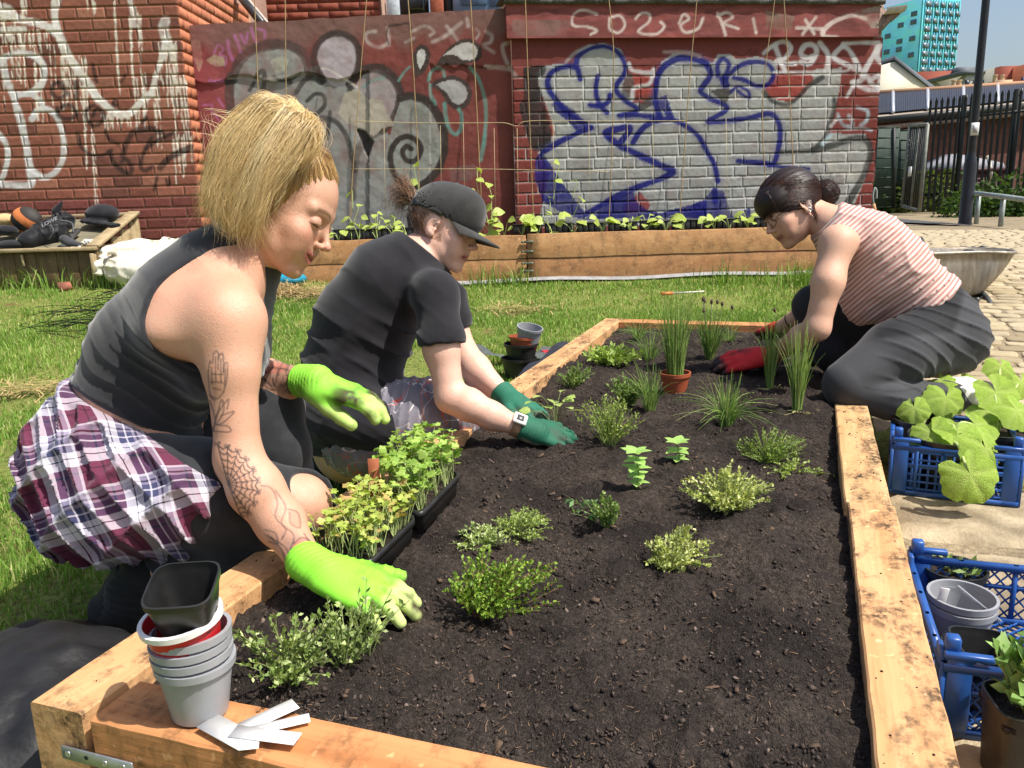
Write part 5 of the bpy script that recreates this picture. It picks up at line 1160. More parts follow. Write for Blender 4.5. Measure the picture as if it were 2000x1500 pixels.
def face_paint(L,col,lip=(168,96,86),brow=(96,70,46),lash=(40,28,22),blush=.25,smile=0.):
    """face colouring: lips, brows, lash lines, flush of cheeks and nose; shade painted into nostrils and mouth line"""
    x,y,z = L[:,0],np.abs(L[:,1]),L[:,2];c = col.copy()
    def mixin(m,tgt):
        nonlocal c;c = c*(1-m[:,None])+np.array(lin(*tgt))*m[:,None]
    zc = z+5.85-smile*.75*(y/2.6)**1.3;ml = np.exp(-(((x-8.6)/1.8)**2+(y/2.75)**6+(zc/1.0)**4))*(x > 6.4);mixin(np.clip(ml*1.1,0,.85),lip)
    mixin(np.clip(np.exp(-((zc/(.17+.09*smile))**2)-(y/2.7)**6)*(x > 6.8),0,1)*.85,(84,34,30))  # shade between the lips, painted into the colour
    bz = 3.0-.09*(y-2.8)**2+.0;mb = np.exp(-((z-bz)/.45)**2)*sm(.7,1.4,y)*(1-sm(4.3,5.0,y))*(x > 4.5);mixin(np.clip(mb*1.1,0,.92),brow)
    le = np.exp(-((z-.08)/.17)**2)*sm(1.7,2.1,y)*(1-sm(4.4,4.9,y))*(x > 6.2);mixin(np.clip(le*1.2,0,.95),lash)
    es = np.exp(-(((y-3.2)/1.5)**2+((z-1.3)/.7)**2))*(x > 6);mixin(es*.28,(150,100,82))
    mixin(np.exp(-(((x-10.1)/.5)**2+((y-.62)/.35)**2+((z+3.5)/.35)**2))*.7,(70,34,28))  # shade inside the nostrils, painted into the colour
    mixin(blush*np.exp(-(((x-6.5)/3)**2+((y-4.2)/2.2)**2+((z+2.2)/2.2)**2)),(214,120,100));mixin(blush*np.exp(-(((x-10.8)/1.2)**2+(y/1.2)**2+((z+2.5)/1.1)**2)),(214,120,104))
    return c
def hand_sdf(p,wrist,dirv,normal,spread=1.,curl=(.35,)*4,thumb=(.9,.2),s=1.,side=1,rad=1.,thumb_drop=.0,ext=None):
    """gloved hand. dirv: wrist to knuckles; normal: back of hand; side=+1 puts the thumb towards normal x dirv"""
    d_ = nrm(dirv);n_ = nrm(np.asarray(normal)-d_*np.dot(normal,d_));t_ = np.cross(n_,d_)*side;w = np.asarray(wrist)
    at = lambda a,b,c: w+d_*a*s+t_*b*s+n_*c*s
    d = cone(p,at(.0,0,0),at(.035,.004,.0),.026*s*rad,.030*s*rad,n_,.72)
    d = smin(d,cone(p,at(.03,.012,0),at(.088,.026,.002),.023*s*rad,.017*s*rad,n_,.75),.012*s)
    d = smin(d,cone(p,at(.03,-.014,-.002),at(.08,-.026,-.004),.021*s*rad,.016*s*rad,n_,.75),.012*s)
    d = smin(d,cone(p,at(.03,0,0),at(.09,.0,.004),.024*s*rad,.018*s*rad,n_,.72),.012*s)
    base = [(.090,.029,.001),(.095,.0095,.003),(.091,-.010,.002),(.082,-.028,-.003)];Ls = [.070,.078,.071,.056];ang = [.13,.03,-.09,-.22]
    if ext: Ls = [a*b for a,b in zip(Ls,ext)]
    for i in range(4):
        b0 = np.array(at(*base[i]));a = ang[i]*spread;u = d_*math.cos(a)+t_*math.sin(a);cu = curl[i % len(curl)];pts = [b0];th_ = cu*.35
        for L_,dc in ((.44,.9),(.31,1.0),(.25,.7)):
            v = u*math.cos(th_)-n_*math.sin(th_);pts.append(pts[-1]+v*Ls[i]*L_*s);th_ += cu*dc
        rr_ = [.0105*s*rad,.0098*s*rad,.0090*s*rad,.0078*s*rad]
        if i == 3: rr_ = [q*.88 for q in rr_]
        d = smin(d,chain(p,pts,rr_,.003),.0045*s)
    b0 = at(.024,.024,-.006);u = d_*math.cos(thumb[0])+t_*math.sin(thumb[0])-n_*thumb_drop;u = nrm(u);v = nrm(u+d_*thumb[1]-n_*.1)
    d = smin(d,chain(p,[b0,b0+u*.040*s,b0+u*.040*s+v*.032*s,b0+u*.040*s+v*.055*s],[.0165*s*rad,.0125*s*rad,.0110*s*rad,.0095*s*rad],.006),.010*s)
    return d
def wrk(p,k,amp,dirs,warp=6.,seed=0):
    """soft cloth folds: warped sine ridges"""
    q = np.asarray(p,float);n = fbm(q,warp,2,seed);n2 = vnoise(q,warp*.6,seed+40);r_ = 0
    for dv,ph in dirs: r_ = r_+np.sin((q@np.asarray(dv))*k+ph+3.2*n)
    r_ = 1-np.abs(r_/len(dirs));return amp*(1.9*r_**2.6-.55)*np.clip(.45+1.1*n2,.0,1.3)
def skin_mat(name,tone_attr='Col'):
    t = NT(name);v = t.coord('World');n1 = t.noise(v,42,5,.65);n2 = t.noise(v,750,2);n3 = t.noise(v,11,4,.6);n4 = t.noise(v,230,2);n5 = t.noise(v,26,3)
    c = t.mix(t.gray(n1,.32,.72,0,.42),t.attr(),t.mix(1.,t.attr(),(1.06,.78,.72),'MULTIPLY'));c = t.mix(t.gray(n3,.42,.68,0,.38),c,t.mix(1.,t.attr(),(.88,.74,.66),'MULTIPLY'))
    c = t.mix(t.math('MULTIPLY',t.gray(n4,.63,.70,0,.55),t.gray(n5,.42,.6)),c,t.mix(1.,t.attr(),(.62,.46,.38),'MULTIPLY'))
    t.set('Base Color',c);t.set('Roughness',t.gray(n1,.3,.7,.36,.56));t.set('Specular IOR Level',.5);t.set('Subsurface Weight',.08);t.set('Subsurface Radius',(.008,.003,.0015));t.set('Subsurface Scale',1.)
    t.bump(t.math('ADD',t.math('ADD',n2,t.math('MULTIPLY',n4,.6)),t.math('MULTIPLY',n1,.8)),.42,.002);return t.m
SKIN = skin_mat('skin')
def fabric(name,c,rough=.85,weave=900.,var=.12,sheen=.2,bump=.25,attr=False):
    t = NT(name);v = t.coord('World');n1 = t.noise(v,22,4);n2 = t.noise(v,weave,2);base = t.attr() if attr else c
    a = t.mix(t.gray(n1,.35,.7,0,1.),base if attr else tuple(x*(1-var) for x in c),t.mix(1.,base,(1+var,)*3,'MULTIPLY') if attr else tuple(x*(1+var) for x in c))
    a = t.mix(t.gray(n2,.4,.65,0,.35),a,t.mix(1.,a,(1.5,1.5,1.5),'MULTIPLY'));t.set('Base Color',a);t.set('Roughness',rough);t.set('Specular IOR Level',.2)
    t.set('Sheen Weight',sheen);t.set('Sheen Roughness',.5);t.bump(n2,bump,.001);return t.m
def cloth(name,f,lo,hi,h,mat,parent,col=None,q=None,label=None,smooth=True):
    V,F = mesh_sdf(f,lo,hi,h);me = mesh_data(name,V,F,smooth)
    if col is not None: add_col(me,col(V))
    if q is not None: add_vec(me,q(V))
    o = link(name,me,mat,parent)
    if label: o['label'] = label
    return o
def strands(name,paths,rad,cols,mat,parent,sides=3,label=None,taper=True):
    """hair: each path (m,3) becomes a thin tapered tube; all locks of one head are one mesh"""
    Vs,Fs,Cs,n0 = [],[],[],0;by = {}
    for P,c in zip(paths,cols): by.setdefault(len(P),[]).append((P,c))
    an = np.arange(sides)*2*np.pi/sides
    for m,L in by.items():
        P = np.array([q[0] for q in L]);c = np.array([q[1] for q in L]);n = len(L);t = np.gradient(P,axis=1);t /= np.linalg.norm(t,axis=2)[...,None]+1e-9;u = np.cross(t,[.3,.8,.5]);u /= np.linalg.norm(u,axis=2)[...,None]+1e-9;w = np.cross(t,u);r_ = rad*(np.linspace(1,.3,m) if taper else np.ones(m))
        V = P[:,:,None]+r_[None,:,None,None]*(np.cos(an)[:,None]*u[:,:,None]+np.sin(an)[:,None]*w[:,:,None]);Vs.append(V.reshape(-1,3));k = np.arange(n*m*sides).reshape(n,m,sides)+n0
        Fs.append(np.stack([k[:,:-1],np.roll(k[:,:-1],-1,2),np.roll(k[:,1:],-1,2),k[:,1:]],-1).reshape(-1,4));Cs.append(np.repeat(c,m*sides,0));n0 += n*m*sides
    me = mesh_data(name,np.concatenate(Vs),np.concatenate(Fs),True);add_col(me,np.concatenate(Cs));o = link(name,me,mat,parent)
    if label: o['label'] = label
    return o
t = NT('hair_fibre');t.set('Base Color',t.attr());t.set('Roughness',.33);t.set('Specular IOR Level',.6);HAIR = t.m;t = NT('dark_hair_fibre');t.set('Base Color',t.attr());t.set('Roughness',.5);t.set('Specular IOR Level',.4);DHAIR = t.m
def bbox(pts,m): P = np.array(pts);return P.min(0)-m,P.max(0)+m

# ================================================================== PERSON IN GREY CROP TOP (left, nearest)
def lax(a,b,lat=FWD):
    s = nrm(np.asarray(b)-np.asarray(a));u = nrm(lat-s*np.dot(lat,s));return (u,np.cross(s,u))
def axes_for(C,lat=FWD):
    n = len(C);return [lax(C[max(i-1,0)],C[min(i+1,n-1)],lat) for i in range(n)]
def plane_d(p,px,py,dx,dy,d=1.5):
    """signed distance to a plane through a pixel's line of sight, positive on the side of image direction (dx,dy)"""
    n = nrm(RT*dx-UP*dy);return (p-np.asarray(pt(px,py,d),f32))@np.asarray(n,f32)
def split_faces(V,F,mask):
    key = lambda a,b: np.minimum(a,b)*len(V)+np.maximum(a,b)
    sel = F[mask];rest = F[~mask];ks = np.stack([key(sel[:,i],sel[:,(i+1) % 4]) for i in range(4)],1);uk,inv = np.unique(ks,return_inverse=True);inv = inv.reshape(ks.shape)
    mid = .5*(V[uk//len(V)]+V[uk % len(V)]);m = inv+len(V);cen = V[sel].mean(1);c = np.arange(len(sel))+len(V)+len(mid)
    out = np.concatenate([np.stack([sel[:,i],m[:,i],c,m[:,i-1]],1) for i in range(4)]).tolist()
    kr = np.stack([key(rest[:,i],rest[:,(i+1) % 4]) for i in range(4)],1);pos = np.searchsorted(uk,kr).clip(0,max(len(uk)-1,0));hit = uk[pos] == kr
    for i in range(len(rest)):
        if hit[i].any():
            q = []
            for j in range(4):
                q.append(int(rest[i,j]))
                if hit[i,j]: q.append(int(pos[i,j]+len(V)))
            out.append(q)
        else: out.append(rest[i].tolist())
    return np.concatenate([V,mid,cen]),out

pA = empty('person',on_ground(250,1230),'kneeling person with blonde ponytail, grey crop top and lime gloves','person','people planting the bed')
A_C = [pt(*q) for q in [(232,958,1.60),(246,886,1.60),(266,796,1.59),(318,690,1.58),(398,600,1.57),(446,532,1.57),(480,496,1.57)]]
A_AX = axes_for(A_C);A_RA = [.165,.165,.122,.135,.15,.115,.056];A_RB = [.12,.125,.105,.115,.108,.082,.054]
A_HC,A_H = pt(556,408,1.545),head_frame(1,30,4)
shR,elR,wrR = pt(446,628,1.415),pt(466,895,1.415),on_z(604,1106,.045)
shL,elL,wrL = pt(450,600,1.73),pt(470,735,1.80),pt(592,744,1.70)
kR,kL = pt(583,988,1.545),pt(532,792,1.76)
def A_cut(x): return x[:,0]*.80-x[:,2]*.33-1.1+.006*x[:,1]**2
def A_torso(p): return loft(p,A_C,A_RA,A_RB,A_AX,.03)
def A_armR(p):
    d = ell(p,shR,(.050,.053,.058));d = smin(d,cone(p,pt(445,560,1.49),shR,.046,.048),.05)
    d = smin(d,chain(p,[shR,pt(452,720,1.405),elR],[.0455,.0415,.037],.03),.04)
    return smin(d,chain(p,[elR,pt(500,955,1.405),pt(548,1020,1.40),wrR],[.039,.0435,.0385,.0245],.02),.02)
def A_armL(p): return smin(chain(p,[shL,pt(455,680,1.78),elL],[.056,.05,.041],.03),chain(p,[elL,pt(520,742,1.76),wrL],[.041,.043,.027],.02),.02)
def A_legs(p):
    d = chain(p,[pt(240,955,1.50),pt(400,965,1.50),kR],[.105,.088,.056],.03);d = smin(d,chain(p,[kR,pt(450,1045,1.52),pt(300,1115,1.53)],[.056,.055,.036],.02),.025)
    e = chain(p,[pt(290,905,1.71),pt(420,845,1.73),kL],[.10,.085,.055],.03);e = smin(e,chain(p,[kL,pt(548,880,1.73),on_z(590,1000,-.10)],[.054,.052,.036],.02),.02)
    e = smin(e,cone(p,on_z(590,1010,-.13),on_z(650,1010,-.17),.04,.035),.03);d = smin(d,e,.02)
    return smin(d,cone(p,pt(285,1120,1.54),pt(235,1215,1.57),.038,.036),.03)
def A_body(p):
    d = A_torso(p)
    d = smin(d,ell(p,pt(368,640,1.46),(.07,.09,.05)),.05)      # shoulder blade
    d = smin(d,A_armR(p),.06);d = smin(d,A_armL(p),.05);d = smin(d,A_legs(p),.03)
    d = smin(d,chain(p,[pt(470,505,1.57),pt(520,440,1.56)],[.058,.05],.02),.03)
    d = smin(d,cone(p,pt(455,520,1.52),pt(505,470,1.545),.035,.03),.03)
    return smin(d,head_sdf(p,A_HC,A_H,1.0,True,smile=1.25),.012)
lo,hi = bbox(A_C+[A_HC,shR,elR,wrR,elL,wrL,kR,pt(190,1200,1.6),pt(650,1000,1.7),pt(660,480,1.5),pt(600,220,1.5),pt(60,930,1.6)],.09)
V,F = mesh_sdf(A_body,lo,hi,.0043)
cx,cy = to_px(V);dcam = (V-CAM)@FWD
fa_ = F[:,0];armm = (cx[fa_] > 385) & (cx[fa_] < 640) & (cy[fa_] > 660) & (cy[fa_] < 1135) & (dcam[fa_] < 1.46)
hm = np.linalg.norm(V[fa_]-A_HC,axis=1) < .135
V2,F2 = split_faces(V,F,armm | hm)
base = np.array(lin(204,160,134));col = np.tile(base,(len(V2),1))*(1+.07*fbm(V2,7,3,2)[:,None])
Lh = head_local(V2,A_HC,A_H);near = (np.abs(Lh) < 13).all(1);col[near] = face_paint(Lh[near],col[near],(180,98,92),(112,84,54),(50,34,26),.3,1.25)
hl_ = A_cut(Lh);mh = (np.clip(1-(hl_+.2)/1.3,0,1)*(hl_ > -1.5)*near*(Lh[:,2] > -1))[:,None]*.6;col = col*(1-mh)+np.array(lin(150,110,72))*mh
facing = np.full(len(V2),-1.);_px,_py = to_px(V2);_s = np.where((_px > 380) & (_py > 640))[0];N = grad_n(lambda q: smin(A_armR(q),A_armL(q),.001),V2[_s]);facing[_s] = -((N*((V2[_s]-CAM)/np.linalg.norm(V2[_s]-CAM,axis=1)[:,None])).sum(1))
tp = Paint();z8 = lambda p: Z(350,650,.4,p);IK = (70,62,60);IK2 = (112,100,94)
for p in [[(150,140),(142,200),(150,300),(172,330)],[(165,140),(168,100),(182,90),(192,110),(190,180)],[(190,130),(200,105),(214,110),(216,200)],[(216,190),(224,150),(236,155),(232,230),(216,290)],[(150,305),(185,322),(216,290)],[(152,140),(165,150)],[(160,200),(210,205)],[(155,240),(214,245)],[(165,270),(205,280)],[(178,120),(178,240)],[(204,130),(203,240)],[(226,175),(222,260)],[(158,170),(160,250)]]: tp.line(z8(p),3.,IK,.7,2.6)
for p in [[(150,330),(175,420),(165,480)],[(165,480),(205,330),(216,385),(180,450)],[(195,380),(240,325),(235,370)],[(205,405),(268,385),(225,430),(190,450)],[(185,450),(235,455),(250,482),(172,482)],[(150,370),(140,420),(170,480)],[(180,410),(200,370)]]: tp.line(z8(p),3.,IK,.74,2.6)
ce = np.array((238,738));ends = [(188,548),(235,560),(285,580),(325,620),(360,670),(382,720),(385,775),(365,830),(335,880),(300,890)]
for e_ in ends: tp.line(z8([tuple(ce),e_]),2.6,IK,.9,1.6)
for fr in (.3,.48,.66,.84,1.):
    P_ = []
    for a,b_ in zip(ends[:-1],ends[1:]):
        a,b_ = ce+(np.array(a)-ce)*fr,ce+(np.array(b_)-ce)*fr;P_ += [tuple(a),tuple((a+b_)/2*.93+ce*.07)]
    P_.append(tuple(ce+(np.array(ends[-1])-ce)*fr));tp.line(z8(P_),2.8 if fr < 1 else 3.4,IK,.88,1.6)
for e_ in ends:
    v_ = nrm(np.array(e_)-ce);w_ = np.array((-v_[1],v_[0]));e_ = np.array(e_)
    for s_ in (-1,1): tp.line(z8([tuple(e_),tuple(e_+v_*14+w_*s_*7),tuple(e_+v_*9+w_*s_*15),tuple(e_+v_*3+w_*s_*9)]),2.2,IK,.8,1.4)
tp.fill(z8([(400,740),(470,760),(520,850),(560,930),(600,1000),(640,1060),(560,1080),(500,1000),(470,880),(410,800)]),IK2,.55,nz=.5)
tp.fill(z8([(560,1020),(620,1000),(660,1050),(640,1130),(580,1150),(550,1090)]),(206,120,100),.55);tp.fill(z8([(530,870),(570,880),(590,940),(550,930)]),(206,126,104),.5);tp.fill(z8([(580,1100),(640,1080),(650,1150),(600,1165)]),(206,116,98),.5)
for p in [[(400,745),(450,760),(480,830),(470,900),(520,960),(500,1010)],[(470,770),(520,850),(500,930),(560,990),(540,1080),(570,1150)],[(560,1030),(600,1000),(650,1030),(660,1090),(610,1130),(560,1100),(580,1050),(630,1060)],[(590,1090),(640,1120),(610,1160),(580,1140)],[(420,960),(470,980),(480,1030),(440,1020)],[(430,990),(520,1050),(540,1120)],[(530,860),(580,880),(590,950),(545,930),(540,880)],[(610,980),(650,1040),(680,1100)],[(450,1000),(500,1060),(520,1130)]]: tp.line(z8(p),3.6,IK,.75,2.2,nz=.15)
sel = np.where((facing > .05) & ((V2-CAM)@FWD < 1.47))[0]
col[sel] = tp.apply(V2[sel],col[sel])
# far forearm: sleeve of tattoos
tl = Paint()
tl.fill([(505,700),(560,706),(595,715),(595,768),(540,765),(505,760)],(120,96,88),.5,nz=.5);tl.fill([(515,706),(560,712),(548,728),(518,728)],(190,100,84),.5)
rt_ = np.random.default_rng(4)
for _ in range(22):
    a = np.array([rt_.uniform(505,585),rt_.uniform(702,762)]);tl.line([tuple(a),tuple(a+rt_.normal(0,9,2)),tuple(a+rt_.normal(0,14,2)),tuple(a+rt_.normal(0,16,2))],2.8,(64,52,50),.7,2.)
sel = np.where((facing > .0) & ((V2-CAM)@FWD > 1.6) & (Lh[:,2] < -20))[0];col[sel] = tl.apply(V2[sel],col[sel])
me = mesh_data('body',V2,F2,True);add_col(me,col);link('body',me,SKIN,pA)
bb = MB();bb.lathe([(.0012,-.004),(.0016,0),(.0012,.004)],A_HC+A_H.T@np.array([.099,-.0118,-.031]),8);bb.build('nose_stud',simple('silver',(.7,.7,.7),.2,0,1,0,metal=1.),pA,smooth=True)

# crop top --------------------------------------------------------------
AXI = np.array([RT,-UP,FWD])
def A_top(p):
    d = A_torso(p);d = smin(d,ell(p,pt(430,700,1.50),(.075,.075,.07)),.05);d = smin(d,ell(p,pt(440,690,1.63),(.075,.075,.07)),.05)
    d = smin(d,ell(p,pt(368,640,1.46),(.07,.09,.05)),.05);d = smin(d,chain(p,[pt(470,505,1.57),pt(497,470,1.565)],[.058,.053],.02),.03)
    sp_ = nrm(A_C[3]-A_C[2]);n2_ = nrm(RT*.45-UP*-.9)
    amp = sm(.28,.0,(p-np.asarray(A_C[1],f32))@np.asarray(nrm(A_C[4]-A_C[1]),f32)-.03)
    d = d-.0065-wrk(p,2*np.pi/.055,.005,[(sp_*.9+RT*.25,0.),(n2_,1.3)],5.,3)*(.35+.65*amp)
    d = smax(d,plane_d(p,215,792,-.48,.878),.006)
    d = smax(d,-ell(p,pt(424,612,1.395),(.118,.112,.135),AXI),.012);d = smax(d,-ell(p,pt(440,600,1.76),(.118,.112,.135),AXI),.012)
    d = smax(d,-(cone(p,pt(480,640,1.41),pt(490,760,1.41),.06,.05)),.01)
    return smax(d,plane_d(p,474,478,.55,-.83),.005)
topc = fabric('grey_jersey',lin(38,39,43),.9,700.,.22,.35,.3)
lo2,hi2 = bbox(A_C+[pt(460,720,1.45)],.19);cloth('crop_top',A_top,lo2,hi2,.0045,topc,pA)
# plaid shirt tied round the hips ------------------------------------------
def A_plaid(p):
    R1 = np.array([nrm(RT*.9-UP*.35),nrm(RT*.35+UP*.9),FWD]);R2 = np.array([nrm(RT*.97+UP*.2),nrm(RT*-.2+UP*.97),FWD])
    core = smin(loft(p,A_C[:4],A_RA[:4],A_RB[:4],A_AX[:4],.03),chain(p,[pt(240,955,1.50),pt(400,965,1.50),pt(500,970,1.52)],[.105,.088,.07],.03),.03)-.020
    core = smin(core,chain(p,[pt(290,905,1.71),pt(420,845,1.73)],[.10,.085],.03)-.02,.03)
    d = smin(core,ell(p,pt(238,905,1.57),(.138,.115,.19),R1),.04);d = smin(d,ell(p,pt(262,985,1.54),(.138,.086,.16),R2),.05)
    d = smin(d,ell(p,pt(116,905,1.53),(.036,.075,.09),R1),.05)
    d = smin(d,chain(p,[pt(330,870,1.47),pt(440,880,1.47),pt(535,885,1.52),pt(556,905,1.52)],[.03,.034,.03,.022],.01),.02)
    d = smax(d,plane_d(p,480,930,.80,.60),.015)
    d = smin(d,chain(p,[pt(440,880,1.47),pt(535,885,1.52),pt(556,905,1.52)],[.03,.03,.024],.01),.02)
    u = nrm(RT*.5+UP*.87);w2 = nrm(RT*.95-UP*.3)
    d = d-wrk(p,2*np.pi/.075,.011,[(u,.5),(u*.6+w2*.8,2.)],3.2,7)-wrk(p,2*np.pi/.03,.003,[(u*.8+FWD*.5,1.)],6.,9)
    return smax(d,plane_d(p,215,800,.47,-.88),.01)
t = NT('plaid_flannel');v = t.coord('@Q');sx = t.n('ShaderNodeSeparateXYZ');t.l(v,sx.inputs[0])
WHT,MAR,NAV,BLK,GRY = lin(206,200,210),lin(98,44,66),lin(60,62,92),lin(26,22,28),lin(146,136,156)
def band(sock,per,ph,stops):
    f_ = t.math('FRACT',t.math('ADD',t.math('DIVIDE',sock,per),ph));o = t.n('ShaderNodeValToRGB');o.color_ramp.interpolation = 'CONSTANT';e = o.color_ramp.elements
    while len(e) < len(stops): e.new(.5)
    for q,(ps,c_) in zip(e,stops): q.position = ps;q.color = (*c_,1)
    t.l(f_,o.inputs[0]);return o.outputs[0]
ST = [(0,MAR),(.22,BLK),(.25,MAR),(.34,WHT),(.46,BLK),(.475,WHT),(.56,NAV),(.66,WHT),(.68,NAV),(.76,GRY),(.80,BLK),(.83,GRY),(.90,WHT),(.94,MAR)]
cA = band(sx.outputs[0],.118,.1,ST);cB = band(sx.outputs[1],.118,.35,ST);c = t.mix(.5,cA,cB);n2 = t.noise(t.coord('World'),800,2);c = t.mix(t.gray(n2,.4,.7,0,.3),c,t.mix(1.,c,(1.35,1.35,1.35),'MULTIPLY'))
t.set('Base Color',c);t.set('Roughness',.9);t.set('Specular IOR Level',.15);t.set('Sheen Weight',.2);t.bump(n2,.25,.001);PLAID = t.m
def A_q(V):
    x = V-pt(230,930,1.55);a,b_,c_ = x@RT,x@UP,x@FWD;ang = np.arctan2(c_,a+.0)*.0
    w_ = .03*fbm(V,5,2,3);uu = a*.92+b_*.38+.25*c_+w_;vv = b_*.95-a*.30+.15*c_+.8*w_;return np.stack([uu,vv,c_],1)
lo3,hi3 = bbox([pt(30,900,1.34),pt(210,1110,1.34),pt(560,900,1.4),pt(130,720,1.6),pt(200,900,1.86)],.05);cloth('tied_plaid_shirt',A_plaid,lo3,hi3,.005,PLAID,pA,q=A_q)
# black ripped jeans ---------------------------------------------------------
def A_jean(p):
    d = A_legs(p)-.008-wrk(p,2*np.pi/.05,.005,[(RT*.8+UP*.5,0.),(RT*.9-UP*.3,2.)],5.,4)
    d = smin(d,ell(p,pt(225,930,1.60),(.14,.13,.16)),.03)
    d = smax(d,-ell(p,pt(612,962,1.515),(.040,.045,.07)),.006);d = smax(d,plane_d(p,300,1112,-.75,.65),.006)
    return d
jean = fabric('black_denim',lin(44,45,48),.9,800.,.3,.25,.4);lo4,hi4 = bbox([pt(150,900,1.38),pt(330,1140,1.4),kR,kL,pt(620,1040,1.75),pt(200,880,1.84)],.08);cloth('jeans',A_jean,lo4,hi4,.005,jean,pA)
# shoe (heel up, toes in the grass)
def A_shoe(p):
    d = chain(p,[pt(288,1112,1.53),pt(262,1150,1.545),pt(238,1212,1.565)],[.046,.046,.043],.02);d = smin(d,chain(p,[pt(238,1212,1.565),pt(262,1236,1.57)],[.042,.034],.02),.02);return smax(d-wrk(p,180,.002,[(UP,0)],8,2),plane_d(p,300,1100,.6,-.8),.006)
lo5,hi5 = bbox([pt(290,1110,1.53),pt(240,1230,1.57)],.07);sh_ = cloth('shoe',A_shoe,lo5,hi5,.005,fabric('black_canvas',lin(34,35,34),.9),pA)
def A_sole(p): d = chain(p,[pt(252,1120,1.54),pt(206,1205,1.57),pt(236,1250,1.575)],[.036,.038,.03],.02,nrm(RT*.85+UP*.4),.45);return d
cloth('sole',A_sole,lo5,hi5,.005,simple('rubber_sole',lin(40,40,40),.8),sh_)
# lime gloves -----------------------------------------------------------------
t = NT('lime_knit');v = t.coord('World');n1 = t.noise(v,60,4);n2 = t.noise(v,1100,2);c = t.mix(t.gray(n1,.5,.75,0,.3),t.attr(),t.mix(1.,t.attr(),(.75,.8,.6),'MULTIPLY'));t.set('Base Color',c);t.set('Roughness',.6);t.set('Specular IOR Level',.3);t.bump(n2,.25,.0012);LIME = t.m
def glove_col(w,d_,n_,body,tip,L0=.115,dirt=(66,56,40),palm=True,s=1.):
    def fcol(V):
        x = V-np.asarray(w);dd_ = nrm(d_);nn_ = nrm(np.asarray(n_)-dd_*np.dot(n_,dd_));a = x@dd_/s;c_ = x@nn_/s;nz = fbm(V,30,3,4);m = np.clip(sm(L0-.012,L0+.02,a+.012*nz)+(sm(-.004,-.016,c_+.004*nz)*sm(.0,.03,a) if palm else 0),0,1)[:,None]
        col = np.array(lin(*body))*(1-m)+np.array(lin(*tip))*m;dd = (np.clip(fbm(V,22,5,9)*1.3-.02,0,1)*sm(.02,.13,a))[:,None]*1.0;return col*(1-dd)+np.array(lin(*dirt))*dd
    return fcol
tipR = on_z(806,1188,.004);dR = tipR-wrR;nR = nrm(np.array([-.12,-.1,1.]))
def A_gloveR(p):
    w = wrR+nrm(dR)*.012
    d = hand_sdf(p,w,dR+np.array([0,0,.0]),nR,.75,(.30,.28,.30,.34),(.55,.55),1.06,1,1.12)
    cf = chain(p,[wrR-nrm(wrR-pt(548,1020,1.40))*(-.0)-nrm(wrR-pt(548,1020,1.40))*.012,wrR+nrm(dR)*.03],[.0325,.031],.01)
    s_ = (p-np.asarray(wrR,f32))@np.asarray(nrm(wrR-pt(548,1020,1.40)),f32);cf = cf-.0012*np.sin(s_*2*np.pi/.009);cf = smax(cf,-(s_+.026),.003)
    return smin(d-wrk(p,2*np.pi/.022,.0016,[(nrm(dR),0),(RT,1)],12,5),cf,.008)
lo6,hi6 = bbox([wrR,tipR,on_z(760,1135,0),on_z(740,1215,0)],.06);cloth('glove',A_gloveR,lo6,hi6,.0028,LIME,pA,glove_col(wrR,dR,nR,(142,226,62),(196,212,132),.140,palm=False))
dL = pt(722,800,1.66)-wrL;nL = nrm(UP*.75+RT*.45-FWD*.35)
def A_gloveL(p):
    w = wrL+nrm(dL)*.012;d = hand_sdf(p,w,nrm(RT*.93-UP*.22-FWD*.18),nL,-.25,(.40,.41,.42,.43),(.22,.6),1.1,-1,1.2,.5)
    ax_ = np.asarray(nrm(wrL-pt(520,742,1.76)),f32);s_ = (p-np.asarray(wrL,f32))@ax_;cf = chain(p,[wrL-ax_*.012,wrL+ax_*.04],[.034,.034],.01)-.001*np.sin(s_*2*np.pi/.008);cf = smax(cf,-(s_+.012),.003);return smin(d,cf,.008)
lo7,hi7 = bbox([wrL,pt(735,830,1.66)],.08);cloth('glove',A_gloveL,lo7,hi7,.0032,LIME,pA,glove_col(wrL,dL,nL,(146,222,72),(190,220,120),.14))
# hair -----------------------------------------------------------------------
rh = np.random.default_rng(21);BLON = [lin(240,212,154),lin(226,194,132),lin(250,228,178),lin(206,172,112),lin(236,204,144)]
def HL(x,y,z): return A_HC+A_H.T@(np.array([x,y,z])/100)
def A_scalp(p):
    x = (p-np.asarray(A_HC,f32))@np.asarray(A_H,f32).T*100;d = ell(x,(-1.2,0,3.2),(9.8,7.6,8.9))
    d = smax(d,A_cut(x),.5);d = smax(d,-(x[:,2]+5.2+.25*x[:,0]),.8);return d/100
lo8,hi8 = bbox([A_HC],.14);scol = lambda V: np.tile(lin(178,142,90),(len(V),1));SC = cloth('hair',A_scalp,lo8,hi8,.0045,HAIR,pA,scol)
tie = pt(604,272,1.50)
paths,cols = [],[]
def add_lock(G,n,spread,base,jit=.3,wob=.009):
    G = crom(G,7);m = len(G);s_ = np.linspace(0,1,m)[:,None];G = G+wob*1.1*np.sin(s_*rh.uniform(6,11)+rh.uniform(0,6.28,3))*s_*(1-.3*s_)
    for _ in range(n):
        off = rh.normal(0,1,3)*spread;ph = rh.uniform(0,6.28,3);P = G+off*(np.sin(np.pi*np.clip(s_*1.0+.06,0,1)*.9)*.9+.12)+wob*np.sin(s_*rh.uniform(3,7)+ph)*s_+rh.normal(0,1,3)*.009*s_**4
        L_ = rh.uniform(.70,1.);q = int(m*L_);paths.append(P[:max(q,4)]);cols.append(np.array(base)*rh.uniform(.88,1.1))
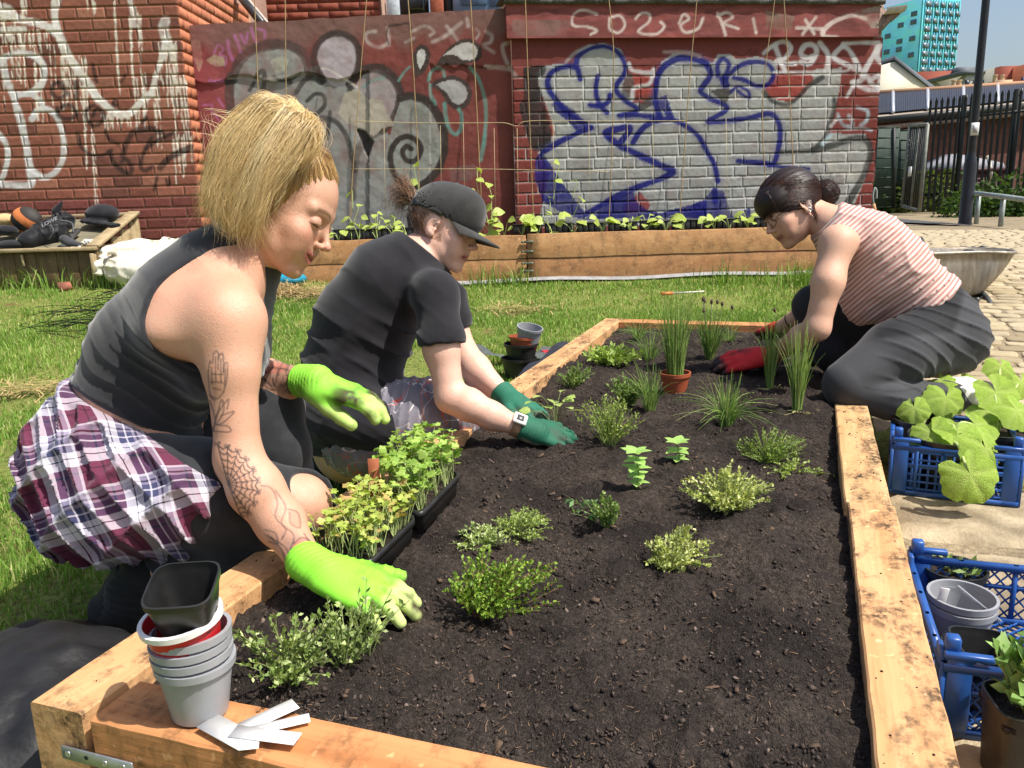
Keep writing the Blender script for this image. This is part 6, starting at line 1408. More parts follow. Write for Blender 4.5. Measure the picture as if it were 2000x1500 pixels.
for i in range(96):      # ponytail fan, near side and far side
    u = rh.random();k_ = rh.random();dn = 1.50-.085*k_ if i % 4 else 1.53+.05*k_
    top = (518+90*u+rh.normal(0,6),204+30*u+rh.normal(0,9)+(0 if u < .6 else 30*(u-.6)))
    mid = (430+120*u**1.15+rh.normal(0,7),305+30*u+rh.normal(0,12));low = (404+108*u+rh.normal(0,8),380+38*u+rh.normal(0,10));end = (412+84*u+rh.normal(0,15),416+68*u+rh.normal(0,24))
    G = [tie+rh.normal(0,.006,3),pt(*top,dn+.02),pt((top[0]+mid[0])/2-20*(1-u)+8,(top[1]+mid[1])/2-8,dn),pt(*mid,dn-.01),pt(*low,dn),pt(*end,dn+.02+rh.normal(0,.01))]
    add_lock(G,70,.0075,np.array(BLON[rh.integers(5)])*rh.uniform(.68,1.1))
for i in range(9):       # loop of hair over the tie
    G = [pt(562+rh.normal(0,8),262+rh.normal(0,6),1.47),pt(600,232+rh.normal(0,8),1.455),pt(614+rh.normal(0,4),268,1.45),pt(600+rh.normal(0,5),305+rh.normal(0,5),1.45),pt(562+rh.normal(0,10),325+rh.normal(0,8),1.45)];add_lock(G,36,.007,BLON[rh.integers(3)])
for i in range(16):      # loose outer locks that break the outline
    u = rh.random();ox,oy = -rh.uniform(4,16),-rh.uniform(2,12);G = [tie+rh.normal(0,.005,3),pt(522+80*u+ox,200+26*u+oy,1.46),pt(470+95*u+ox,262+26*u+oy,1.435),pt(424+120*u+ox,330+20*u+oy*.4,1.425),pt(402+108*u+ox*.6,395+30*u,1.43),pt(404+88*u-rh.uniform(-6,18),432+56*u+rh.normal(0,10),1.45)];add_lock(G,46,.0045,np.array(BLON[rh.integers(3)])*rh.uniform(.95,1.12),wob=.012)
for i in range(24):      # flyaways
    a = (rh.uniform(400,560),rh.uniform(200,430));G = [pt(rh.uniform(500,600),rh.uniform(230,330),1.45),pt(*a,1.44),pt(a[0]-rh.uniform(-10,26),a[1]+rh.uniform(20,70),1.44),pt(a[0]-rh.uniform(-30,30),a[1]+rh.uniform(50,110),1.45)];add_lock(G,2,.004,BLON[2])
sv = np.empty(len(SC.data.vertices)*3);SC.data.vertices.foreach_get('co',sv);sv = sv.reshape(-1,3);sl_ = head_local(sv,A_HC,A_H);ed = np.where((np.abs(A_cut(sl_)) < .45) & (ell(sl_.astype(f32),(-1.2,0,3.2),(9.8,7.6,8.9)) > -.25))[0]
tgt = head_local(tie[None],A_HC,A_H)[0]
for i in range(300):     # hair combed back from the hairline to the tie
    a = sl_[ed[rh.integers(len(ed))]]+rh.normal(0,.2,3)+np.array([.8,0,-.33])*rh.choice([.1,.25,.6,1.1]);G = []
    for s_ in np.linspace(0,1,7):
        q = a*(1-s_)+tgt*s_*1.02;q = q-np.array([-1.2,0,3.2]);q = q/np.sqrt(((q/(np.array([9.72,7.52,8.82])+.42*min(1,s_*2.5)))**2).sum());G.append(HL(*(q+np.array([-1.2,0,3.2]))))
    add_lock(G,18,.0022,[lin(176,140,88),lin(206,168,108),lin(150,114,68),lin(226,192,130)][rh.integers(4)],wob=.0006)
strands('ponytail',paths,.00042,cols,HAIR,pA)
def A_hv(p): return chain(p,[pt(586,250,1.505),pt(542,252,1.49),pt(492,335,1.485),pt(468,390,1.49),pt(476,425,1.50)],[.028,.048,.066,.052,.03],.03)
lo9,hi9 = bbox([pt(600,230,1.5),pt(480,470,1.5),pt(440,350,1.48)],.1);cloth('hair_volume',A_hv,lo9,hi9,.006,HAIR,pA,lambda V: np.tile(lin(150,114,62),(len(V),1)))

# ================================================================== PERSON IN BLACK CAP AND T-SHIRT (middle)
pB = empty('person',on_ground(650,905),'kneeling person in black cap, black t-shirt and green gloves','person','people planting the bed')
B_C = [pt(*q) for q in [(690,870,2.37),(682,800,2.37),(690,715,2.36),(715,630,2.35),(765,555,2.34),(815,515,2.33),(838,498,2.33)]]
B_AX = axes_for(B_C);B_RA = [.16,.165,.14,.15,.16,.11,.054];B_RB = [.112,.124,.120,.122,.110,.078,.054]
B_HC,B_H = pt(868,447,2.31),head_frame(1,20,14)
bshR,belR,bwrR = pt(850,575,2.17),pt(880,776,2.13),pt(1012,832,2.12)
bshL,belL,bwrL = pt(860,570,2.52),pt(905,690,2.52),pt(985,772,2.44)
bkR,bkL = pt(905,815,2.27),pt(960,800,2.52)
def B_torso(p): return loft(p,B_C,B_RA,B_RB,B_AX,.03)
def B_armR(p): d = chain(p,[pt(812,545,2.24),bshR,pt(862,680,2.13),belR],[.044,.050,.043,.037],.03);return smin(d,chain(p,[belR,pt(915,790,2.12),pt(960,812,2.115),bwrR],[.038,.040,.034,.0245],.02),.02)
def B_armL(p): d = chain(p,[bshL,belL],[.054,.04],.03);return smin(d,chain(p,[belL,pt(930,720,2.50),bwrL],[.041,.042,.026],.02),.02)
def B_legs(p):
    d = chain(p,[pt(705,850,2.27),pt(810,815,2.25),bkR],[.115,.098,.062],.03);d = smin(d,chain(p,[bkR,pt(820,890,2.28),on_z(700,905,-.14)],[.06,.055,.04],.02),.02)
    e = chain(p,[pt(720,840,2.48),pt(850,800,2.50),bkL],[.11,.09,.06],.03);e = smin(e,chain(p,[bkL,pt(860,860,2.5),on_z(740,870,-.14)],[.058,.055,.04],.02),.02);return smin(d,e,.02)
def B_body(p):
    d = smin(B_torso(p),B_armR(p),.03);d = smin(d,B_armL(p),.03);d = smin(d,B_legs(p),.03);d = smin(d,chain(p,[pt(832,505,2.33),pt(855,465,2.32)],[.062,.052],.02),.03)
    return smin(d,head_sdf(p,B_HC,B_H,.98,True,smile=0.),.012)
lo,hi = bbox(B_C+[B_HC,belR,bwrR,belL,bwrL,bkR,bkL,pt(935,470,2.3),pt(700,900,2.4)],.12);V,F = mesh_sdf(B_body,lo,hi,.0054)
col = np.tile(np.array(lin(224,184,164)),(len(V),1))*(1+.07*fbm(V,7,3,5)[:,None]);Lh = head_local(V,B_HC,B_H,.98);near = (np.abs(Lh) < 13).all(1);col[near] = face_paint(Lh[near],col[near],(178,108,100),(120,84,56),(70,46,34),.35)
hs = near & (Lh[:,0] < 2.2-.25*(Lh[:,2]+2)) & (Lh[:,2] > -4.2) & (np.hypot(Lh[:,0]+.9,Lh[:,2]+.6) > 3.1);m_h = (hs*.75)[:,None];col = col*(1-m_h)+np.array(lin(120,86,62))*m_h
me = mesh_data('body',V,F,True);add_col(me,col);link('body',me,SKIN,pB)
# t-shirt
slv = pt(868,672,2.13);sdir = nrm(pt(872,730,2.13)-pt(862,640,2.13))
def B_tee(p):
    d = B_torso(p)-.018;s1 = chain(p,[pt(812,548,2.25),bshR,pt(862,665,2.13),pt(866,700,2.13)],[.050,.0585,.0545,.0555],.03);s1 = smax(s1,(p-np.asarray(slv,f32))@np.asarray(sdir,f32),.006);s1 = smax(s1,-smax(cone(p,pt(862,640,2.13),pt(870,720,2.13),  .0505,.0515),-((p-np.asarray(slv,f32))@np.asarray(sdir,f32)+.02),.004),.003)
    s2 = chain(p,[pt(830,545,2.45),bshL,pt(880,625,2.52)],[.06,.072,.066],.03);s2 = smax(s2,plane_d(p,888,655,.55,.83,2.5),.006)
    d = smin(d,s1,.035);d = smin(d,s2,.035);d = smin(d,ell(p,pt(725,822,2.34),(.185,.118,.225),np.array([nrm(RT+UP*.1),UP,FWD])),.04)
    sp_ = nrm(B_C[3]-B_C[1]);dia = nrm(RT*.75+UP*.65)
    fl = sm(.02,.16,(p-np.asarray(B_C[4],f32))@np.asarray(-sp_,f32))
    d = d-wrk(p,2*np.pi/.13,.0055,[(dia,.3),(nrm(RT*.3+UP*.95),2.)],3.2,12)*(.12+.88*fl)-wrk(p,2*np.pi/.045,.0012,[(dia,1.),(nrm(UP*.9+RT*.2),0.)],4.,3)*fl
    d = smax(d,plane_d(p,700,893,-.08,.99,2.3),.008);return smax(d,plane_d(p,826,487,.62,-.78,2.3),.004)
cloth('t_shirt',B_tee,*bbox(B_C+[pt(866,700,2.1),pt(900,660,2.55),pt(690,890,2.3)],.21),.0058,fabric('black_cotton',lin(32,31,35),.88,700.,.2,.2,.2),pB)
# patterned leggings
t = NT('splatter_leggings');v = t.coord('World');n1 = t.noise(v,9,3,.5,.5);n2 = t.noise(t.coord('World',(1,1,1),(.6,.3,1.)),8,2,.5,1.6);n3 = t.noise(t.coord('World',(1,1,1),(2.,.3,.2)),7,2,.5,1.5)
c = t.mix(t.gray(n1,.35,.65),lin(112,108,118),lin(140,136,146));c = t.mix(t.math('MULTIPLY',t.gray(n2,.49,.5),t.gray(n2,.516,.506)),c,lin(214,206,202));c = t.mix(t.math('MULTIPLY',t.gray(n3,.50,.508),t.gray(n3,.522,.514)),c,lin(204,92,70));t.set('Base Color',c);t.set('Roughness',.7);t.set('Sheen Weight',.15)
cloth('leggings',lambda p: B_legs(p)-.006-wrk(p,2*np.pi/.05,.003,[(RT,0.)],6.,3),*bbox([pt(640,860,2.1),pt(960,760,2.2),pt(970,800,2.62),on_z(690,905,-.17)],.12),.0058,t.m,pB)
def B_shoe(p): return chain(p,[on_z(700,900,-.15),on_z(640,905,-.16),on_z(610,912,-.17)],[.048,.045,.035],.02)
cloth('shoe',B_shoe,*bbox([on_z(700,900,-.15),on_z(610,912,-.17)],.07),.007,simple('dark_shoe',lin(30,30,32),.7),pB)
# green gloves
t = NT('green_knit');v = t.coord('World');n2 = t.noise(v,1000,2);t.set('Base Color',t.attr());t.set('Roughness',.75);t.bump(n2,.3,.001);GREENG = t.m
tB = soil_at(1105,864)+ZU*.012;dB = tB-bwrR
def B_gR(p):
    d = hand_sdf(p,bwrR+nrm(dB)*.015,dB,nrm(ZU*.9-F0*.35),.9,(.25,.25,.25,.3),(.5,.5),.98,1,1.12);a_ = np.asarray(nrm(bwrR-pt(960,812,2.115)),f32);s_ = (p-np.asarray(bwrR,f32))@a_;cf = smax(chain(p,[bwrR-a_*.0,bwrR+a_*.05],[.033,.032],.01)-.001*np.sin(s_*700),-(s_-.006),.003);return smin(d,cf,.008)
cloth('glove',B_gR,*bbox([bwrR,tB],.08),.0036,GREENG,pB,glove_col(bwrR,dB,nrm(ZU*.9-F0*.35),(28,96,72),(176,168,148),.22,(60,60,48),True))
tL = soil_at(1075,830)+ZU*.015;dBL = tL-bwrL
def B_gL(p):
    d = hand_sdf(p,bwrL+nrm(dBL)*.015,dBL,nrm(ZU*.8+RT*.3-F0*.3),.7,(.3,)*4,(.6,.5),1.02,-1,1.12);a_ = np.asarray(nrm(bwrL-pt(930,720,2.50)),f32);s_ = (p-np.asarray(bwrL,f32))@a_;cf = smax(chain(p,[bwrL-a_*.015,bwrL+a_*.05],[.037,.035],.01)-.001*np.sin(s_*700),-(s_+.022),.003);return smin(d,cf,.008)
cloth('glove',B_gL,*bbox([bwrL,tL],.08),.004,GREENG,pB,glove_col(bwrL,dBL,ZU,(30,104,80),(40,110,90),.15))
# wrist watch
wa_ = nrm(bwrR-pt(960,812,2.115));wu = nrm(-FWD*.75+UP*.6);wu = nrm(wu-wa_*np.dot(wu,wa_));wv = np.cross(wa_,wu);wat = MB();wat.lathe([(.0285,-.011),(.0305,-.011),(.0305,.011),(.0285,.011)],bwrR-wa_*.004,24,np.array([wu,wv,wa_]));wo = wat.build('watch_strap',simple('tan_strap',lin(150,118,90),.7),pB,smooth=True)
wat = MB();wat.bevbox(bwrR-wa_*.004+wu*.033,(.005,.016,.018),.003,np.array([wu,wv,wa_]));wat.build('watch_case',simple('white_case',lin(226,222,214),.35),wo);wat = MB();wat.bevbox(bwrR-wa_*.004+wu*.0386,(.0008,.008,.009),.0003,np.array([wu,wv,wa_]));wat.build('watch_face',simple('dark_dial',lin(70,70,70),.3),wo)
# cap ---------------------------------------------------------------------
def BL(x,y,z): return B_HC+B_H.T@(np.array([x,y,z])*.0098)
bx = lambda p: (p-np.asarray(B_HC,f32))@np.asarray(B_H,f32).T*(100/.98)
def B_cap(p):
    x = bx(p);d = ell(x,(-1.0,0,4.2),(10.6,8.4,8.9));d = smin(d,ell(x,(3.2,0,6.0),(7.2,7.2,7.0)),1.8);an = np.arctan2(x[:,1],x[:,0]+1);d = d+.10*np.exp(-((np.abs(((an+np.pi/6) % (np.pi/3))-np.pi/6))/.035)**2)
    cut = -(x[:,2]-2.6+.12*x[:,0]);d = smax(d,cut,.3);inner = ell(x,(-1.0,0,3.6),(10.1,7.9,8.7));d = smax(d,-inner,.2);d = smax(d,-ell(x,(-11.2,0,3.6),(2.5,3.2,2.2)),.3)
    return smin(d,ell(x,(-.6,0,13.2),(.7,.7,.4)),.2)*.0098
t = fabric('washed_black_twill',lin(50,49,48),.9,500.,.25,.3,.35);cp_o = cloth('cap',B_cap,*bbox([B_HC+B_H.T@np.array([0,0,.04])],.13),.0042,t,pB)
def brim_pt(u,v):   # u -1..1 across, v 0..1 outwards
    a = u*1.12;r_ = 9.6+9.0*v*math.cos(u*1.05)**.7;x_ = -1.2+r_*math.cos(a*.86)*(1+.0*v);y_ = 8.05*math.sin(a)*(1+.05*v);z_ = 2.6-.12*x_+.55-1.3*v-1.5*(u*u)*(v*.55+.25)+.3*v*(1-u*u);return x_,y_,z_
g1 = np.array([[BL(*brim_pt(u,v)) for v in np.linspace(0,1,9)] for u in np.linspace(-1,1,25)]);g2 = g1-B_H[2]*.0032;bb = MB();bb.sheet(g1);bb.sheet(g2[:,::-1]);bb.sheet(np.stack([g1[:,-1],g2[:,-1]],1));bb.sheet(np.stack([g1[0],g2[0]],1));bb.sheet(np.stack([g2[-1],g1[-1]],1));bb.build('brim',t,cp_o,smooth='auto')
for v in (.3,.6,.88): pass
bb = MB()
for an in (-2.2,-1.2,1.2,2.2,.4,-.4): q = np.array([math.cos(an)*7.6-1.0,math.sin(an)*6.1,4.2+6.15]);bb.lathe([(.0035,0),(.0035,.0012),(.0018,.0014)],BL(*q),10,np.array([B_H[0],B_H[1],nrm(B_H.T@np.array([math.cos(an)*.6,math.sin(an)*.6,.75]))]))
bb.build('eyelets',simple('eyelet_black',(.01,.01,.01),.6),cp_o,kind='stuff')
bb = MB();an = np.linspace(2.35,3.93,14);st = [[BL(-1.0+10.75*math.cos(a),8.55*math.sin(a),z_+.25) for z_ in (2.9,4.3)] for a in an];bb.sheet(np.array(st));bb.build('strap',t,cp_o,smooth=True);bb = MB();a = 2.3;bb.bevbox(BL(-1.0+10.8*math.cos(a),-8.6*math.sin(a),3.9),(.008,.002,.008),.001,B_H);bb.build('strap_buckle',simple('dark_buckle',(.04,.04,.045),.35,0,1,0,metal=.6),cp_o)
# tuft of hair through the cap's back
rh = np.random.default_rng(5);paths,cols = [],[]
for i in range(420):
    s_ = BL(-10.2,rh.normal(0,1.2),4.6+rh.normal(0,.8));e = pt(782+rh.normal(0,11),375+rh.normal(0,20),2.36+rh.normal(0,.02));m = (s_+e)/2+UP*rh.uniform(.0,.035)-RT*.01;e2 = e+(-UP*rh.uniform(.0,.035)-RT*rh.uniform(0,.012))
    paths.append(crom([s_,m,e,e2],5));cols.append(np.array([lin(120,86,60),lin(92,64,46),lin(156,118,84)][rh.integers(3)])*rh.uniform(.7,1.2))
for i in range(500):   # short hair at nape and temple
    a = rh.uniform(1.7,2.9)*(1 if rh.random() < .3 else -1);z_ = rh.uniform(-3.6,1.6);s_ = np.array([-1.0+9.75*math.cos(a),7.55*math.sin(a),z_]);
    if math.hypot(s_[0]+.9,z_+.6) < 2.6: continue
    k_ = 1-max(0,-z_-1)*.05;s_ = np.array([(s_[0]+1)*k_-1,s_[1]*k_,z_]);paths.append(np.array([BL(*s_),BL(*(s_*[1.02,1.02,1]+np.array([-.5,0,.7]))),BL(*(s_*[1.03,1.03,1]+np.array([-1.0,0,1.5])))]));cols.append(np.array(lin(112,82,60))*rh.uniform(.6,1.2))
strands('hair',paths,.0006,cols,HAIR,pB)

# ================================================================== PERSON IN STRIPED TOP (right)
pC = empty('person',on_ground(1830,800),'kneeling person with dark bun, glasses, striped top and grey trousers','person','people planting the bed')
C_C = [pt(*q) for q in [(1836,662,2.56),(1818,628,2.56),(1782,582,2.57),(1736,534,2.58),(1686,488,2.60),(1646,457,2.61),(1622,440,2.62)]]
C_AX = axes_for(C_C);C_RA = [.15,.15,.125,.135,.145,.10,.05];C_RB = [.105,.11,.100,.108,.104,.072,.05]
C_HC,C_H = pt(1546,407,2.66),head_frame(-1,33,6)
cshL,celL,cwrL = pt(1636,475,2.46),pt(1596,640,2.46),on_z(1508,694,.05)
cshR,celR,cwrR = pt(1640,470,2.78),pt(1592,600,2.90),pt(1528,638,3.02)
ckL,ckR = pt(1655,748,2.37),pt(1590,598,2.76)
def C_torso(p): return loft(p,C_C,C_RA,C_RB,C_AX,.03)
def C_armL(p): d = chain(p,[pt(1655,470,2.53),cshL,pt(1618,550,2.44),celL],[.044,.049,.042,.036],.03);return smin(d,chain(p,[celL,pt(1566,660,2.53),cwrL],[.037,.038,.025],.02),.02)
def C_armR(p): return smin(chain(p,[cshR,celR],[.054,.042],.03),chain(p,[celR,cwrR],[.042,.026],.02),.02)
def C_legs(p):
    d = chain(p,[pt(1832,658,2.48),pt(1750,690,2.40),ckL],[.100,.084,.060],.03);d = smin(d,chain(p,[pt(1652,756,2.37),pt(1740,780,2.36),pt(1850,776,2.41)],[.056,.049,.037],.02),.008)
    e = chain(p,[pt(1825,645,2.66),pt(1710,622,2.70),ckR],[.10,.085,.058],.03);e = smin(e,chain(p,[ckR,pt(1630,690,2.74),on_z(1680,760,-.10)],[.06,.055,.04],.02),.02);d = smin(d,e,.02)
    d = smin(d,ell(p,pt(1848,664,2.55),(.100,.100,.155),np.array([RT,UP,FWD])),.04)
    return smin(d,chain(p,[pt(1850,776,2.41),pt(1905,774,2.44)],[.037,.036],.02),.02)
def C_body(p):
    d = smin(C_torso(p),C_armL(p),.03);d = smin(d,C_armR(p),.03);d = smin(d,C_legs(p),.03);d = smin(d,chain(p,[pt(1634,446,2.62),pt(1592,420,2.65)],[.056,.05],.02),.03)
    return smin(d,head_sdf(p,C_HC,C_H,1.0,True,smile=.35),.012)
V,F = mesh_sdf(C_body,*bbox(C_C+[C_HC,celL,cwrL,celR,cwrR,ckL,ckR,pt(1900,770,2.45),pt(1500,470,2.65),on_z(1680,760,-.1),pt(1910,680,2.7)],.12),.0056)
col = np.tile(np.array(lin(220,178,152)),(len(V),1))*(1+.06*fbm(V,7,3,8)[:,None]);Lh = head_local(V,C_HC,C_H);near = (np.abs(Lh) < 13).all(1);col[near] = face_paint(Lh[near],col[near],(176,104,96),(58,42,36),(40,28,24),.3,.35)
me = mesh_data('body',V,F,True);add_col(me,col);link('body',me,SKIN,pC)
# striped sleeveless top
def C_top(p):
    d = C_torso(p)-.012;d = smin(d,chain(p,[pt(1634,446,2.62),pt(1618,433,2.63)],[.056,.053],.02)-.006,.02);d = smin(d,cone(p,pt(1640,450,2.60),pt(1648,462,2.50),.05,.042),.03);d = smin(d,ell(p,pt(1690,560,2.56),(.08,.07,.12)),.05)
    sp_ = nrm(C_C[4]-C_C[1]);d = d-wrk(p,2*np.pi/.06,.005,[(nrm(RT*.5-UP*.85),0.),(sp_,1.)],5.,5)
    hem = plane_d(p,1796,604,.66,.75,2.56);d = smax(d,hem,.006);arm = ell(p,pt(1634,492,2.415),(.075,.105,.115),np.array([nrm(RT*.95+UP*.3),nrm(UP*.95-RT*.3),FWD]));d = smax(d,-arm,.01);d = smax(d,-cone(p,pt(1632,480,2.8),pt(1600,560,2.88),.07,.06),.01);return smax(d,plane_d(p,1612,430,-.8,-.6,2.62),.004)
t = NT('striped_jersey');v = t.coord('@Q');sx = t.n('ShaderNodeSeparateXYZ');t.l(v,sx.inputs[0]);fr = t.math('FRACT',t.math('DIVIDE',sx.outputs[0],.0122));n2 = t.noise(t.coord('World'),900,2)
c = t.ramp(fr,[(0,lin(176,124,114)),(.36,lin(172,120,110)),(.46,lin(206,186,176)),(.88,lin(208,188,178)),(1,lin(176,124,114))]);c = t.mix(t.gray(n2,.4,.7,0,.25),c,t.mix(1.,c,(1.3,1.3,1.3),'MULTIPLY'));t.set('Base Color',c);t.set('Roughness',.9);t.set('Sheen Weight',.15);t.bump(n2,.25,.001)
spc = nrm(C_C[5]-C_C[1])
cloth('striped_top',C_top,*bbox(C_C+[pt(1680,560,2.45)],.18),.005,t.m,pC,q=lambda V: np.stack([(V-C_C[1])@spc+.006*fbm(V,6,2,2)+.05*((V-C_C[2])@C_AX[2][1])**2,V@RT,V@UP],1))
# grey walking trousers with dark side panel
def C_tr(p):
    tr_ = smax(loft(p,C_C[:3],[.152,.152,.128],[.107,.112,.101],C_AX[:3],.03)-.004,plane_d(p,1795,590,-.66,-.75,2.56),.006);d = smin(C_legs(p)-.008,tr_,.03);d = d-wrk(p,2*np.pi/.09,.0038,[(nrm(RT*.35+UP*.9),0.)],2.5,6)*sm(1690,1780,to_px(p)[0])
    return d
def trcol(V):
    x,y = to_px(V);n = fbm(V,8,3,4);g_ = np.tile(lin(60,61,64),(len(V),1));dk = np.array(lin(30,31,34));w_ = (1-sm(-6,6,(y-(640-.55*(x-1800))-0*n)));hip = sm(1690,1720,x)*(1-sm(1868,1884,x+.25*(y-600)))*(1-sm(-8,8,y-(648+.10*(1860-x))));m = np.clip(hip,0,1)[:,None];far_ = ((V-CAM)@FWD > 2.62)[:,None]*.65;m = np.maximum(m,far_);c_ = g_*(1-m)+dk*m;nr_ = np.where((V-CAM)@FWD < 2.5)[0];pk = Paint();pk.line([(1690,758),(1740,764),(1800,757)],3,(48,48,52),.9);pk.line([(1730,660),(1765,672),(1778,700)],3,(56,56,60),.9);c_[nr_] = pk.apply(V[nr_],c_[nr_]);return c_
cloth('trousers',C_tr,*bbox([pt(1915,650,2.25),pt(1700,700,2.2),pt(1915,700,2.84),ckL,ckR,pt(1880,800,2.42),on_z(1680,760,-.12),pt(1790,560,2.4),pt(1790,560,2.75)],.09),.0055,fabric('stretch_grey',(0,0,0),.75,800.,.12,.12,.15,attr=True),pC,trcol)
def C_sh(p): return chain(p,[pt(1870,770,2.425),pt(1915,775,2.44),pt(1935,790,2.45)],[.046,.044,.036],.02)
cloth('shoe',C_sh,*bbox([pt(1870,770,2.42),pt(1935,790,2.45)],.07),.007,simple('dark_trainer',lin(30,28,30),.7),pC)
def C_sock(p): return chain(p,[pt(1862,768,2.42),pt(1885,768,2.425)],[.048,.049],.02)
cloth('sock',C_sock,*bbox([pt(1862,768,2.42),pt(1885,768,2.425)],.06),.006,simple('white_sock',lin(220,216,214),.9),pC)
# red gloves
t = NT('red_knit');n2 = t.noise(t.coord('World'),900,2);t.set('Base Color',t.attr());t.set('Roughness',.7);t.bump(n2,.3,.001);REDG = t.m
tC = on_z(1386,714,.01);dC = tC-cwrL
def C_gL(p):
    d = hand_sdf(p,cwrL+nrm(dC)*.012,dC,nrm(ZU*.85-F0*.4),.3,(.22,)*4,(.4,.6),1.12,-1,1.15);a_ = np.asarray(nrm(cwrL-pt(1566,660,2.53)),f32);s_ = (p-np.asarray(cwrL,f32))@a_;cf = smax(chain(p,[cwrL-a_*.0,cwrL+a_*.06],[.033,.034],.01)-.001*np.sin(s_*700),-(s_-.004),.003);return smin(d,cf,.008)
cloth('glove',C_gL,*bbox([cwrL,tC],.08),.004,REDG,pC,glove_col(cwrL,dC,nrm(ZU*.85-F0*.4),(214,36,40),(40,34,34),.15,(60,24,24)))
tC2 = soil_at(1480,672)+ZU*.02;dC2 = tC2-cwrR
cloth('glove',lambda p: hand_sdf(p,cwrR+nrm(dC2)*.01,dC2,nrm(ZU*.85-F0*.4),.4,(.3,)*4,(.5,.5),1.02,1,1.15),*bbox([cwrR,tC2],.1),.005,REDG,pC,glove_col(cwrR,dC2,ZU,(204,36,40),(40,34,34),.15))
bb = MB();a_ = nrm(cwrR-celR);u_ = nrm(np.cross(a_,UP));bb.lathe([(.029,-.01),(.031,-.01),(.031,.01),(.029,.01)],cwrR-a_*.05,20,np.array([u_,np.cross(a_,u_),a_]));bb.build('wrist_band',simple('dark_band',lin(36,36,44),.6),pC,smooth=True)
# hair: bob-fringe pulled back to a low bun
def CL(x,y,z): return C_HC+C_H.T@(np.array([x,y,z])/100)
rh = np.random.default_rng(12)
def C_cut(x): return x[:,0]-(7.2-.22*(5-x[:,2])*(x[:,2] < 5)-.42*np.clip(3.2-x[:,2],0,9)-.02*x[:,1]**2)
def C_scalp(p):
    x = (p-np.asarray(C_HC,f32))@np.asarray(C_H,f32).T*100;d = ell(x,(-1.3,0,3.4),(10.4,8.1,9.4));fr = ell(x,(4.6,0,5.2),(5.0,6.9,4.4));d = smin(d,fr,2.5)
    d = smax(d,-(x[:,2]-np.interp(x[:,0],[-12,-6,-2,1.2,4.5,6.2,7.5,11],[-5.,-5.,-4.,-1.6,-.8,1.2,2.4,2.7])),.5);d = d-.12*np.sin(np.arctan2(x[:,2]-3,x[:,1]*1.)*26)*.5;ear = ell(x*np.array([1,1,1],f32),(-.9,8*np.sign(1),-.6),(2.6,2.4,3.2));ear2 = ell(x,(-.9,-8,-.6),(2.6,2.4,3.2));d = smax(d,-ear,.3);d = smax(d,-ear2,.3);return d/100
DKH = [lin(44,30,28),lin(64,40,34),lin(30,22,22),lin(88,54,44)]
cloth('hair',C_scalp,*bbox([C_HC],.15),.005,DHAIR,pC,lambda V: np.tile(lin(38,27,26),(len(V),1)))
bun = pt(1612,378,2.66);cloth('bun',lambda p: ell(p,bun,(.038,.042,.04))-wrk(p,260,.004,[(RT,0),(UP,1)],14,3),*bbox([bun],.07),.005,DHAIR,pC,lambda V: np.tile(lin(40,28,26),(len(V),1)))
paths,cols = [],[]
bl = head_local(bun[None],C_HC,C_H)[0]
for i in range(2000):
    u = rh.random();a = np.array([rh.uniform(3.5,8.6),rh.uniform(-6.5,6.5),rh.uniform(4.2,9.5)]) if u < .6 else np.array([rh.uniform(-2,6),rh.choice([-7.6,7.6])+rh.normal(0,.3),rh.uniform(1.8,6)]);P_ = []
    for s_ in np.linspace(0,1,9):
        q = a*(1-s_)+bl*s_;q = q-np.array([-1.3,0,3.4]);q = q/np.sqrt(((q/np.array([10.5,8.2,9.5]))**2).sum());P_.append(CL(*(q*rh.uniform(1.,1.02)+np.array([-1.3,0,3.4]))))
    paths.append(np.array(P_));cols.append(np.array(DKH[rh.integers(4)])*rh.uniform(.8,1.3))
for i in range(420):   # fringe
    y_ = rh.uniform(-6.2,6.2);s0 = np.array([5.6+rh.normal(0,.5),y_*.75,9.0]);m_ = np.array([9.0-.05*y_**2,y_,6.2]);e_ = np.array([9.4-.06*y_**2,y_*1.02,2.4+rh.normal(0,.35)]);paths.append(np.array([CL(*q) for q in crom([s0,m_,e_],5)]));cols.append(np.array(DKH[rh.integers(4)])*rh.uniform(.7,1.3))
for i in range(380):   # bun strands and wisps
    c_ = rh.normal(0,1,3);c_ /= np.linalg.norm(c_);ax_ = np.cross(c_,rh.normal(0,1,3));ax_ /= np.linalg.norm(ax_);r_ = rh.uniform(.036,.046);an = np.linspace(0,2.4,8);P_ = np.array([bun+r_*(c_*math.cos(q)+ax_*math.sin(q)) for q in an]);paths.append(P_);cols.append(np.array(DKH[rh.integers(4)])*rh.uniform(.7,1.3))
for i in range(110): s0 = bun+rh.normal(0,.012,3);d_ = nrm(UP*rh.uniform(.3,1)+RT*rh.uniform(-.9,.6));paths.append(np.array([s0,s0+d_*.04,s0+d_*rh.uniform(.05,.075)+rh.normal(0,.006,3)]));cols.append(np.array(DKH[0]))
for i in range(60): s0 = CL(-2.5+rh.normal(0,.4),7.4*np.sign(np.dot(C_H[1],-FWD)),-1.5+rh.normal(0,.6));paths.append(np.array([s0,s0+C_H.T@np.array([.008,0,-.03])+rh.normal(0,.003,3),s0+C_H.T@np.array([.012,0,-.055])+rh.normal(0,.006,3)]));cols.append(np.array(DKH[3]))
strands('hair_strands',paths,.00065,cols,DHAIR,pC)
